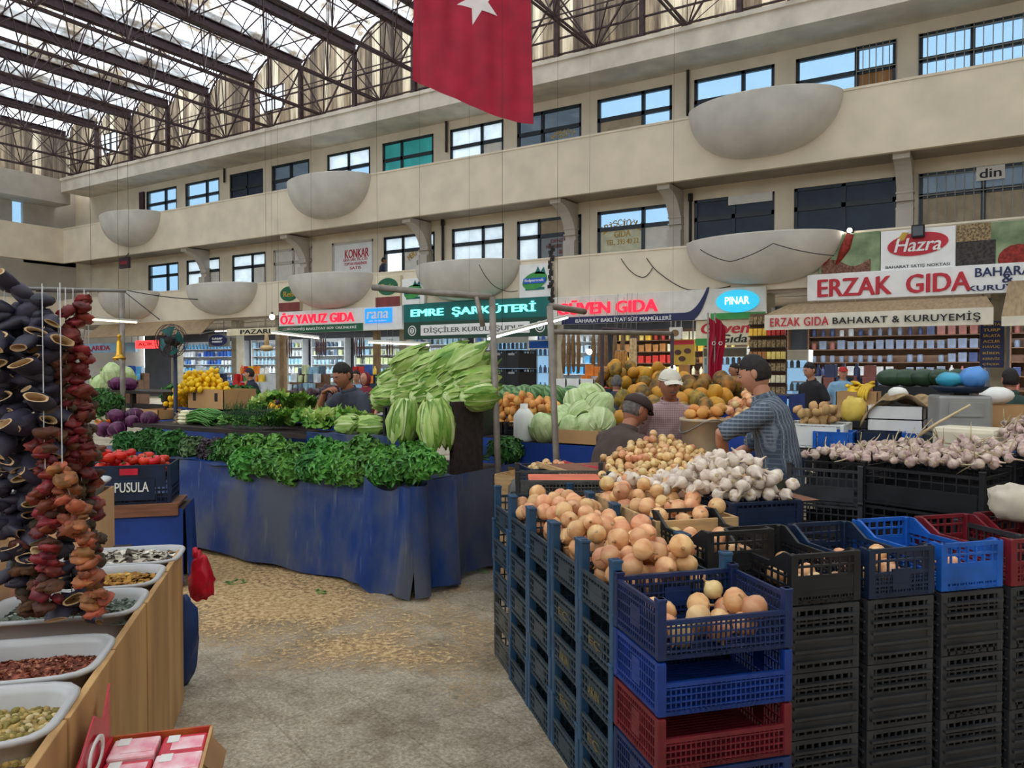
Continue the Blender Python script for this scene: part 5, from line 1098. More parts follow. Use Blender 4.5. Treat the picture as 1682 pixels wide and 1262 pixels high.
# ================================================================== SPICE TABLE on the left (AB frame)
mat('board_tan', S(198, 156, 102), .7, .1, 2.2, stretch=(3, 3, .5), col2=S(164, 124, 78)); mat('tray_white', S(184, 184, 184), .35, .04, 5, spec=.5, sss=.1)
mat('tan_carton', S(206, 164, 122), .75, .06, 3)
t = thing('spice_table', 'wooden spice table with tan board front along the aisle on the left', 'table', ab(-1.57, .75, 0), AB_A)
for i, (b0, b1) in enumerate(((-.45, .02), (.03, .50), (.51, .98), (.99, 1.42), (1.44, 1.84))):
    b = MB(); b.rbox((-.012+.004*(i % 2), (b0+b1)/2-.75, .378), (.022, b1-b0, .724), .003); b.build('front_board', 'board_tan', t)
b = MB(); b.rbox((-.26, 1.11, .372), (.48, .022, .71), .003); b.build('end_board', 'board_tan', t)
b = MB(); b.box((-.55, -.06, .625), (1.05, 2.28, .03)); b.build('table_top', 'wood_brown', t)
for x in (-.06, -1.0):
    for y in (-1.1, .98): b = MB(); b.box((x, y, .32), (.05, .05, .61)); b.build('leg', 'wood_dark', t)
def tray(label, a0, a1, b0, b1, z, h=.095, kind='tray'):
    t = thing('plastic_tray', label, 'tray', ab((a0+a1)/2, (b0+b1)/2, z), AB_A); w, d = (a1-a0)/2, (b1-b0)/2; b = MB(); n = 40
    def ring(k, zz, r=.07):
        out = []
        for i in range(n):
            a = 2*PI*i/n; c, s = math.cos(a), math.sin(a); p = 5; q = (abs(c)**p+abs(s)**p)**(-1/p); out.append((c*q*w*k, s*q*d*k*(1 if True else 1), zz))
        return out
    rings = [ring(.86, .0), ring(.93, h-.012), ring(1.0, h-.014), ring(1.02, h-.004), ring(.99, h+.004), ring(.93, h), ring(.89, h-.02), ring(.82, .012)]
    vs = [p for r in rings for p in r]; fs = [(i*n+j, i*n+(j+1) % n, (i+1)*n+(j+1) % n, (i+1)*n+j) for i in range(len(rings)-1) for j in range(n)]
    b.add(vs, fs, True); b.add(rings[0], [tuple(range(n-1, -1, -1))]); b.add(rings[-1], [tuple(range(n))]); b.build('tray_body', 'tray_white', t); return t
def fill(name, label, cat, a0, a1, b0, b1, z, m, shape, n, hump=.025, size=.012):
    b = MB(); w, d = (a1-a0)/2*.88, (b1-b0)/2*.88
    hz = lambda u, v: hump*(1-u*u)*(1-v*v)+.006*noise.noise(Vector((u*6, v*6, a0*5)))
    b.grid(lambda u, v: ((u*2-1)*w, (v*2-1)*d, hz(u*2-1, v*2-1)), 18, 14)
    for k in range(n):
        u, v = rnd.uniform(-.97, .97), rnd.uniform(-.97, .97); b.m = rnd.choice([0, 1, 1, 0, 2]); p = (u*w, v*d, hz(u, v)+size*.25); X = Matrix.Translation(p)@Euler((rnd.uniform(-.7, .7), rnd.uniform(-.7, .7), rnd.uniform(0, 6.3))).to_matrix().to_4x4(); s = size*rnd.uniform(.7, 1.3)
        if shape == 'flake': b.add([(-s, -s*.5, 0), (s*.8, -s*.6, s*.3), (s, s*.6, 0), (-s*.7, s*.5, s*.35)], [(0, 1, 2), (0, 2, 3)], False, X)
        elif shape == 'nut': b.ball((0, 0, 0), (s, s*.8, s*.7), 7, 5, X)
        else: b.add([(-s*1.6, -s*.5, 0), (0, -s*.8, s*.5), (s*1.6, -s*.3, 0), (s*1.5, s*.5, s*.2), (0, s*.7, s*.6), (-s*1.4, s*.6, 0)], [(0, 1, 4, 5), (1, 2, 3, 4)], True, X)
    o = b.build(name, m, None, ab((a0+a1)/2, (b0+b1)/2, z), AB_A); tag(o, label, cat); o['kind'] = 'stuff'; return o
for nm, c in (('chilli_a', S(158, 88, 66)), ('chilli_b', S(112, 60, 46)), ('chilli_c', S(184, 126, 96)), ('nut_a', S(178, 150, 88)), ('nut_b', S(132, 118, 60)), ('nut_c', S(206, 186, 136)), ('herb_a', S(130, 138, 124)), ('herb_b', S(94, 104, 92)), ('herb_c', S(176, 180, 168)), ('straw_a', S(190, 140, 58)), ('straw_b', S(150, 104, 40)), ('straw_c', S(206, 166, 84)), ('mush_a', S(196, 186, 168)), ('mush_b', S(84, 72, 64)), ('mush_c', S(226, 220, 206))): mat(nm, c, .8, .15, 30)
TR = [('white plastic tray of dried chilli flakes, second nearest on the spice table', .29, .65, 'chilli_flakes', 'dark red chilli flakes filling the second nearest tray', 'spice', 'chilli', 'flake', 1500, .008), ('white plastic tray of yellow-green nuts nearest the camera', -.10, .26, 'yellow_nuts', 'yellow-green nuts filling the nearest tray', 'nuts', 'nut', 'nut', 620, .010),
      ('white plastic tray of grey dried herbs in the middle of the spice table', .84, 1.18, 'dried_herbs', 'grey-green dried herbs in the middle tray', 'herbs', 'herb', 'flake', 520, .011), ('white plastic tray of yellowish dried flowers, second from the far end', 1.21, 1.55, 'dried_flowers', 'yellowish brown dried flowers in the tray second from the far end', 'herbs', 'straw', 'curl', 420, .012),
      ('white plastic tray of dried mushroom slices at the far end of the spice table', 1.58, 1.92, 'dried_mushrooms', 'pale and black dried mushroom slices in the far end tray', 'mushrooms', 'mush', 'curl', 420, .014)]
for i, (lab, b0, b1, nm, l2, cat, mk, shp, n, sz) in enumerate(TR):
    a1 = -1.585 if i != 4 else -1.56; tray(lab, a1-.50, a1, b0, b1, .652); fill(nm, l2, cat, a1-.50, a1, b0, b1, .685 if i < 2 else .705, [mk+'_a', mk+'_b', mk+'_c'], shp, n, .025 if i < 4 else .045, sz)
# tape strip on the chilli tray rim and a crumpled clear bag in it
b = MB(); b.ball((0, 0, 0), (.08, .09, .07), 14, 9, fn=lambda v: v*(1+.22*noise.noise(v*4))); glassmat('clear_bag', (.92, .94, .95), .72, .2)
tag(b.build('plastic_bag', 'clear_bag', None, ab(-2.03, .44, .79)), 'crumpled clear plastic bag lying in the chilli tray', 'bag')
# raised boxes behind with white trays
def tray_box(label, a0, a1, b0, b1, z0, z1):
    t = thing('cardboard_box', label, 'box', ab((a0+a1)/2, (b0+b1)/2, z0), AB_A); w, d, h = a1-a0, b1-b0, z1-z0; b = MB()
    for (c, s) in (((0, -d/2, h/2), (w, .01, h)), ((0, d/2, h/2), (w, .01, h)), ((-w/2, 0, h/2), (.01, d, h)), ((w/2, 0, h/2), (.01, d, h)), ((0, 0, .005), (w, d, .01))): b.box(c, s)
    b.build('box_body', 'tan_carton', t); return t
tray_box('tan carton at the far left of the spice table, near the camera', -2.75, -2.16, .85, 1.42, .67, .93); tray('white tray sitting in the near far-left tan carton', -2.74, -2.15, .86, 1.43, .89)
fill('dried_herbs', 'grey dried herbs in the tray of the near far-left carton', 'herbs', -2.74, -2.15, .86, 1.43, .955, ['herb_a', 'herb_b', 'herb_c'], 'flake', 250)
tray_box('tan carton standing behind the mushroom tray, left of the tomato crate', -2.5, -1.98, 1.95, 2.35, .67, .98); tray('white tray sitting in the tan carton beside the tomato crate', -2.5, -1.97, 1.94, 2.36, .94)
stall_table('low table under the far tan carton', -2.6, -1.9, 1.9, 2.4, .66, skirt=False, X=ABM, cat='table', name='side_table')
# hanging strings of dried vegetables
t = thing('hanging_rail', 'steel rail from which the strings of dried vegetables hang', 'rail', ab(-2.35, .8, 0), AB_A)
b = MB(); b.tube([(-.3, 0, 1.86), (.76, 0, 1.86)], .006, 8); b.build('rail_bar', 'steel_grey', t); b = MB(); b.tube([(-.25, 0, 0), (-.25, 0, 1.88)], .016, 8); b.build('post', 'steel_grey', t)
b = MB(); b.tube([(-.25, 0, 1.6), (.1, 0, 1.855)], .007, 6); b.build('brace', 'steel_grey', t)
mat('egg_skin', S(60, 57, 74), .55, .25, 12, rnd=.25, bump=.2); mat('egg_cut', S(206, 176, 134), .8, .15, 12, rnd=.15); mat('pep_red', S(132, 48, 42), .5, .3, 14, rnd=.32, bump=.3); mat('pep_brown', S(112, 72, 52), .65, .3, 14, rnd=.35, bump=.3); mat('pep_orange', S(172, 102, 66), .6, .3, 14, rnd=.35, bump=.3); mat('okra', S(88, 74, 56), .7, .2, 12, rnd=.25, bump=.3); mat('thread', S(206, 206, 206), .7, .05, 4)
def egg_mesh(k):
    b = MB(); n = 12; r = .026; L_ = .07; cr = [1+.18*noise.noise(Vector((math.cos(2*PI*j/n), math.sin(2*PI*j/n), k))) for j in range(n)]
    def rr(q, z, s=1): return [(q*r*cr[j]*math.cos(2*PI*j/n)*(1+.12*math.sin(z*60+j)), q*r*cr[j]*math.sin(2*PI*j/n)*.72, z) for j in range(n)]
    rings = [rr(.1, 0), rr(.55, .004), rr(.9, .02), rr(1.05, .045), [(x*1.1, y*(.35+.1*k), z) for (x, y, z) in rr(1.02, L_)]]; b.add([p for g in rings for p in g], [(i*n+j, i*n+(j+1) % n, (i+1)*n+(j+1) % n, (i+1)*n+j) for i in range(4) for j in range(n)], True)
    b.m = 1; rings = [[(x*1.1, y*(.35+.1*k), z) for (x, y, z) in rr(q_, z_)] for q_, z_ in ((1.02, L_), (.84, L_+.001), (.7, .04), (.1, .03))]; b.add([p for g in rings for p in g], [(i*n+j, i*n+(j+1) % n, (i+1)*n+(j+1) % n, (i+1)*n+j) for i in range(3) for j in range(n)], True)
    return b.mesh('dried_eggplant', ['egg_skin', 'egg_cut'])
EGGM = [egg_mesh(k) for k in range(4)]
def crumple(name, m, r):
    o = Vector((rnd.random()*9, 1, 2)); b = MB(); b.ball((0, 0, 0), r, 12, 8, fn=lambda v: v*(1+.42*noise.noise(v*2.1+o)+.12*math.sin(v.x*11+v.z*7))); return b.mesh(name, m)
PEPR = [crumple('dried_pepper', 'pep_red', (.026, .022, .018)) for _ in range(3)]; PEPB = [crumple('dried_pepper', 'pep_brown', (.026, .022, .018)) for _ in range(3)]; PEPO = [crumple('dried_tomato', 'pep_orange', (.024, .021, .017)) for _ in range(3)]; OKR = [crumple('dried_okra', 'okra', (.02, .016, .022)) for _ in range(2)]
def string(label, px, y0, y1, meshes, wide, step, d=2.5, lean=0, egg=False, per=2):
    p = at_d(px, y0, d); q = at_d(px+lean, y1, d); top = Vector((p.x, p.y, 1.86)); t = thing('dried_vegetable_string', label, 'string of dried vegetables', p)
    b = MB(); b.tube([top-p, (0, 0, 0), q-p], .0016, 5); b.build('thread', 'thread', t); n = max(3, int((p.z-q.z)/step)); cnt = 0
    for i in range(n):
        c = (q-p)*((i+.5)/n)
        for k in range(per):
            if cnt >= 96: break
            a = rnd.random()*2*PI; off = Vector((math.cos(a), math.sin(a), 0))*wide*rnd.uniform(.25, 1); o = new(meshes[0].name.split('.')[0], rnd.choice(meshes), t, c+off+Vector((0, 0, rnd.uniform(-.5, .5)*step)))
            if egg: o.rotation_euler = (rnd.uniform(.9, 2.3), rnd.uniform(-.5, .5), a-PI/2+PI*(rnd.random() < .3)+rnd.uniform(-.7, .7)); s = rnd.uniform(.85, 1.5)
            else: o.rotation_euler = (rnd.uniform(-.6, .6), rnd.uniform(-.6, .6), rnd.uniform(0, 6.3)); s = rnd.uniform(.85, 1.4)
            o.scale = (s, s, s*(1 if egg else .75)); cnt += 1
    return t
string('leftmost string of dark dried eggplant shells on the rail', 8, 505, 880, EGGM, .05, .046, 2.45, 0, True, 4)
string('second string of dark dried eggplant shells, counted from the left', 38, 480, 960, EGGM, .05, .046, 2.5, 4, True, 4)
string('third string of dark dried eggplant shells, next to the brown peppers', 70, 490, 800, EGGM, .05, .046, 2.46, 6, True, 4)
string('string of brown dried peppers between the eggplant shells and the bright red string', 96, 560, 880, PEPB, .04, .032, 2.5, 10, False, 3)
string('string of bright red dried peppers at the right edge of the bundle', 120, 492, 790, PEPR, .035, .028, 2.52, 14, False, 3)
string('long string of dark brown dried peppers ending at the grey herb tray', 140, 640, 1000, PEPB+OKR, .045, .034, 2.56, -4, False, 3)
string('string of dark red dried peppers hanging low in front of the eggplant shells', 72, 700, 1000, PEPR+PEPB[:1], .032, .03, 2.38, 10, False, 3)
string('string of orange-brown dried tomatoes slanting down to the chilli tray', 102, 762, 1012, PEPO, .03, .028, 2.36, 62, False, 3)
string('low string of dark shrivelled okra beside the slanting orange string', 44, 850, 1010, OKR+PEPB[:1], .05, .03, 2.5, 14, False, 4)
string('low string of blackish dried eggplant between the dark red and the orange string', 112, 860, 1016, EGGM, .04, .045, 2.5, 8, True, 3)
string('short thin string of red dried peppers behind the orange string', 148, 780, 1000, PEPR+OKR, .025, .03, 2.6, 6, False, 2)
# ================================================================== RED PACKETS in a display carton, bottom left
mat('tea_red', S(206, 40, 62), .25, .1, 9); mat('tea_pink', S(232, 120, 140), .22, .1, 14, col2=S(246, 214, 216)); mat('carton_print', S(176, 60, 34), .5, .2, 6, col2=S(206, 150, 60))
A0, A1, B0, B1, ZT = -1.53, -1.27, -.22, .28, .50
t = thing('display_carton', 'open carton of red packets with an upright red display flap, bottom left', 'box', ab((A0+A1)/2, (B0+B1)/2, ZT-.10), AB_A); w, d = A1-A0, B1-B0; h = .17
for nm, c, s, m_ in (('side_panel', (w/2, 0, h/2), (.008, d, h), 'carton'), ('side_panel', (-w/2, 0, h/2), (.008, d, h), 'tea_red'), ('end_panel', (0, d/2, h/2), (w, .008, h), 'carton_print'), ('end_panel', (0, -d/2, h/2), (w, .008, h), 'carton'), ('bottom', (0, 0, .004), (w, d, .008), 'carton')): b = MB(); b.box(c, s); b.build(nm, m_, t)
b = MB(); b.add([(-w/2-.005, d/2, h), (-w/2-.005, d/2, h+.15), (-w/2-.005, d/2-.07, h+.08), (-w/2-.005, d/2-.16, h+.13), (-w/2-.005, d/2-.28, h+.08), (-w/2-.005, -d/2, h+.03), (-w/2-.005, -d/2, h)], [tuple(range(7))]); f = b.build('display_flap', 'tea_red', t)
sd = f.modifiers.new('thick', 'SOLIDIFY'); sd.thickness = .004
b = MB(); b.lathe([(.062, 0), (.062, .004), (.044, .004), (.044, 0)], 24, Matrix.Translation((-w/2+.001, .07, h+.035))@Matrix.Rotation(PI/2, 4, 'Y')@Matrix.Diagonal((.7, 1.25, 1, 1))); b.build('white_oval', 'white_plastic', f)
b = MB(); b.add([(w/2, d/2-.05, h), (w/2, d/2-.22, h), (w/2+.045, d/2-.2, h-.05), (w/2+.045, d/2-.06, h-.05)], [(0, 1, 2, 3)]); b.build('side_flap', 'carton_dark', t)
for i in range(2):
    for j in range(4):
        c = ab(A0+.07+.125*i, B0+.07+.12*j, ZT-.09+.075+.006*((i+j) % 2)); p = thing('tea_packet', ('red foil packet in the display carton, aisle side, %s' if i else 'red foil packet in the display carton, table side, %s') % ('nearest the camera', 'second from the camera', 'third from the camera', 'at the far end')[j], 'packet', c, AB_A)
        b = MB(); b.rbox((0, 0, 0), (.118, .112, .15), .006); b.build('packet_body', 'tea_red' if (i+j) % 3 else 'tea_pink', p); b = MB(); b.box((.01, .0, .0755), (.08, .07, .002)); b.build('printed_label', 'tea_pink', p); b = MB(); b.box((-.03, .03, .0765), (.03, .04, .002)); b.build('white_print', 'white_plastic', p)
carton('brown cardboard box standing on the floor under the display carton', -.15, .15, -.26, .26, .0, .2, X=Matrix.Translation(ab(-1.40, .03, 0))@Matrix.Rotation(AB_A, 4, 'Z'))
carton('upper brown cardboard box directly under the display carton', -.14, .14, -.26, .26, .205, .395, X=Matrix.Translation(ab(-1.40, .03, 0))@Matrix.Rotation(AB_A, 4, 'Z'))
# red bag and blue bag at the far end of the table
mat('bag_red', S(214, 30, 54), .3, .15, 6, trans=.25); mat('bag_blue', S(28, 56, 110), .5, .15, 5)
p = at_d(330, 940, 3.72); b = MB(); b.ball((0, 0, -.02), (.09, .06, .115), 26, 22, fn=lambda v: Vector((v.x*(.72-.28*v.z), v.y*(.8-.2*v.z), v.z))*(1+.26*noise.noise(v*2.4+Vector((3, 1, 0)))+.10*noise.noise(v*6)+.05*math.sin(v.x*16+v.z*5)))
b.tube([(-.03, 0, .07), (-.045, 0, .11), (-.06, .01, .10)], [.02, .012, .006], 7); o = b.build('plastic_bag', 'bag_red', None, p); tag(o, 'crumpled red plastic bag hanging at the far end of the spice table', 'bag')
p = at_d(296, 1010, 3.85); b = MB(); b.ball((0, 0, 0), (.085, .085, .24), 18, 16, fn=lambda v: v*(1+.25*noise.noise(v*2.2)+.06*math.sin(v.x*15+v.z*4))); tag(b.build('cloth_bundle', 'bag_blue', None, (p.x, p.y, .22)), 'dark blue bundle on the floor behind the end of the spice table', 'bundle')
# ================================================================== TOMATO CRATE on a plank before the stall
q = at_d(214, 828, 5.5); TM = Matrix.Translation((q.x, q.y, 0))@Matrix.Rotation(AB_A, 4, 'Z')
stall_table('low table draped in blue cloth under the tomato crate', -.42, .36, -.05, .42, q.z-.05, X=TM)
t = thing('wooden_plank', 'reddish brown plank laid under the tomato crate', 'plank', TM@Vector((0.02, .1, q.z-.03)), AB_A); b = MB(); b.rbox((0, -.17, -.01), (.62, .03, .09), .004); b.build('plank_front', 'wood_brown', t); b = MB(); b.box((0, .05, .015), (.62, .42, .02)); b.build('plank_top', 'wood_brown', t)
c = crate('crate', 'navy tomato crate with white lettering on the plank beside the strings', .55, .38, .28, 'crate_dnavy', nu=18, nv=6, solid=(.06, .42, .94, .95)); c.location = TM@Vector((0, .16, q.z+.0)); c.rotation_euler.z = AB_A
b = MB(); b.box((0, -.196, .105), (.34, .006, .15)); b.build('name_panel', 'crate_dnavy', c); lettering('PUSULA', Matrix.Translation((0.02, -.203, .125)), .22, .07, 'white_plastic', c, bold=.01); b = MB(); b.box((0, -.198, .235), (.12, .006, .045)); b.build('hand_opening', 'tea_red', c)
pile(TOMATO, 'tomato', 'tomato', 'red tomato heaped in the navy crate on the plank', 'tomatoes in the navy crate', 44, .043, TM, rect(-.22, .22, .03, .30), lambda u, v: q.z+.19, lambda u, v: q.z+.26+.09*math.exp(-((u+.25)/.3)**2), sq=.85, tilt=.5)
# ================================================================== SHOPS under the lower gallery
YB = 26.0
mat('shop_wall', S(84, 86, 92), .8, .06, 2); mat('shop_floor', S(150, 144, 134), .5, .08, 3); mat('pier', S(150, 140, 118), .7, .1, 4); mat('wood_post', S(130, 104, 72), .7, .12, 4); mat('shelf_metal', S(190, 194, 196), .4, .05, 4); mat('shelf_wood', S(110, 80, 58), .6, .1, 4)
b = MB(); b.b2((XL-1, YB, 0), (XR, YB+.2, 4.0)); struct(b.build('wall_shops', 'shop_wall'))
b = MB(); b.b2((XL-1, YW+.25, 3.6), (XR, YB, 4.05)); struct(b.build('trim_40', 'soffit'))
SHOPS = [(-40, -31.5), (-31.5, -27.3), (-27.3, fx(455, 560, 21.3)), (fx(455, 560, 21.3), fx(660, 560, 21.3)), (fx(660, 560, 21.3), fx(907, 560, 21.3)), (fx(907, 560, 21.3), fx(1256, 560, 21.3)), (fx(1256, 560, 21.3), fx(1640, 560, 21.3)), (fx(1640, 560, 21.3), XR)]
for i, (x0, x1) in enumerate(SHOPS[1:]):
    b = MB(); b.b2((x0-.16, YP+.35, 0), (x0+.16, YP+.75, 3.65)); struct(b.build('wall_shop_divider_%d' % i, 'pier'))
for px in (464, 618): b = MB(); X_ = fx(px, 600, 21.2); b.b2((X_-.12, 21.16, 0), (X_+.12, 21.32, 3.62)); tag(b.build('wooden_post', 'wood_post'), 'square brown post in front of the shop under the red-lettered white sign, %s' % ('left one' if px < 500 else 'right one'), 'post')
lampmat('tube_white', (.9, .97, 1.0), 4.0); lampmat('tube_warm', (1.0, .88, .66), 1.3); lampmat('bulb_white', (1.0, .96, .88), 14.0)
def shop_lamp(x, y, z, lab, w=1.2, p=70, col=(.85, .93, 1.0)):
    t = thing('fluorescent_lamp', lab, 'lamp', (x, y, z)); b = MB(); b.box((0, 0, .04), (w, .1, .05)); b.build('housing', 'white_plastic', t); b = MB(); b.tube([(-w/2+.03, 0, 0), (w/2-.03, 0, 0)], .02, 8); b.build('tube', 'tube_white', t); b = MB(); b.bar((-w*.35, 0, .06), (-w*.35, 0, 3.62-z), .015); b.bar((w*.35, 0, .06), (w*.35, 0, 3.62-z), .015); b.build('hanger', 'white_plastic', t)
    l = bpy.data.lights.new('lamp_light', 'AREA'); l.shape = 'RECTANGLE'; l.size = w; l.size_y = .12; l.energy = p; l.color = col; o = bpy.data.objects.new('lamp_light', l); COL.objects.link(o); o.parent = t; o.location = (0, 0, -.03)
PAL = {'blue': [(60, 120, 200), (230, 236, 240), (40, 80, 160), (200, 220, 235), (90, 170, 220)], 'mixed': [(200, 40, 40), (240, 200, 60), (60, 140, 70), (236, 236, 230), (50, 90, 170), (230, 130, 40)], 'warm': [(240, 190, 60), (200, 50, 40), (236, 226, 190), (180, 120, 60), (250, 220, 120)], 'pale': [(220, 230, 235), (150, 190, 210), (90, 110, 130), (200, 210, 160)], 'dark': [(120, 130, 150), (60, 70, 110), (150, 90, 80), (190, 190, 190)]}
for k, cs in PAL.items():
    for i, c in enumerate(cs): mat('good_%s_%d' % (k, i), S(*c), .4, .12, 6)
GB = MB(); GB.rbox((0, 0, .13), (.2, .14, .26), .008)
GC = MB(); GC.lathe([(0, 0), (.07, 0), (.075, .01), (.075, .17), (.06, .19), (.06, .21), (0, .21)], 14)
GJ = MB(); GJ.lathe([(0, 0), (.055, 0), (.06, .02), (.06, .18), (.025, .23), (.025, .28), (0, .28)], 12)
GM_ = {}
for k in PAL:
    for i in range(len(PAL[k])): GM_[k, i] = [GB.mesh('carton_pack', 'good_%s_%d' % (k, i)), GC.mesh('tin_can', 'good_%s_%d' % (k, i)), GJ.mesh('bottle', 'good_%s_%d' % (k, i))]
def shelves(x0, x1, y, pal, where, zs=(.95, 1.35, 1.75, 2.15, 2.55), m='shelf_metal', step=.3):
    t = thing('shelf_unit', 'stocked shelf unit in %s' % where, 'shelf', ((x0+x1)/2, y, 0)); w = x1-x0
    b = MB(); b.b2((-w/2, .17, 0), (w/2, .2, 2.95)); b.build('back_panel', m, t)
    for z in (.5,)+zs: b = MB(); b.box((0, 0, z), (w, .36, .025)); b.build('shelf_board', m, t)
    for s in (-1, 1): b = MB(); b.b2((s*w/2-.02, -.18, 0), (s*w/2+.02, .2, 2.95)); b.build('side_panel', m, t)
    for z in zs:
        kd = rnd.randrange(3); x = x0+.15; ci = rnd.randrange(len(PAL[pal]))
        while x < x1-.12:
            if rnd.random() < .3: ci = rnd.randrange(len(PAL[pal])); kd = rnd.randrange(3)
            if rnd.random() < .92:
                me = GM_[pal, ci][kd]; tag(new(me.name.split('.')[0], me, None, (x, y-.05, z+.0125), (0, 0, rnd.uniform(-.15, .15)), rnd.uniform(.92, 1.1)), '%s on the shelves in %s' % (('carton', 'tin', 'bottle')[kd], where), 'goods', 'goods in %s' % where)
            x += step
WH = ['the far left shop beneath the blue sign', 'the shop behind the fan', 'the shop beneath the dark-lettered valance', 'the shop under the white red-lettered sign', 'the shop under the teal sign', 'the shop under the red lit sign', 'the shop under the beige awning', 'the shop at the right edge']
PL = ['blue', 'pale', 'pale', 'pale', 'blue', 'warm', 'dark', 'dark']
for i, (x0, x1) in enumerate(SHOPS):
    if i in (0, 7): x0, x1 = (max(x0, -37.5), x1) if i == 0 else (x0, min(x1, 2.5))
    cx = (x0+x1)/2
    for q in (.28, .72): shop_lamp(x0+(x1-x0)*q, 23.2, 3.3, 'fluorescent ceiling lamp, %s, in %s' % ('left' if q < .5 else 'right', WH[i]), 1.4, 62)
    shelves(x0+.3, x1-.3, 25.6 if i != 6 else 25.7, PL[i], WH[i]+(' along its back wall' if i < 0 else ''), step=.27, m='shelf_metal' if i < 5 else 'shelf_wood')
# counters, fridges and hanging goods in the shops
lampmat('fridge_lit', (.45, .7, .95), .5)
def fridge(x, y, w, h, lab, hd='sign_blue', rows=4, pal='blue'):
    t = thing('drinks_fridge', lab, 'fridge', (x, y, 0)); b = MB(); b.b2((-w/2, .0, 0), (w/2, .6, .12)); b.b2((-w/2, .0, h-.3), (w/2, .6, h)); b.b2((-w/2, 0, .12), (-w/2+.05, .6, h-.3)); b.b2((w/2-.05, 0, .12), (w/2, .6, h-.3)); b.b2((-w/2, .56, .12), (w/2, .6, h-.3)); b.build('cabinet', 'white_plastic', t)
    b = MB(); b.b2((-w/2+.03, -.01, h-.27), (w/2-.03, 0, h-.04)); b.build('header_panel', hd, t); b = MB(); b.b2((-w/2+.05, .54, .12), (w/2-.05, .555, h-.3)); b.build('lit_back', 'fridge_lit', t); b = MB(); b.b2((-w/2+.05, .005, .14), (w/2-.05, .015, h-.32)); b.build('glass_door', 'glass_clear', t)
    for r in range(rows):
        z = .3+(h-.8)*r/(rows-1); b = MB(); b.box((0, .3, z-.01), (w-.1, .45, .015)); b.build('shelf_board', 'shelf_metal', t)
        for k in range(int(w/.17)-1):
            me = GM_[pal, rnd.randrange(len(PAL[pal]))][2]; tag(new('bottle', me, None, (x-w/2+.17+k*.17, y+.2, z), None, .9), 'bottle standing in the %s' % lab, 'bottle', 'bottles in the '+lab)
fridge(fx(902, 600, 21.6)-.3, 21.6, .95, 2.5, 'blue-lit drinks fridge right of the black crate wall'); fridge(fx(830, 560, 22), 22.2, 1.6, 2.75, 'wide drinks fridge behind the black crate wall', 'white_sign')
fridge(fx(1190, 600, 22.3), 22.3, 1.3, 2.2, 'glass fridge behind the small red flags', 'sign_grey', 3, 'dark'); fridge(fx(1295, 600, 22.4), 22.6, 1.0, 2.1, 'glass fridge at the left end of the awning shop', 'off_white', 3, 'dark')
def counter(x0, x1, y, h, lab, m='white_plastic', gl=True):
    t = thing('shop_counter', lab, 'counter', ((x0+x1)/2, y, 0)); w = x1-x0; b = MB(); b.rbox((0, .3, h*.35), (w, .6, h*.7), .01); b.build('base', m, t)
    if gl: b = MB(); b.b2((-w/2, 0, h*.7), (w/2, .012, h)); b.build('glass_front', 'glass_clear', t)
    b = MB(); b.rbox((0, .3, h+.01), (w, .6, .03), .005); b.build('counter_top', 'steel_grey', t)
    return t
for i, lab in ((1, 'glass display counter of the shop behind the fan'), (2, 'glass display counter of the shop beside the round oval sign'), (3, 'lit glass display counter under the white red-lettered sign'), (6, 'long glass counter of the awning shop')): counter(SHOPS[i][0]+.6, SHOPS[i][1]-.9, 21.9, 1.2, lab)
mat('sausage', S(86, 50, 46), .5, .15, 10); mat('casing', S(186, 130, 60), .5, .15, 10); mat('dried_rope', S(206, 176, 130), .7, .15, 12); mat('brown_roll', S(120, 92, 58), .7, .12, 8)
def hang(px, py0, py1, Y, m, n, lab, cat, w=.3, r=.03, nm='hanging_sausages'):
    p = at_Y(px, py0, Y); q = at_Y(px, py1, Y); t = thing(nm, lab, cat, p); L_ = p.z-q.z
    b = MB(); b.tube([(-w/2, 0, 0), (w/2, 0, 0)], .012, 6); b.tube([(-w/2, 0, 0), (-w/2, .1, 3.64-p.z)], .006, 5); b.tube([(w/2, 0, 0), (w/2, .1, 3.64-p.z)], .006, 5); b.build('hanging_bar', 'iron_bar', t)
    for k in range(n): x = (k/(max(1, n-1))-.5)*w; l = L_*rnd.uniform(.8, 1); b = MB(); b.tube([(x, rnd.uniform(-.03, .03), -.0), (x+rnd.uniform(-.01, .01), 0, -l*.3), (x, 0, -l*.7), (x+rnd.uniform(-.01, .01), 0, -l)], [r*.5, r, r, r*.4], 7); b.build('hanging_piece', m, t)
hang(527, 556, 590, 20.9, 'sausage', 6, 'dark sausages hanging left of the middle of the shop under the white sign', 'sausages', .5); hang(590, 556, 590, 20.9, 'sausage', 5, 'dark sausages hanging beside the right brown post', 'sausages', .45); hang(640, 558, 588, 20.9, 'sausage', 3, 'dark sausages hanging right of the right brown post', 'sausages', .25); hang(475, 556, 592, 20.9, 'sausage', 3, 'sausages hanging just right of the left brown post', 'sausages', .25)
hang(938, 548, 618, 20.5, 'brown_roll', 4, 'thick brown rolls hanging left of the thin dark frame', 'rolls', .5, .07, 'hanging_rolls'); hang(985, 548, 618, 20.5, 'brown_roll', 3, 'thick brown rolls hanging just right of the thin dark frame', 'rolls', .4, .07, 'hanging_rolls'); hang(1016, 548, 618, 20.5, 'brown_roll', 2, 'pair of brown rolls hanging beside the yellow bundle', 'rolls', .25, .07, 'hanging_rolls')
hang(1020, 576, 606, 19.5, 'casing', 5, 'golden yellow bundle hanging in front of the brown rolls', 'bundle', .28, .045, 'hanging_bundle'); hang(1040, 556, 616, 19.5, 'dried_rope', 4, 'pale long rope of dried goods hanging beside the golden bundle', 'rope', .16, .04, 'hanging_rope')
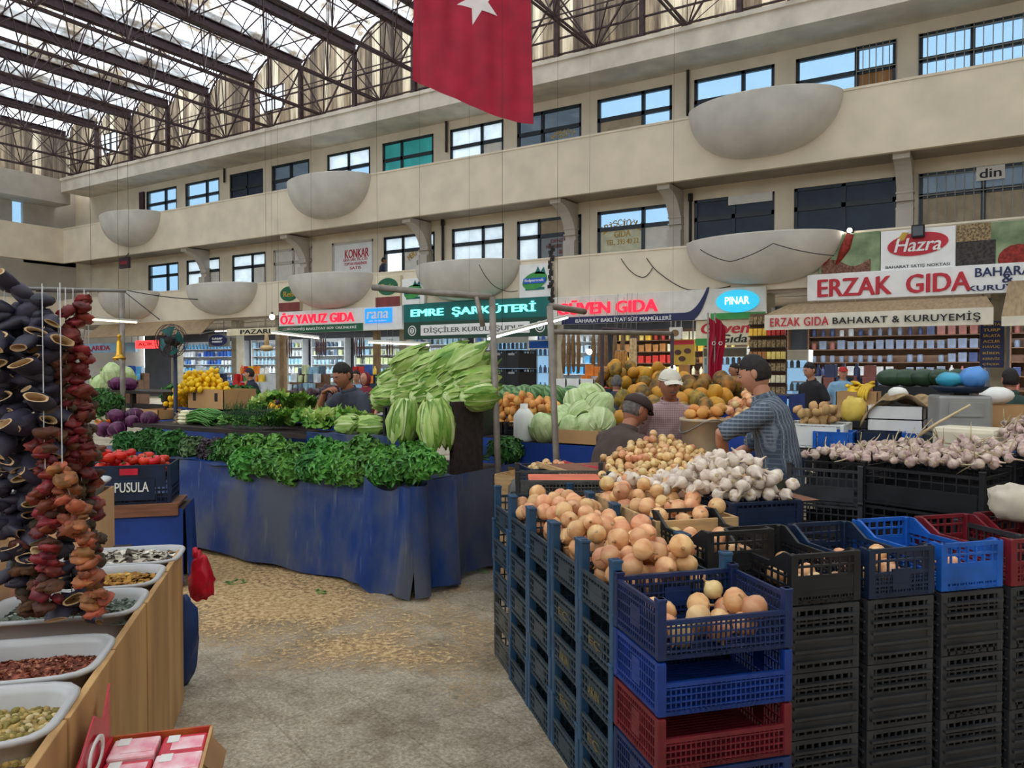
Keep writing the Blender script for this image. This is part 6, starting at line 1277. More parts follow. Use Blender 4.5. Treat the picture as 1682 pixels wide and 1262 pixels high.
# boards and banners inside the shops
t, w, h, _, _ = sign('banner', 'yellow fruit banner with red script letters behind the small red flags', 1143, 527, 1252, 568, 21.0, 'sign_cream'); words(t, 'Güven', -w*.05, h*.18, w*.72, h*.42, 'sign_red', .02, .03, .2); words(t, 'Gıda', w*.08, -h*.24, w*.4, h*.32, 'sign_black', .02, .02, .2); patch(t, -w/2, -h/2, -w*.15, -h*.22, 'leaf_logo', 'fruit_print'); patch(t, w*.3, -h/2, w/2, -h*.3, 'sign_gold', 'fruit_print')
t, w, h, _, _ = sign('poster', 'yellow and brown food poster under a red strip beside the fruit banner', 1105, 558, 1140, 600, 21.3, 'sign_gold'); patch(t, -w*.5, h*.3, w*.5, h*.46, 'sign_red'); 
for u, v in ((-.25, 0), (.2, .05), (-.05, -.25)): oval(t, u*w, v*h, w*.16, h*.1, 'sausage', 'food_print')
t, w, h, _, _ = sign('round_sign', 'round cream emblem sign left of the fruit banner', 1099, 538, 1119, 557, 20.9, 'off_white'); oval(t, 0, 0, w*.3, h*.3, 'wood_post', 'emblem')
t, w, h, _, _ = sign('price_board', 'tall dark blue board with yellow vegetable names at right', 1610, 528, 1650, 604, 20.3, 'sign_navy')
for k, wd in enumerate(('SALATA', 'TURP', 'SALATA', 'ACUR', 'HAVUÇ', 'BİBER', 'KEREVİZ', 'ÇİÇEK')): words(t, wd, -w*.02, h*(.43-.122*k), w*.7, h*.062, 'sign_gold', .01, .02)
t, w, h, _, _ = sign('shop_sign', 'blue sign board with red letters at the far left', 137, 565, 222, 580, 21.6, 'pale_blue'); words(t, 'ARIDA', -w*.15, 0, w*.36, h*.5, 'sign_red', .02); 
t, w, h, _, _ = sign('led_sign', 'glowing red LED sign left of the fan', 222, 560, 257, 573, 21.0, 'led_red'); words(t, 'AÇIK', 0, 0, w*.7, h*.5, 'sign_red', .01)
t, w, h, _, _ = sign('round_sign', 'dark navy oval sign hanging right of the fan', 342, 549, 374, 570, 20.6, 'sign_grey'); oval(t, 0, 0, w*.46, h*.44, 'sign_navy'); words(t, 'KASAP', 0, h*.12, w*.5, h*.16, 'white_sign', .05); words(t, 'MARKET', 0, -h*.12, w*.5, h*.13, 'white_sign', .05)
t, w, h, _, _ = sign('awning_valance', 'pale valance with dark letters right of the navy oval sign', 372, 541, 452, 552, 19.6, 'sign_cream'); words(t, 'PAZARI', w*.1, 0, w*.6, h*.62, 'sign_black', .01, .03)
b = MB(); b.bar((t.location.x-1.2, 19.6, t.location.z), (t.location.x-1.2, 21.0, t.location.z+.25), .03); b.bar((t.location.x+1.2, 19.6, t.location.z), (t.location.x+1.2, 21.0, t.location.z+.25), .03); 
for v in b.v: pass
MB_ = MB(); MB_.v = [(p[0]-t.location.x, p[1]-t.location.y, p[2]-t.location.z) for p in b.v]; MB_.f, MB_.mi, MB_.sm = b.f, b.mi, b.sm; MB_.build('support_arm', 'iron_bar', t)
# awnings
mat('awning_beige', S(166, 142, 110), .85, .12, 3, stretch=(6, 1, 1)); mat('awning_valance', S(226, 218, 200), .7, .05, 3)
def awning(lab, x0, x1, zt, zf, yf, m='awning_beige', val=.5, txt=()):
    t = thing('awning', lab, 'awning', ((x0+x1)/2, yf, zf)); w = x1-x0; d = YP-.16-yf
    b = MB(); b.add([(-w/2, 0, 0), (w/2, 0, 0), (w/2-.15, d, zt-zf), (-w/2+.15, d, zt-zf)], [(0, 1, 2, 3)]); b.add([(-w/2, 0, -.02), (w/2, 0, -.02), (w/2-.15, d, zt-zf-.02), (-w/2+.15, d, zt-zf-.02)], [(3, 2, 1, 0)]); b.build('canopy', m, t)
    if val:
        b = MB(); b.grid(lambda u, v: ((u-.5)*w, -.012+.01*math.sin(u*70)*(1-v), -val*(1-v)), 60, 2); v_ = b.build('valance', 'awning_valance', t)
        for body, u, ww, hh, mm in txt: lettering(body, TX(u*w, -.045, -val*.5), ww, hh, mm, v_, bold=.018, space=1.08)
    for s in (-1, 1): b = MB(); b.bar((s*(w/2-.1), 0, -.02), (s*(w/2-.25), d, zt-zf-.5), .04); b.build('support_arm', 'iron_bar', t)
    return t
YA = 18.9; p = at_Y(1256, 518, YA); q = at_Y(1632, 514, YA)
awning('beige awning with lettered white valance, right side', p.x, q.x, 3.26, p.z, YA, val=.36, txt=(('ERZAK GIDA', -.33, (q.x-p.x)*.28, .2, 'sign_red'), ('BAHARAT & KURUYEMİŞ', .14, (q.x-p.x)*.62, .24, 'sign_black')))
p = at_Y(1645, 520, 18.9); awning('brown awning at the right edge above the blue price board', p.x, p.x+4, 3.62, p.z, 18.9, 'awning_beige', .2)
p = at_Y(135, 550, 20); q = at_Y(330, 550, 20); awning('dusty beige awning over the far left shops', p.x, q.x, 3.65, 3.0, 20.0, val=.0)
p = at_Y(905, 540, 19.8); q = at_Y(1100, 530, 19.8)
# ================================================================== MIDDLE GROUND STALLS
def dtab(lab, px0, px1, py, d, h, m='blue_cloth', depth=.9, skirt=True, top='wood_dark'):
    """table whose front top edge runs between two picture columns at the given distance"""
    p = at_z(px0, py, h) if d is None else at_d(px0, py, d); x0 = p.x; Y = p.y; x1 = at_Y(px1, py, Y).x
    return stall_table(lab, x0, x1, Y, Y+depth, h, m, skirt, top=top), x0, x1, Y
def heap(meshes, name, cat, lab, grp, n, R, x0, x1, Y0, Y1, z0, h, tilt=2.6, sq=.92, kk=14, slope=0):
    return pile(meshes, name, cat, lab, grp, n, R, Matrix.Translation((0, 0, 0)), rect(x0+R, x1-R, Y0+R, Y1-R), lambda u, v: z0+slope*(v-Y0), lambda u, v: z0+slope*(v-Y0)+2*R+h*max(0, 1-((u-(x0+x1)/2)/((x1-x0)/2))**2), kk=kk, tilt=tilt, sq=sq)
# cabbage and potato table right behind the blue stall
t, x0, x1, Y = dtab('blue cloth table with the white cabbages behind the brown-jacketed man', 832, 986, 722, 6.7, .95, depth=1.0)
for i, (px, py, dy) in enumerate(((893, 706, .18), (915, 705, .3), (938, 706, .2), (962, 702, .25), (985, 694, .3), (930, 684, .42), (958, 680, .42), (985, 668, .5), (948, 660, .62), (970, 652, .66))):
    p = at_Y(px, py, Y+dy); me = CABW[i % 2]; p.z = max(p.z, 1.08); tag(new('white_cabbage', me, None, p, (rnd.uniform(-.9, .9), rnd.uniform(-.9, .9), i), rnd.uniform(.84, .98)), 'pale green cabbage in the heap on the blue cloth table behind the steel post', 'cabbage', 'white cabbages in the heap')
carton('cardboard box propping the cabbage heap, right end', x1-.45, x1-.02, Y+.02, Y+.4, .96, 1.08)
tc = at_d(880, 752, 6.3); carton('cardboard box standing against the blue cloth table, left of the steel post', tc.x-.22, tc.x+.2, tc.y-.1, tc.y+.2, .3, .78, 'carton_dark'); carton('lower cardboard box under the one against the blue cloth table', tc.x-.22, tc.x+.2, tc.y-.1, tc.y+.2, 0, .3, 'carton_dark')
tc = at_d(853, 780, 5.7); 
for i in range(4): carton('%s wooden box of the small stack at the right end of the blue stall' % ('lowest', 'second', 'third', 'top')[i], tc.x-.13, tc.x+.15, tc.y-.15, tc.y+.15, .205*i, .2+.205*i, 'wood_box', name='wooden_box')
b = MB(); b.ball((0, 0, 0), (.10, .05, .13), 14, 9, fn=lambda v: v*(1+.2*noise.noise(v*3))); glassmat('film', (.9, .9, .88), .35, .3); tag(b.build('plastic_bag', 'film', None, (tc.x+.12, tc.y-.19, .68)), 'crumpled clear film bag hanging on the wooden box stack', 'bag')
tc = at_d(836, 728, 6.6); b = MB(); b.lathe([(0, 0), (.09, 0), (.095, .02), (.095, .22), (.05, .28), (.035, .29), (.035, .33), (0, .33)], 16); tag(b.build('plastic_jug', 'white_plastic', None, (tc.x, tc.y+.25, .95)), 'white plastic jug standing left of the cabbages on the blue cloth table', 'jug')
t, x0, x1, Y = dtab('table with crates of potatoes behind the cabbages', 745, 905, 706, 7.9, .93, depth=.8, skirt=False)
for i in range(4):
    w = (x1-x0)/4; c = crate('crate', '%s black crate under the potatoes' % ('leftmost', 'second', 'third', 'rightmost')[i], w-.03, .5, .12, 'crate_ebony', nu=10, nv=3); c.location = (x0+w*(i+.5), Y+.3, .94)
xm = fx(784, 700, Y+.3); heap(POTATO, 'potato', 'potato', 'orange-brown potato heaped between the steel posts behind the cabbages', 'potatoes behind the cabbages', 190, .042, xm, x1, Y+.05, Y+.62, 1.0, .22, kk=12)
heap(POTATO_T, 'potato', 'potato', 'pale brown potato in the smaller heap left of the orange-brown potatoes', 'pale potatoes', 60, .042, x0, xm, Y+.05, Y+.62, 1.0, .18, kk=10)
t, x0, x1, Y = dtab('table carrying the row of watermelons behind the potatoes', 772, 912, 662, 9.2, 1.14, depth=1.0)
for r in range(2):
    for i in range(5):
        tag(new('watermelon', WMELON[0], None, (x0+.16+i*(x1-x0-.3)/4+.1*r, Y+.2+.3*r, 1.14+.128), (rnd.random()*3, rnd.random(), rnd.random()*3), rnd.uniform(.92, 1.05)), '%s watermelon in the %s row behind the potatoes' % (('leftmost', 'second', 'middle', 'fourth', 'rightmost')[i], ('front', 'back')[r]), 'watermelon')
for i, (px, py, d) in enumerate(((812, 672, 8.6), (878, 678, 8.5), (797, 690, 8.5), (907, 668, 8.6))): p = at_d(px, py, d); tag(new('watermelon', WMELON[0], None, p, (i, i, i), .7), 'small dark watermelon %s the potato heap' % ('behind the left of', 'behind the right of', 'at the left end of', 'beyond the right end of')[i], 'watermelon')
# wall of black crates, white cartons
p = at_d(780, 640, 11.2); q = at_d(876, 640, 11.2); cw = (q.x-p.x)/3
CBK = crate('crate', 'x', cw*.97, .5, .26, 'crate_ebony', nu=8, nv=3, solid=(.04, .05, .96, .82)); b = MB(); b.box((0, -.255, .2), (.1, .012, .03)); b.build('hand_opening', 'steel_grey', CBK)
for i in range(3):
    for j in range(7): dup(CBK, (p.x+cw*(i+.5), p.y+.3, .265*j), 0, '%s crate of the %s column in the black crate wall' % (('lowest', 'second', 'third', 'fourth', 'fifth', 'sixth', 'topmost')[j], ('left', 'middle', 'right')[i]))
drop(CBK)
p = at_d(908, 650, 10.6)
for i in range(3):
    for j in range(5): carton('%s white carton of the %s column right of the steel post' % (('lowest', 'second', 'third', 'fourth', 'top')[j], ('left', 'middle', 'right')[i]), p.x+.21*i, p.x+.21*i+.2, p.y, p.y+.3, .29*j, .29*j+.285, 'styro', name='carton')
# melons and fruit behind the cap man
t, x0, x1, Y = dtab('table of melons behind the man in the white cap', 960, 1230, 700, 7.4, 1.0, depth=1.5)
MR = .08
heap(MELON, 'melon', 'melon', 'yellow-brown melon in the heap behind the man in the white cap', 'melons behind the capped man', 92, MR, x0+.1, fx(1165, 690, Y), Y+.1, Y+1.4, 1.02, .02, kk=12, slope=.22)
hx = fx(1168, 680, Y); heap([o_ for o_ in ONION], 'red_onion', 'onion', 'reddish onion heaped right of the melons', 'reddish onions beside the melons', 60, .05, hx, x1, Y+.1, Y+.9, 1.02, .08, slope=.25)
t, x0, x1, Y = dtab('navy crate table with yellow melons far behind the grey-haired man', 958, 1085, 640, 10.2, 1.30, depth=.8, m='crate_dnavy'); heap([MELON[2], MELON[0]], 'melon', 'melon', 'yellow melon in the far row above the navy table', 'far yellow melons', 30, .09, x0, x1, Y, Y+.7, 1.32, .06)
for i, (px, py) in enumerate(((1152, 630), (1163, 627), (1172, 632), (1158, 636))): p = at_d(px, py, 9.2); tag(new('banana_bunch', BANA[0], None, p, (.3, .2, i), 1.3), 'yellow banana bunch right of the capped man, %s' % ('left one', 'upper one', 'right one', 'lower one')[i], 'bananas')
p = at_d(1162, 640, 9.2); stall_table('table of bananas and goods under the small red flags', p.x-.4, p.x+1.0, p.y-.35, p.y+.5, p.z-.05)
# right: potatoes on a white crate, crates, boxes, burlap
t, x0, x1, Y = dtab('table of goods right of the plaid-shirted man', 1300, 1700, 735, 6.4, .92, depth=1.3, skirt=False)
p = at_Y(1305, 700, Y+.3); q = at_Y(1352, 700, Y+.3)
c = crate('crate', 'white crate of pale potatoes behind the plaid-shirted man', .46, .45, .2, 'white_plastic', nu=8, nv=3, solid=(.1, .1, .9, .9)); c.location = (p.x+.2, Y+.3, .93+.0); 
heap(POTATO_T, 'potato', 'potato', 'pale brown potato heaped on the white crate behind the plaid shirt', 'potatoes on the white crate', 34, .045, p.x-.02, p.x+.36, Y+.12, Y+.5, 1.10, .06)
for i in range(3): c = crate('crate', 'blue crate beside the white potato crate, %s' % ('nearest', 'middle', 'farthest')[i], .3, .3, .14, 'crate_blue' if i != 1 else 'crate_dnavy', nu=8, nv=3, solid=(.1, .1, .9, .9)); c.location = (q.x+.12+.32*i, Y+.18+.1*i, .935)
mat('yellow_bag', S(226, 196, 90), .5, .12, 6, bump=.2); mat('burlap', S(158, 132, 96), .9, .2, 16, bump=.4); mat('teal_bag', S(60, 160, 190), .35, .12, 5); mat('blue_bag', S(90, 150, 220), .35, .12, 5); mat('red_sack', S(190, 30, 50), .5, .1, 5); mat('green_tarp', S(40, 84, 74), .6, .15, 4)
p = at_d(1402, 672, 6.7); b = MB(); b.ball((0, 0, 0), (.11, .09, .12), 16, 10, fn=lambda v: Vector([math.copysign(abs(q)**.55, q) for q in v])*(.86+.16*noise.noise(v*2.2)+.12*noise.noise(v*6))); tag(b.build('yellow_bag', 'yellow_bag', None, p), 'crumpled yellow bag right of the blue crates', 'bag')
p = at_d(1402, 696, 6.7); c = crate('crate', 'black crate under the crumpled yellow bag', .5, .4, .13, 'crate_ebony', nu=10, nv=3); c.location = (p.x+.02, p.y, .935)
p = at_d(1405, 645, 7.6); carton('cardboard box with bananas behind the yellow bag', p.x-.18, p.x+.2, p.y, p.y+.3, 1.1, 1.36)
for i in range(4): tag(new('banana_bunch', BANA[0], None, (p.x-.1+.08*i, p.y+.12, 1.42+.03*(i % 2)), (.2, .2, i*1.3), 1.1), 'yellow banana bunch on the cardboard box, %s' % ('leftmost', 'second', 'third', 'rightmost')[i], 'bananas')
stall_table('table under the banana box and the styrofoam boxes', p.x-.3, p.x+2.2, p.y-.3, p.y+.5, 1.08, 'crate_ebony')
# styrofoam boxes
p = at_d(1424, 694, 6.5)
for i in range(3): carton('%s styrofoam box of the stack under the burlap cloth' % ('lowest', 'middle', 'top')[i], p.x, p.x+.42, p.y, p.y+.3, .935+.115*i, 1.047+.115*i, 'styro', name='styrofoam_box')
# burlap lying over
q = at_d(1465, 640, 6.9); b = MB(); b.grid(lambda u, v: (-.27+.62*u, -.16+.4*v, .03*math.sin(PI*min(1, u*1.15))**.7-.55*max(0, .28-u)*(1.4-v)-.2*max(0, u-.85)+.03*math.sin(u*13+v*5)+.02*math.sin(v*17+u*4)), 30, 18); o = b.build('burlap_cloth', 'burlap', None, (p.x+.22, p.y+.12, 1.31)); tag(o, 'brown burlap cloth thrown over the styrofoam boxes', 'cloth'); sd = o.modifiers.new('thick', 'SOLIDIFY'); sd.thickness = .008
b = MB(); b.ball((0, 0, 0), (.08, .07, .05), 12, 8, fn=lambda v: v*(1+.25*noise.noise(v*3))); tag(b.build('white_bag', 'styro', None, (p.x+.22, p.y+.15, 1.385)), 'small white bag on top of the burlap cloth', 'bag')
# watermelons at right
t, x0, x1, Y = dtab('table with the row of dark watermelons at right', 1436, 1600, 622, 8.7, 1.38, depth=.8, m='crate_ebony')
for i in range(5): tag(new('watermelon', WMELON_D[0], None, (x0+.15+i*(x1-x0-.3)/4, Y+.25, 1.38+.105), (.1*i, .05*i, .3*i), (1.1, .85, .85)), '%s watermelon in the right-hand row behind the burlap' % ('leftmost', 'second', 'middle', 'fourth', 'rightmost')[i], 'watermelon')
# weighing scale
p = at_d(1575, 706, 5.6); t = thing('weighing_scale', 'grey market scale with a dark tray holding blue bags', 'scale', (p.x, p.y, 0), YAW*.6)
b = MB(); b.rbox((0, 0, 1.26), (.35, .28, .28), .02); b.build('scale_body', 'steel_grey', t); b = MB(); b.lathe([(.0, 0), (.13, 0), (.20, .035), (.205, .035), (.14, -.012), (0, -.012)], 24, Matrix.Translation((0, 0, 1.43))@Matrix.Diagonal((1, .75, 1, 1))); b.build('weighing_pan', 'crate_dnavy', t); b = MB(); b.box((0, 0, 1.41), (.1, .1, .04)); b.build('pan_support', 'black', t); b = MB(); b.box((0, -.145, 1.30), (.22, .01, .1)); b.build('dial_panel', 'steel_grey', t); b = MB(); b.rbox((0, 0, .56), (.4, .36, 1.12), .02); b.build('stand', 'crate_black', t)
for i, (dx, dz, m_, lab) in enumerate(((-.06, 1.51, 'teal_bag', 'teal plastic bag on the left of the scale pan'), (.09, 1.53, 'blue_bag', 'light blue plastic bag on the right of the scale pan'))): b = MB(); b.ball((0, 0, 0), (.095, .08, .055+.02*i), 14, 9, fn=lambda v: v*(1+.2*noise.noise(v*2.7+Vector((i, 0, 0))))); tag(b.build('plastic_bag', m_, None, (p.x+dx, p.y, dz)), lab, 'bag')
p = at_d(1637, 642, 6.0); b = MB(); b.ball((0, 0, 0), (.12, .1, .07), 12, 8, fn=lambda v: v*(1+.15*noise.noise(v*2))); tag(b.build('white_sack', 'styro', None, (p.x, p.y, 1.38)), 'white sack lying right of the scale', 'sack')
stall_table('table of sacks and garlic at the right edge behind the scale', p.x-.25, p.x+1.2, p.y-.6, p.y+.6, 1.1); carton('cardboard box under the white sack', p.x-.15, p.x+.2, p.y-.15, p.y+.15, 1.105, 1.31)
b = MB(); b.ball((0, 0, 0), (.2, .15, .1), 14, 9, fn=lambda v: v*(1+.15*noise.noise(v*2.2))); tag(b.build('green_bundle', 'green_tarp', None, (p.x+.42, p.y+.1, 1.25)), 'dark green cloth bundle at the right edge', 'bundle')
b = MB(); b.ball((0, 0, 0), (.14, .1, .07), 14, 9, fn=lambda v: v*(1+.12*noise.noise(v*2.2))); tag(b.build('red_sack', 'red_sack', None, (p.x+.38, p.y-.25, 1.2)), 'small red sack at the right edge in front of the green bundle', 'sack')
heap(GARLIC_P, 'garlic_bulb', 'garlic', 'pale garlic bulb on the far table at the right edge', 'garlic on the far right table', 45, .032, p.x+.0, p.x+.5, p.y-.58, p.y-.28, 1.12, .1)
# background goods left of centre
t, x0, x1, Y = dtab('far table of oranges and dark aubergines behind the raised lettuces', 375, 520, 668, 9.5, 1.0, depth=1.2)
heap([LEMON[0]], 'orange', 'orange', 'orange fruit heaped on the far table behind the lemons', 'oranges on the far table', 50, .045, x0, x0+.6, Y, Y+.9, 1.02, .2)
mat('aubergine', S(58, 30, 46), .3, .2, 6); AUB = [lumpy('aubergine', (.1, .045, .045), 'aubergine', .15)]; heap(AUB, 'aubergine', 'aubergine', 'dark purple aubergine heaped on the far table', 'aubergines on the far table', 60, .055, x0+.42, x1, Y+.2, Y+1.1, 1.15, .25)
t, x0, x1, Y = dtab('far table behind the fan post with trays of greens', 235, 372, 648, 11.0, 1.05, depth=1.0)
for i in range(6): tag(new('leafy_greens', PARSD[i % 2], None, (x0+.3+.3*i, Y+.3, 1.2), (.3, 0, i), 1.4), 'dark greens on the far table behind the fan post', 'greens', 'greens behind the fan post')
# goods set out in front of the shops
def stand(i, x0, x1, y, pal, lab, where):
    t = thing('display_stand', lab, 'stand', ((x0+x1)/2, y, 0)); w = x1-x0
    for q, (yy, z) in enumerate(((-.25, .75), (0, 1.05), (.25, 1.35))):
        b = MB(); b.b2((-w/2, yy-.13, 0), (w/2, yy+.13, z)); b.build('step', ('shelf_wood', 'crate_dnavy', 'shelf_metal')[i % 3], t)
        x = x0+.15
        while x < x1-.1:
            ci = rnd.randrange(len(PAL[pal])); kd = rnd.choice((0, 0, 1, 2)); me = GM_[pal, ci][kd]; tag(new(me.name.split('.')[0], me, None, (x, y+yy, z+.001), (0, 0, rnd.uniform(-.3, .3)), rnd.uniform(1.0, 1.3)), '%s set out on %s' % (('carton', 'tin', 'bottle')[kd], where), 'goods', 'goods on '+where); x += .29
stand(0, fx(180, 600, 20), fx(232, 600, 20), 20.0, 'blue', 'stepped goods stand before the far left shop', 'the stand before the far left shop')
stand(1, fx(315, 600, 20), fx(360, 600, 20), 20.0, 'pale', 'stepped goods stand right of the fan', 'the stand right of the fan')
stand(2, fx(385, 600, 20), fx(440, 600, 20), 20.0, 'mixed', 'stepped goods stand before the shop beneath the dark-lettered valance', 'the stand beneath the dark-lettered valance')
stand(0, fx(480, 600, 20), fx(530, 600, 20), 20.0, 'pale', 'stepped goods stand left of the seated seller', 'the stand left of the seated seller')
stand(1, fx(572, 600, 20), fx(612, 600, 20), 20.0, 'mixed', 'stepped goods stand right of the seated seller', 'the stand right of the seated seller')
stand(0, fx(1060, 600, 19.8), fx(1130, 600, 19.8), 19.8, 'warm', 'stepped goods stand under the food poster', 'the stand under the food poster')
stand(2, fx(955, 600, 20), fx(1040, 600, 20), 20.0, 'mixed', 'stepped goods stand behind the golden hanging bundle', 'the stand behind the golden bundle')
stand(1, fx(1330, 600, 19.6), fx(1440, 600, 19.6), 19.6, 'dark', 'stepped goods stand under the left half of the awning', 'the stand under the awning')
for k, (px, py, lab) in enumerate(((1245, 560, 'tall rack of packets left of the awning shop, left one'), (1275, 560, 'tall rack of packets left of the awning shop, right one'))):
    X_ = fx(px, 590, 20.2); t = thing('packet_rack', lab, 'rack', (X_, 20.2, 0)); b = MB(); b.b2((-.24, .1, 0), (.24, .14, 3.0)); b.build('back_panel', 'shelf_wood', t)
    for q in range(7): b = MB(); b.box((0, 0, .9+.3*q), (.48, .2, .02)); b.build('shelf_board', 'wood_dark', t); b = MB(); [b.rbox((-.17+.115*j, -.02, .91+.3*q+.1), (.1, .1, .19), .006) for j in range(4)]; o = b.build('packet_row', 'good_warm_%d' % ((q+k) % 5) if q % 2 else 'spice_tan', t)
# ================================================================== PEOPLE
mat('skin', S(196, 140, 112), .55, .06, 8, sss=.08); mat('skin_tan', S(168, 112, 86), .55, .06, 8, sss=.08); mat('hair_dark', S(34, 28, 26), .7, .2, 40, bump=.3); mat('hair_grey', S(104, 98, 94), .75, .2, 40, bump=.3); mat('eye_white', S(176, 160, 150), .3, .02, 5); mat('eye_dark', S(30, 22, 18), .3, .02, 5); mat('lip', S(160, 96, 84), .5, .05, 8)
mat('trouser_dark', S(40, 42, 48), .8, .12, 8); mat('trouser_olive', S(66, 66, 50), .8, .12, 8); mat('shoe', S(30, 26, 24), .6, .1, 8)
mat('jacket_brown', S(78, 64, 58), .85, .12, 6, bump=.1); mat('shirt_char', S(58, 62, 74), .8, .12, 8); mat('shirt_navy', S(34, 44, 66), .8, .12, 8); mat('shirt_black', S(34, 32, 36), .8, .12, 8); mat('shirt_lblue', S(130, 170, 200), .8, .08, 8); mat('scarf_red', S(120, 36, 50), .8, .12, 8); mat('cap_white', S(218, 212, 196), .8, .06, 8); mat('cap_brown', S(62, 48, 44), .8, .1, 8); mat('cap_red', S(180, 40, 40), .7, .1, 8); mat('hood_green', S(44, 66, 60), .8, .12, 6)
def plaid(name, base, c1, c2, sc_):
    m = mat(name, base, .8, .05, 10); nt = m.node_tree; N = nt.nodes; L = nt.links; tc = N.new('ShaderNodeTexCoord'); src = None
    sp = N.new('ShaderNodeSeparateXYZ'); L.new(tc.outputs['Object'], sp.inputs[0]); ab_ = N.new('ShaderNodeMath'); ab_.operation = 'ABSOLUTE'; L.new(sp.outputs[0], ab_.inputs[0])
    body = ramp(nt, ab_.outputs[0], [(.175, (1, 1, 1)), (.195, (0, 0, 0))]); slv = ramp(nt, ab_.outputs[0], [(.175, (0, 0, 0)), (.195, (1, 1, 1))])
    for ax, c, s_, thr, zone in (('X', c1, sc_, .72, body), ('Z', c2, sc_*.8, .82, body), ('X', c2, sc_*2.1, .82, body), ('Y', c2, sc_*.8, .82, slv), ('Z', c1, sc_, .72, slv), ('Z', c2, sc_*2.1, .82, slv)):
        w_ = N.new('ShaderNodeTexWave'); w_.bands_direction = ax; w_.inputs['Scale'].default_value = s_; w_.inputs['Distortion'].default_value = 0; L.new(tc.outputs['Object'], w_.inputs[0])
        f = ramp(nt, w_.outputs['Fac'], [(thr-.12, (0, 0, 0)), (thr+.08, (.75, .75, .75))]); mu = N.new('ShaderNodeMath'); mu.operation = 'MULTIPLY'; L.new(f, mu.inputs[0]); L.new(zone, mu.inputs[1]); x = N.new('ShaderNodeMix'); x.data_type = 'RGBA'; L.new(mu.outputs[0], x.inputs[0])
        if src: L.new(src, x.inputs[6])
        else: x.inputs[6].default_value = (*base, 1)
        x.inputs[7].default_value = (*c, 1); src = x.outputs[2]
    L.new(src, N['Principled BSDF'].inputs['Base Color'])
plaid('shirt_plaid', S(62, 74, 88), S(150, 158, 164), S(92, 104, 118), 13); plaid('shirt_pink', S(178, 148, 148), S(206, 184, 180), S(140, 108, 112), 22)
def ringloft(b, rings, n=18):
    vs = []; fs = []
    for (c, L_, F_, rx, ry) in rings:
        for j in range(n): a = 2*PI*j/n; vs.append(Vector(c)+L_*(rx*math.cos(a))+F_*(ry*math.sin(a)))
    for i in range(len(rings)-1):
        for j in range(n): fs.append((i*n+j, i*n+(j+1) % n, (i+1)*n+(j+1) % n, (i+1)*n+j))
    fs.append(tuple(range(n-1, -1, -1))); fs.append(tuple((len(rings)-1)*n+j for j in range(n))); b.add(vs, fs, True)
def remeshed(b, vox, smooth=4, wrinkle=0):
    me = b.mesh('t', ['skin']); ob = bpy.data.objects.new('t', me); COL.objects.link(ob)
    r = ob.modifiers.new('r', 'REMESH'); r.mode = 'VOXEL'; r.voxel_size = vox; s = ob.modifiers.new('s', 'SMOOTH'); s.iterations = smooth; s.factor = .6
    dg = bpy.context.evaluated_depsgraph_get(); dg.update(); m2 = bpy.data.meshes.new_from_object(ob.evaluated_get(dg))
    vs = [v.co.copy() for v in m2.vertices]; 
    if wrinkle:
        nn = [v.normal.copy() for v in m2.vertices]; vs = [v+n_*wrinkle*(noise.noise(v*Vector((9, 9, 5)) if False else Vector((v.x*9, v.y*9, v.z*6)))+.5*noise.noise(Vector((v.x*22, v.y*22, v.z*14+5)))) for v, n_ in zip(vs, nn)]
    fs = [list(p.vertices) for p in m2.polygons]; bpy.data.objects.remove(ob); bpy.data.meshes.remove(m2); bpy.data.meshes.remove(me); return vs, fs
def g3(x, y, z, cx, cy, cz, sx, sy, sz): return math.exp(-((x-cx)/sx)**2-((y-cy)/sy)**2-((z-cz)/sz)**2)
def head_fn(v):
    x, y, z = v; k = 1.0
    jaw = 1-.30*max(0, -z-.1)**1.1; x2 = x*jaw; y2 = y*(1-.10*max(0, -z)) ; 
    if y > 0: y2 = y2*.93+.03*0
    f = max(0, y)
    y2 += .26*g3(x, 0, z, 0, 0, -.12, .13, 9, .15)*f+.10*g3(x, 0, z, 0, 0, .06, .10, 9, .22)*f   # nose
    y2 += .07*g3(x, 0, z, 0, 0, .20, .55, 9, .08)*f                                          # brow
    for s in (-1, 1): y2 -= .13*g3(x, 0, z, s*.36, 0, .07, .19, 9, .10)*f; y2 += .05*g3(x, 0, z, s*.42, 0, -.14, .22, 9, .16)*f
    y2 += .07*g3(x, 0, z, 0, 0, -.42, .24, 9, .05)*f+.07*g3(x, 0, z, 0, 0, -.52, .2, 9, .05)*f-.05*g3(x, 0, z, 0, 0, -.47, .22, 9, .02)*f+.12*g3(x, 0, z, 0, 0, -.78, .28, 9, .14)*f
    return Vector((x2, y2, z))
HR = (.076, .096, .122)
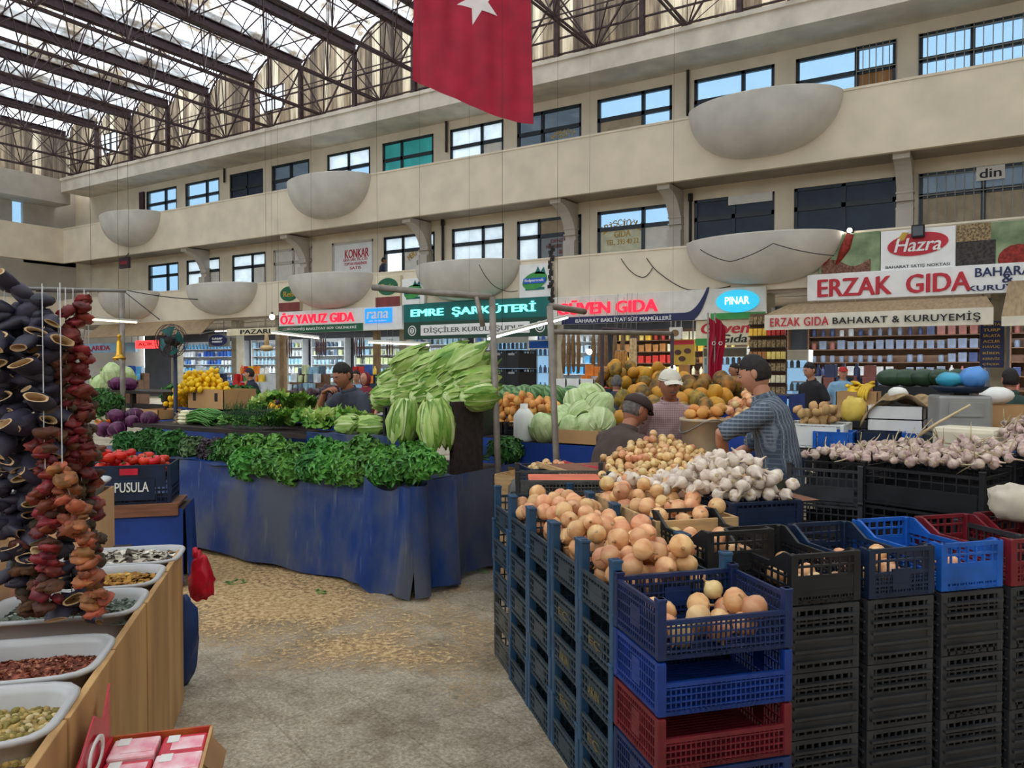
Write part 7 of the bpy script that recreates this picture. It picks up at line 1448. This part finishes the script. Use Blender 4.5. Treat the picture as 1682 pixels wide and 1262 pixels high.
def add_hand(b, w, d, n, s=1, curl=.5, side=1):
    """palm and five fingers from the wrist w along d, back of the hand along n"""
    d = Vector(d).normalized(); n = Vector(n); n = (n-d*n.dot(d)).normalized(); l = d.cross(n)*side
    ringloft(b, [(Vector(w)-d*.01, l, n, .026*s, .02*s), (Vector(w)+d*.03*s, l, n, .036*s, .017*s), (Vector(w)+d*.07*s, l, n, .042*s, .015*s), (Vector(w)+d*.092*s, l, n, .038*s, .011*s)], 12)
    for i, (o, L_) in enumerate(((-.030, .062), (-.010, .076), (.010, .08), (.030, .07))):
        p = Vector(w)+d*.085*s+l*o*s; a1 = curl*.55; a2 = curl*1.25; L_ *= s; q = p+(d*math.cos(a1)-n*math.sin(a1))*L_*.45; r = q+(d*math.cos(a2)-n*math.sin(a2))*L_*.32; e = r+(d*math.cos(a2+curl*.5)-n*math.sin(a2+curl*.5))*L_*.25; b.tube([p, q, r, e], [.0095*s, .009*s, .008*s, .006*s], 8)
    p = Vector(w)+d*.025*s+l*.03*s; q = p+(d*.55+l*.75-n*.25).normalized()*.038*s; r = q+(d*.85+l*.3-n*.35).normalized()*.034*s; b.tube([p, q, r, r+d*.012*s], [.013*s, .012*s, .010*s, .006*s], 8)
def person(label, loc, ang, s=1.0, skin='skin', shirt='shirt_navy', trousers='trouser_dark', hair='hair_dark', pel=(0, 0, .93), chest=(0, .03, 1.27), neck=(0, .05, 1.46), head=(0, .09, 1.60), hp=0, hy=0, eL=(-.27, .0, 1.14), wL=(-.26, .14, .92), eR=(.27, .0, 1.14), wR=(.26, .14, .92), kn=None, an=None, sleeve='short', hat=None, fine=True, hairfull=True, moustache=False, curl=.6, handdir=None):
    t = thing('person', label, 'person', loc, ang); t.scale = (s, s, s)
    X_ = Vector((1, 0, 0)); V = Vector; pel, chest, neck, head = map(V, (pel, chest, neck, head))
    def torso(b, e=0):
        ax = (chest-pel).normalized(); F1 = X_.cross(ax)*-1; F1 = (ax.cross(X_)).normalized(); ax2 = (neck-chest).normalized(); F2 = ax2.cross(X_).normalized(); F1 = -F1 if F1.y < 0 else F1; F2 = -F2 if F2.y < 0 and abs(F2.y) > .3 else F2
        ringloft(b, [(pel-ax*.10, X_, F1, .165+e, .115+e), (pel+ax*.02, X_, F1, .17+e, .12+e), (pel.lerp(chest, .45), X_, F1, .155+e*1.4, .115+e*1.6), (chest-ax*.02, X_, F1, .178+e, .122+e), (chest.lerp(neck, .45), X_, F2, .178+e, .108+e), (chest.lerp(neck, .72), X_, F2, .145+e, .085+e), (chest.lerp(neck, .93), X_, F2, .075+e, .066+e)])
    shL = chest.lerp(neck, .50)+V((-.175, 0, 0)); shR = chest.lerp(neck, .50)+V((.175, 0, 0)); eL, wL, eR, wR = map(V, (eL, wL, eR, wR))
    hipL = pel+V((-.085, 0, -.06)); hipR = pel+V((.085, 0, -.06)); kL, kR = [V(k) for k in (kn or ((-.1, .03, .50), (.1, .03, .50)))]; aL, aR = [V(k) for k in (an or ((-.1, 0, .08), (.1, 0, .08)))]
    vx = .010 if fine else .018
    b = MB(); torso(b, -.012)
    for sh, e, w in ((shL, eL, wL), (shR, eR, wR)): b.tube([sh+V((-.4*(sh.x-chest.x), 0, 0)), sh, sh.lerp(e, .5), e, e.lerp(w, .3), w], [.05, .052, .045, .038, .040, .026], 12)
    b.tube([neck-V((0, .0, .08)), neck, neck.lerp(head, .5), head-V((0, .01, .03))], [.07, .056, .054, .05], 12)
    for h, k, a in ((hipL, kL, aL), (hipR, kR, aR)): b.tube([h, h.lerp(k, .4), k, k.lerp(a, .35), a], [.085, .078, .055, .052, .036], 12)
    vs, fs = remeshed(b, vx); bd = MB(); bd.add(vs, fs, True)
    H = Matrix.Translation(head)@Matrix.Rotation(hy, 4, 'Z')@Matrix.Rotation(hp, 4, 'X')
    bd.ball((0, 0, 0), HR, 40 if fine else 20, 30 if fine else 14, H, head_fn)
    for sx in (-1, 1):  # ears
        bd.ball((sx*.077, -.012, .004), (.010, .020, .032), 10, 8, H, lambda v: Vector((v.x, v.y*(1+.2*v.z), v.z)))
        bd.m = 1; bd.ball((sx*.027, .081, .009), (.0115, .007, .007), 10, 6, H); bd.m = 2; bd.ball((sx*.027, .0868, .008), (.0055, .003, .0055), 8, 5, H); bd.m = 4; bd.box((sx*.028, .094, .028), (.034, .008, .006), H); bd.m = 0
    bd.m = 3; bd.ball((0, .094, -.054), (.022, .006, .006), 10, 5, H); bd.m = 0
    if moustache: bd.m = 4; bd.ball((0, .098, -.042), (.026, .006, .007), 10, 5, H); bd.m = 0
    for w, e, sd in ((wL, eL, 1), (wR, eR, -1)): 
        dd = (w-e).normalized() if not handdir or sd == 1 and 'L' not in handdir or sd == -1 and 'R' not in handdir else V(handdir['L' if sd == 1 else 'R'])
        nn = V((0, .3, 1)) if abs(dd.z) < .75 else V((0, 1, 0)); add_hand(bd, w, dd, nn, 1, curl, sd)
    bd.build('body', [skin, 'eye_white', 'eye_dark', 'lip', hair], t)
    b = MB(); torso(b, .014)
    for sh, e, w in ((shL, eL, wL), (shR, eR, wR)):
        if sleeve == 'short': b.tube([sh+V((-.4*(sh.x-chest.x), 0, 0)), sh, sh.lerp(e, .55), sh.lerp(e, .98)], [.07, .070, .066, .062], 14)
        else: b.tube([sh+V((-.4*(sh.x-chest.x), 0, 0)), sh, sh.lerp(e, .5), e, e.lerp(w, .4), e.lerp(w, .94)], [.068, .07, .063, .056, .05, .038], 14)
    vs, fs = remeshed(b, vx*1.2, 3, .010); MB().add(vs, fs, True).build('jacket' if 'jacket' in shirt else 'shirt', shirt, t)
    b = MB(); cr = chest.lerp(neck, .93); b.lathe([(.066, -.02), (.074, .0), (.070, .035), (.064, .03), (.066, 0)], 18, Matrix.Translation(cr+V((0, .002, -.005)))@Matrix.Rotation(-.35, 4, 'X')@Matrix.Diagonal((1.06, 1, 1, 1))); b.build('collar', shirt, t)
    b = MB()
    for h, k, a in ((hipL, kL, aL), (hipR, kR, aR)): b.tube([h+V((0, 0, .1)), h, h.lerp(k, .4), k, k.lerp(a, .4), a], [.10, .102, .092, .074, .068, .058], 14)
    ringloft(b, [(pel+V((0, 0, -.12)), X_, V((0, 1, 0)), .17, .125), (pel+V((0, 0, .03)), X_, V((0, 1, 0)), .172, .127)]); vs, fs = remeshed(b, .018, 3, .006); MB().add(vs, fs, True).build('trousers', trousers, t)
    for a in (aL, aR): b = MB(); b.ball((a.x, a.y+.055, max(.035, a.z-.045)), (.045, .13, .045), 12, 8, fn=lambda v: Vector((v.x, v.y, max(v.z, -.7)))); b.build('shoe', 'shoe', t)
    if hairfull:
        b = MB(); hr = [r*1.055 for r in HR]
        def hf(v):
            p = head_fn(v); f = v.y-.15; lim = .42+.1*math.cos(v.x*3) if v.y > .25 else (-.35 if v.y < -.1 else -.05+.47*(v.y+.1)/.35)
            return p*(1.035+.03*noise.noise(v*5)) if v.z > lim else p*.93
        b.ball((0, -.003, .004), hr, 40, 28, H, hf); b.build('hair', hair, t)
    if hat == 'cap':
        b = MB(); b.ball((0, -.004, .035), (.088, .108, .095), 24, 12, H, lambda v: Vector((v.x, v.y, max(v.z, .16)))); b.grid(lambda u, v: ((u-.5)*.15*(1-.15*v), .085+.06*v*math.sin(PI*(.1+.8*u))+.012, .058-.022*v-.02*(2*u-1)**2), 12, 5, X=H); b.tube([H@V((.086*math.cos(a), .104*math.sin(a)-.004, .042)) for a in [2*PI*k/20 for k in range(21)]], .006, 5); o = b.build('cap', hat_m[0], t)
    if hat == 'flat':
        b = MB(); b.ball((0, .002, .05), (.092, .118, .075), 24, 12, H, lambda v: Vector((v.x, v.y, max(v.z, -.15)))); b.grid(lambda u, v: ((u-.5)*.14, .09+.05*v*math.sin(PI*(.1+.8*u)), .04-.015*v), 10, 4, X=H); b.build('flat_cap', hat_m[0], t)
    if hat == 'hood': b = MB(); b.ball((0, -.02, .0), (.105, .12, .14), 20, 14, H, lambda v: v if v.y < .35 else Vector((v.x, .35, v.z))); b.build('hood', hat_m[0], t)
    return t
hat_m = ['cap_white']
def fang(d): return math.atan2(d.y, d.x)-PI/2
def gnd(px, d): p = at_d(px, 700, d); return (p.x, p.y, 0)
# plaid-shirted seller, facing left and slightly away
person('man in a blue-grey plaid shirt standing at right, reaching towards the beige bucket', gnd(1284, 4.75), fang(-RT*.9+FW*.42), .98, 'skin', 'shirt_plaid', 'trouser_olive', 'hair_dark', pel=(0, 0, .93), chest=(0, .05, 1.26), neck=(0, .11, 1.45), head=(0, .17, 1.585), hp=-.25, eL=(-.25, .34, 1.22), wL=(-.06, .33, 1.04), eR=(.24, .22, 1.10), wR=(.04, .36, 1.02), curl=.8)
# man in a white cap, facing the camera, looking down
hat_m[0] = 'cap_white'
person('man in a white cap and pinkish shirt looking down, facing the camera', gnd(1094, 5.75), fang(-FW+RT*.08), .93, 'skin_tan', 'shirt_pink', 'trouser_dark', 'hair_grey', chest=(0, .05, 1.27), neck=(0, .10, 1.46), head=(0.02, .17, 1.585), hp=-.16, eL=(-.30, .05, 1.12), wL=(-.14, .27, 1.13), eR=(.28, .02, 1.12), wR=(.14, .26, 1.10), sleeve='long', hat='cap', hairfull=False, moustache=True, curl=.9)
# man in a brown jacket, sitting bent forward with his back to us
hat_m[0] = 'cap_brown'
bl = gnd(992, 5.3)
person('man in a brown jacket and dark flat cap, seen from behind, sitting bent forward', bl, fang(RT*.80+FW*.55), 1.0, 'skin_tan', 'jacket_brown', 'trouser_dark', 'hair_grey', pel=(0, 0, .66), chest=(0, .12, 1.01), neck=(0, .22, 1.17), head=(0, .30, 1.29), hp=-.45, hy=-.15, eL=(-.27, .26, .84), wL=(-.14, .48, .88), eR=(.27, .26, .84), wR=(.14, .48, .88), kn=((-.12, .44, .62), (.12, .44, .62)), an=((-.12, .44, .09), (.12, .44, .09)), sleeve='long', hat='flat', curl=.8)
mat('chair_red', S(190, 30, 54), .4, .08, 5)
t = thing('plastic_chair', 'red plastic chair under the man in the brown jacket', 'chair', bl, fang(RT*.80+FW*.55)); b = MB(); b.rbox((0, .05, .515), (.42, .42, .03), .012); b.build('seat', 'chair_red', t); b = MB(); b.grid(lambda u, v: ((u-.5)*.40, -.20-.04*v-.03*(2*u-1)**2*-1, .53+.42*v), 10, 6); o = b.build('backrest', 'chair_red', t); o.modifiers.new('thick', 'SOLIDIFY').thickness = .015
for sx in (-1, 1):
    for sy in (-1, 1): b = MB(); b.tube([(sx*.18, .05+sy*.18, .51), (sx*.2, .05+sy*.21, 0)], [.018, .014], 8); b.build('leg', 'chair_red', t)
# seller behind the lettuces, hand at his mouth
person('man in a dark grey shirt behind the lettuces, holding his hand to his mouth', gnd(590, 7.25), fang(-FW*.75-RT*.62), 1.0, 'skin_tan', 'shirt_char', 'trouser_dark', 'hair_dark', chest=(0, .06, 1.22), neck=(0, .12, 1.40), head=(0, .19, 1.52), hp=-.35, eL=(-.28, .16, 1.08), wL=(-.2, .34, 1.1), eR=(.22, .34, 1.10), wR=(.05, .36, 1.375), curl=1.0, handdir={'R': (-.75, -.05, .35)})
# people further back
person('grey-haired man in a dark shirt among the melons behind the brown jacket', gnd(1010, 9.7), fang(RT*.4+FW*.9), .87, 'skin', 'shirt_char', 'trouser_dark', 'hair_grey', hp=-.2, fine=False)
person('young man in a black shirt before the awning shop', gnd(1337, 11.2), fang(-RT*.85-FW*.3), .97, 'skin', 'shirt_black', 'trouser_dark', 'hair_dark', fine=False, hp=-.15)
person('man in a dark shirt behind the small red flags, only his head showing', gnd(1213, 13.0), fang(-RT*.9-FW*.2), .97, 'skin_tan', 'shirt_black', 'trouser_dark', 'hair_dark', fine=False)
hat_m[0] = 'cap_red'
person('person in a red cap and light blue shirt under the awning', gnd(1383, 14.0), fang(-FW-RT*.3), .94, 'skin', 'shirt_lblue', 'trouser_dark', 'hair_dark', fine=False, hat='cap')
person('dark-haired boy far behind the seller with his hand at his mouth', gnd(587, 13.5), fang(-FW), .9, 'skin', 'shirt_lblue', 'trouser_dark', 'hair_dark', fine=False)
hat_m[0] = 'scarf_red'
person('person in a dark red headscarf far behind the seller\'s shoulder', gnd(604, 12.8), fang(-FW-RT*.5), .88, 'skin', 'scarf_red', 'trouser_dark', 'hair_dark', fine=False, hat='hood', hairfull=False)
hat_m[0] = 'hood_green'
person('person in dark green at the right edge, seen from behind', gnd(1664, 7.6), fang(FW+RT*.2), .92, 'skin_tan', 'hood_green', 'trouser_dark', 'hair_dark', fine=False, sleeve='long')
p = at_Y(627, 440, 21.75); o = person('person in a navy shirt standing on the lower gallery beside the lettered white poster', (p.x, 21.75, 4.06), fang(RT+FW*.2), .95, 'skin_tan', 'shirt_navy', 'trouser_dark', 'hair_dark', fine=False)
person('person in blue far back between the lemons and the fan', gnd(417, 14.5), fang(-RT), .92, 'skin', 'shirt_navy', 'trouser_dark', 'hair_dark', fine=False)
# ================================================================== FLAGS, POSTS, LAMPS, FAN
def flagmat(name, c, trans):
    m = mat(name, c, .6, .1, 3, trans=trans); return m
flagmat('flag_red', S(176, 18, 52), .12); mat('flag_white', S(238, 226, 222), .6, .03, 4)
def star_poly(R, r, rot): return [((R if k % 2 == 0 else r)*math.sin(rot+k*PI/5), (R if k % 2 == 0 else r)*math.cos(rot+k*PI/5)) for k in range(10)]
D = 12.5; pl, pr = at_d(680, 130, D), at_d(873, 205, D); fw = (pr-pl).dot(RT); ztop = 9.6
t = thing('flag', 'huge red flag with white star hanging from the roof', 'flag', (pl.x, pl.y, 0), YAW)
def flag_pt(u, v):
    zb = pl.z+(pr.z-pl.z)*(u**.55 if u > 0 else 0); zb = pl.z-(pl.z-pr.z)*(1-(1-u)**1.35)
    z = ztop+(zb-ztop)*v; x = fw*u+.03*math.sin(v*5+u*3)*v; y = .03*v*math.sin(u*8+1.5*v)+.12*math.sin(u*15-v*4-u*v*6)*v*(1.15-v)+.03*math.sin(u*37-v*7)*v*(1.1-v)+.012*math.sin(u*31+v*6)*v
    return (x, y, z)
b = MB(); b.grid(flag_pt, 60, 60); o = b.build('flag_cloth', 'flag_red', t)
def onflag(pts, nm):
    b = MB(); cx = sum(p[0] for p in pts)/len(pts); cz = sum(p[1] for p in pts)/len(pts); ringn = 5; n = len(pts); vs = []
    for k in range(ringn+1):
        for p in pts:
            x, z = cx+(p[0]-cx)*k/ringn, cz+(p[1]-cz)*k/ringn; u = x/fw; lo, hi = 0., 1.
            for _ in range(18):
                mid = (lo+hi)/2
                if flag_pt(u, mid)[2] > z: lo = mid
                else: hi = mid
            q = flag_pt(u, lo); vs.append((x, q[1]-.012, z))
    fs = [(k*n+i, k*n+(i+1) % n, (k+1)*n+(i+1) % n, (k+1)*n+i) for k in range(ringn) for i in range(n)]; b.add(vs, fs, True); return b.build(nm, 'flag_white', t)
sp = at_d(787, 6, D); sx_ = (sp-pl).dot(RT); R_ = .36
pts = star_poly(R_, R_*.40, PI+.3); pp = []
for i in range(10):
    for k in range(4): q = (pts[i][0]*(1-k/4)+pts[(i+1) % 10][0]*k/4, pts[i][1]*(1-k/4)+pts[(i+1) % 10][1]*k/4); pp.append((sx_+q[0], sp.z+q[1]))
onflag(pp, 'star')
cres = []; cx_, cz_ = sx_-.08, sp.z+1.05
for k in range(25): a = PI*.5+math.radians(40)+k*(2*PI-math.radians(80))/24; cres.append((cx_+.55*math.cos(a), cz_+.55*math.sin(a)))
for k in range(25): a = PI*.5-math.radians(50)-k*(2*PI-math.radians(100))/24; cres.append((cx_+.44*math.cos(a), cz_+.14+.44*math.sin(a)))
b = MB(); n = 24; vs = []
for k in range(25):
    for q in (cres[k], cres[49-k]):
        u = q[0]/fw; v = (ztop-q[1])/(ztop-pl.z); f = flag_pt(max(0, min(1, u)), max(0, v)); vs.append((q[0], f[1]-.014, q[1]))
b.add(vs, [(2*k, 2*k+1, 2*k+3, 2*k+2) for k in range(24)], True); b.build('crescent', 'flag_white', t)
b = MB(); b.tube([(0, 0, ztop), (fw, 0, ztop)], .02, 8); b.build('flag_pole', 'pole_steel', t)
b = MB(); b.tube([(.05, 0, ztop), (.05, 0, 13.5)], .008, 5); b.tube([(fw-.05, 0, ztop), (fw-.05, 0, 13.5)], .008, 5); b.build('hanging_rope', 'cable', t)
for px, lab in ((1163, 'left small red flag hanging from a pole before the fruit banner'), (1174, 'right small red flag hanging from a pole before the fruit banner')):
    q = at_d(px, 520, 10.3); t = thing('small_flag', lab, 'flag', (q.x, q.y, 0), YAW); b = MB(); b.tube([(0, 0, 0), (0, 0, q.z+.05)], .012, 6); b.build('flag_pole', 'pole_steel', t)
    zt = q.z; b = MB(); b.grid(lambda u, v: (.01+.13*u*(1-.35*v)+.015*math.sin(v*7), .03*math.sin(u*9+v*3), zt-.92*v-.12*u*(1-v)), 10, 14); b.build('flag_cloth', 'flag_red', t)
    b = MB(); b.lathe([(.026, 0), (.026, .004), (.018, .004), (.018, 0)], 14, Matrix.Translation((.07, -.035, zt-.36))@Matrix.Rotation(PI/2, 4, 'X')); b.build('crescent', 'flag_white', t)
def frame(lab, pts_list, r=.022, name='steel_frame', m='pole_steel', parts=None):
    o0 = Vector(pts_list[0][0]); t = thing(name, lab, 'steel frame', (o0.x, o0.y, 0))
    for i, pts in enumerate(pts_list): b = MB(); b.tube([Vector(p)-Vector((o0.x, o0.y, 0)) for p in pts], r if i < 2 else r*.8, 8, smooth=True); b.build(parts[i] if parts else 'bar', m, t)
    return t
# left post of the blue stall with an arm reaching left
g = at_d(820, 730, 6.0); tp = at_d(808, 488, 6.0); fa = at_d(612, 472, 6.3); br = at_d(795, 530, 6.0)
g0 = Vector((g.x+.02, g.y, 0))
frame('leaning steel post at the right end of the blue stall, with long arm', [[g0, tp], [tp, at_d(700, 480, 6.15), fa], [br+(tp-br)*-.15, at_d(783, 488, 6.02)]], .026, parts=['post', 'arm', 'brace'])
g = at_d(917, 775, 5.55); tp = at_d(903, 503, 5.55); g0 = Vector((g.x+.03, g.y, 0)); a2 = at_d(960, 512, 5.9)
frame('leaning steel post right of the cabbages, before the brown-jacketed man', [[g0, tp], [tp, a2], [at_d(905, 545, 5.55), at_d(1100, 548, 6.6)]], .024, parts=['post', 'arm', 'cross_bar'])
a = at_d(989, 540, 9.0); b_ = at_d(1104, 548, 8.6); frame('thin dark frame over the melon tables', [[(a.x, a.y, 0), a], [(b_.x, b_.y, 0), b_], [a, b_]], .022, m='steel_brown', parts=['post', 'post', 'cross_bar'])
q = at_d(200, 475, 9.0); frame('slim steel pole with wires behind the hanging strings', [[(q.x, q.y, 0), q]], .03, parts=['post'])
q2 = at_d(325, 492, 8.6); q1 = at_d(60, 478, 6.5)
cable([q1, q, q2], 'thin light wire strung past the slim pole above the hanging strings', .006, sag=.02)
cable([at_d(205, 480, 9), at_d(262, 525, 8.4)], 'thin dark wire running down from the slim pole to the fan', .006)
def tube_lamp(x0, y0, x1, y1, d0, d1, lab, m='tube_warm', drop_=1.2):
    p, q = at_d(x0, y0, d0), at_d(x1, y1, d1); t = thing('tube_lamp', lab, 'lamp', (p+q)/2); c = (p+q)/2
    b = MB(); b.tube([p-c, q-c], .009, 8); b.build('tube', m, t); b = MB(); k = (q-p).normalized(); b.bar(p-c+UPV*.022, q-c+UPV*.022, .025, .018); b.build('housing', 'white_plastic', t)
    b = MB(); zt = 11.16
    for s in (.15, .85): e = p.lerp(q, s)-c; b.tube([e+UPV*.04, e+UPV*(zt-c.z)], .0015, 4)
    b.build('hanging_wire', 'cable', t)
tube_lamp(135, 524, 224, 530, 7.0, 8.2, 'thin warm tube lamp hanging right of the red pepper string'); tube_lamp(446, 547, 524, 556, 9.5, 9.5, 'tube lamp hanging above the seller behind the lettuces')
tube_lamp(605, 563, 705, 567, 8.0, 8.0, 'thin tube lamp hanging above the cabbage heap'); tube_lamp(802, 557, 932, 522, 6.2, 7.6, 'slanting lit tube lamp between the two leaning steel posts', 'tube_white')
for px, py, d, lab in ((1105, 605, 15, 'bright bulb beside the emblem sign'), (968, 578, 16, 'bright bulb among the hanging rolls'), (447, 521, 18, 'yellowish bulb under the far parapet'), (771, 585, 14, 'bright bulb left of the black crate wall'), (1396, 379, 20.4/1.0, '')):
    if not lab: continue
    p = at_d(px, py, d); t = thing('bulb_lamp', lab, 'lamp', p); b = MB(); b.ball((0, 0, 0), .06, 12, 8); b.build('bulb', 'bulb_white', t); b = MB(); b.tube([(0, 0, .05), (0, 0, .12)], .02, 8); b.build('socket', 'black', t); b = MB(); b.tube([(0, 0, .12), (0, 0, 3.64-p.z if p.y > 17 else 11.16-p.z)], .002, 4); b.build('cord', 'cable', t)
p = at_Y(1396, 379, YP-.1); t = thing('flood_lamp', 'small glaring flood lamp on the parapet above the chilli banner', 'lamp', p); b = MB(); b.ball((0, -.05, 0), .06, 10, 6); b.build('bulb', 'bulb_white', t); b = MB(); b.rbox((0, .06, 0), (.16, .12, .12), .02); b.build('housing', 'black', t)
p = at_Y(1508, 380, YP-.3); t = thing('flood_lamp', 'dark unlit flood lamp on the parapet above the red oval logo', 'lamp', p); b = MB(); b.rbox((0, 0, 0), (.28, .14, .3), .02); b.build('housing', 'black', t); b = MB(); b.box((0, -.075, 0), (.22, .01, .22)); b.build('glass_face', 'glass_dark', t); b = MB(); b.bar((0, .05, -.1), (0, .28, -.12), .04); b.build('bracket', 'black', t)
# pedestal fan
p = at_d(281, 560, 8.3); t = thing('pedestal_fan', 'large dark pedestal fan on a post behind the lemons', 'fan', (p.x, p.y, 0), YAW-.3); Rf = .18
HX = Matrix.Translation((0, 0, p.z))@Matrix.Rotation(PI/2, 4, 'X')
b = MB(); b.tube([(0, .06, 0), (0, .06, p.z-.05)], .022, 8); b.build('post', 'crate_dnavy', t); b = MB(); b.lathe([(0, 0), (.22, 0), (.2, .03), (.03, .05), (0, .05)], 20, Matrix.Translation((0, .06, 0))); b.build('base', 'black', t)
b = MB()
for r, zz in ((Rf, 0), (Rf*.96, .05), (Rf*.96, -.05), (Rf*.7, .07), (Rf*.7, -.07), (Rf*.4, .085), (Rf*.4, -.085)): b.tube([HX@Vector((r*math.cos(2*PI*k/28), r*math.sin(2*PI*k/28), zz)) for k in range(29)], .0035, 5)
for k in range(36):
    a = 2*PI*k/36
    for s in (1, -1): b.tube([HX@Vector((r*math.cos(a), r*math.sin(a), s*zz)) for r, zz in ((.04, .09), (Rf*.5, .08), (Rf*.96, .05), (Rf, 0))], .0016, 4)
b.build('wire_cage', 'steel_brown', t)
for k in range(4):
    a0 = k*PI/2+.3; b = MB(); b.grid(lambda u, v: tuple(HX@Vector(((.03+(Rf*.85-.03)*v)*math.cos(a0+(u-.5)*(.5+.6*v)), (.03+(Rf*.85-.03)*v)*math.sin(a0+(u-.5)*(.5+.6*v)), .03*(u-.5)))), 6, 6); b.build('fan_blade', 'sign_teal', t)
b = MB(); b.lathe([(0, -.1), (.05, -.1), (.055, .0), (.04, .06), (0, .07)], 16, HX); b.build('motor', 'black', t)
# brass ornament and garlic braid hanging
mat('brass', S(206, 160, 60), .3, .1, 6, metal=.9)
p = at_d(196, 590, 7.2); t = thing('hanging_scale', 'brass hanging scale weight beside the slim pole', 'scale', p); b = MB(); b.lathe([(0, 0), (.055, 0), (.06, .012), (.035, .03), (.028, .05), (.022, .16), (.012, .19), (.02, .21), (.012, .23), (0, .235)], 18); b.build('brass_bell', 'brass', t)
for k in range(6): b = MB(); b.ball((.045*math.cos(k), .045*math.sin(k), -.006), .009, 8, 5); b.build('brass_bead', 'brass', t)
b = MB(); b.tube([(0, 0, .23), (0, 0, 11.16-p.z)], .0015, 4); b.build('cord', 'cable', t)
p = at_d(438, 572, 8.4); t = thing('hanging_plush', 'pale woven basket hanging above the lettuces', 'basket', p); t.name = 'hanging_basket'; b = MB(); b.ball((0, 0, 0), (.085, .06, .035), 14, 8, fn=lambda v: v*(1+.15*noise.noise(v*4))); b.build('basket_body', 'dried_rope', t); b = MB(); b.tube([(0, 0, .02), (0, 0, .16)], [.03, .018], 8); b.build('neck', 'dried_rope', t); b = MB(); b.tube([(0, 0, .15), (0, 0, 11.16-p.z)], .0015, 4); b.build('cord', 'cable', t)
# rust sign box on the gallery at far left
p = at_Y(205, 432, YP-.2); b = MB(); b.rbox((0, 0, 0), (.75, .12, .5), .01); o = b.build('hanging_sign', 'steel_brown', None, p); tag(o, 'small rusty sign hanging under the upper gallery at far left', 'sign'); lettering('DİKİŞ', TX(0, -.065, 0), .5, .18, 'sign_red', o); b = MB(); b.bar((0, 0, .2), (0, .2, 6.95-p.z), .03); b.build('hanger', 'cable', o)
p = at_Y(219, 330, YP+.9); b = MB(); b.rbox((0, 0, 0), (.35, .1, 1.0), .01); o = b.build('shop_sign', 'steel_brown', None, (p.x, YW-.06, p.z)); tag(o, 'dark upright sign on the upper gallery wall at far left', 'sign')
# leaf scraps on the floor
for i, (px, py) in enumerate(((378, 958), (525, 972), (790, 940), (812, 933), (395, 955))):
    p = at_z(px, py, .008); b = MB()
    for k in range(7): a = rnd.random()*6.3; q = Vector((rnd.uniform(-.06, .06), rnd.uniform(-.03, .03), rnd.uniform(0, .01))); d_ = Vector((math.cos(a), math.sin(a), .15))*.03; s_ = Vector((-math.sin(a), math.cos(a), 0))*.01; b.add([q-d_, q+s_, q+d_, q-s_], [(0, 1, 2, 3)])
    tag(b.build('leaf_scrap', 'parsley', None, p), ['green leaf scrap on the dust left of the tarpaulin middle', 'green leaf scrap on the dust below the tarpaulin middle', 'green leaf scrap by the right corner of the tarpaulin', 'green leaf scrap beside the nearest teal crates', 'green leaf scrap next to the leftmost one'][i], 'leaf')
p = at_z(815, 925, .01); b = MB(); b.rbox((0, 0, 0), (.34, .26, .012), .004); tag(b.build('red_mat', 'brick_red', None, p), 'reddish mat on the floor between the blue stall and the crates', 'mat')
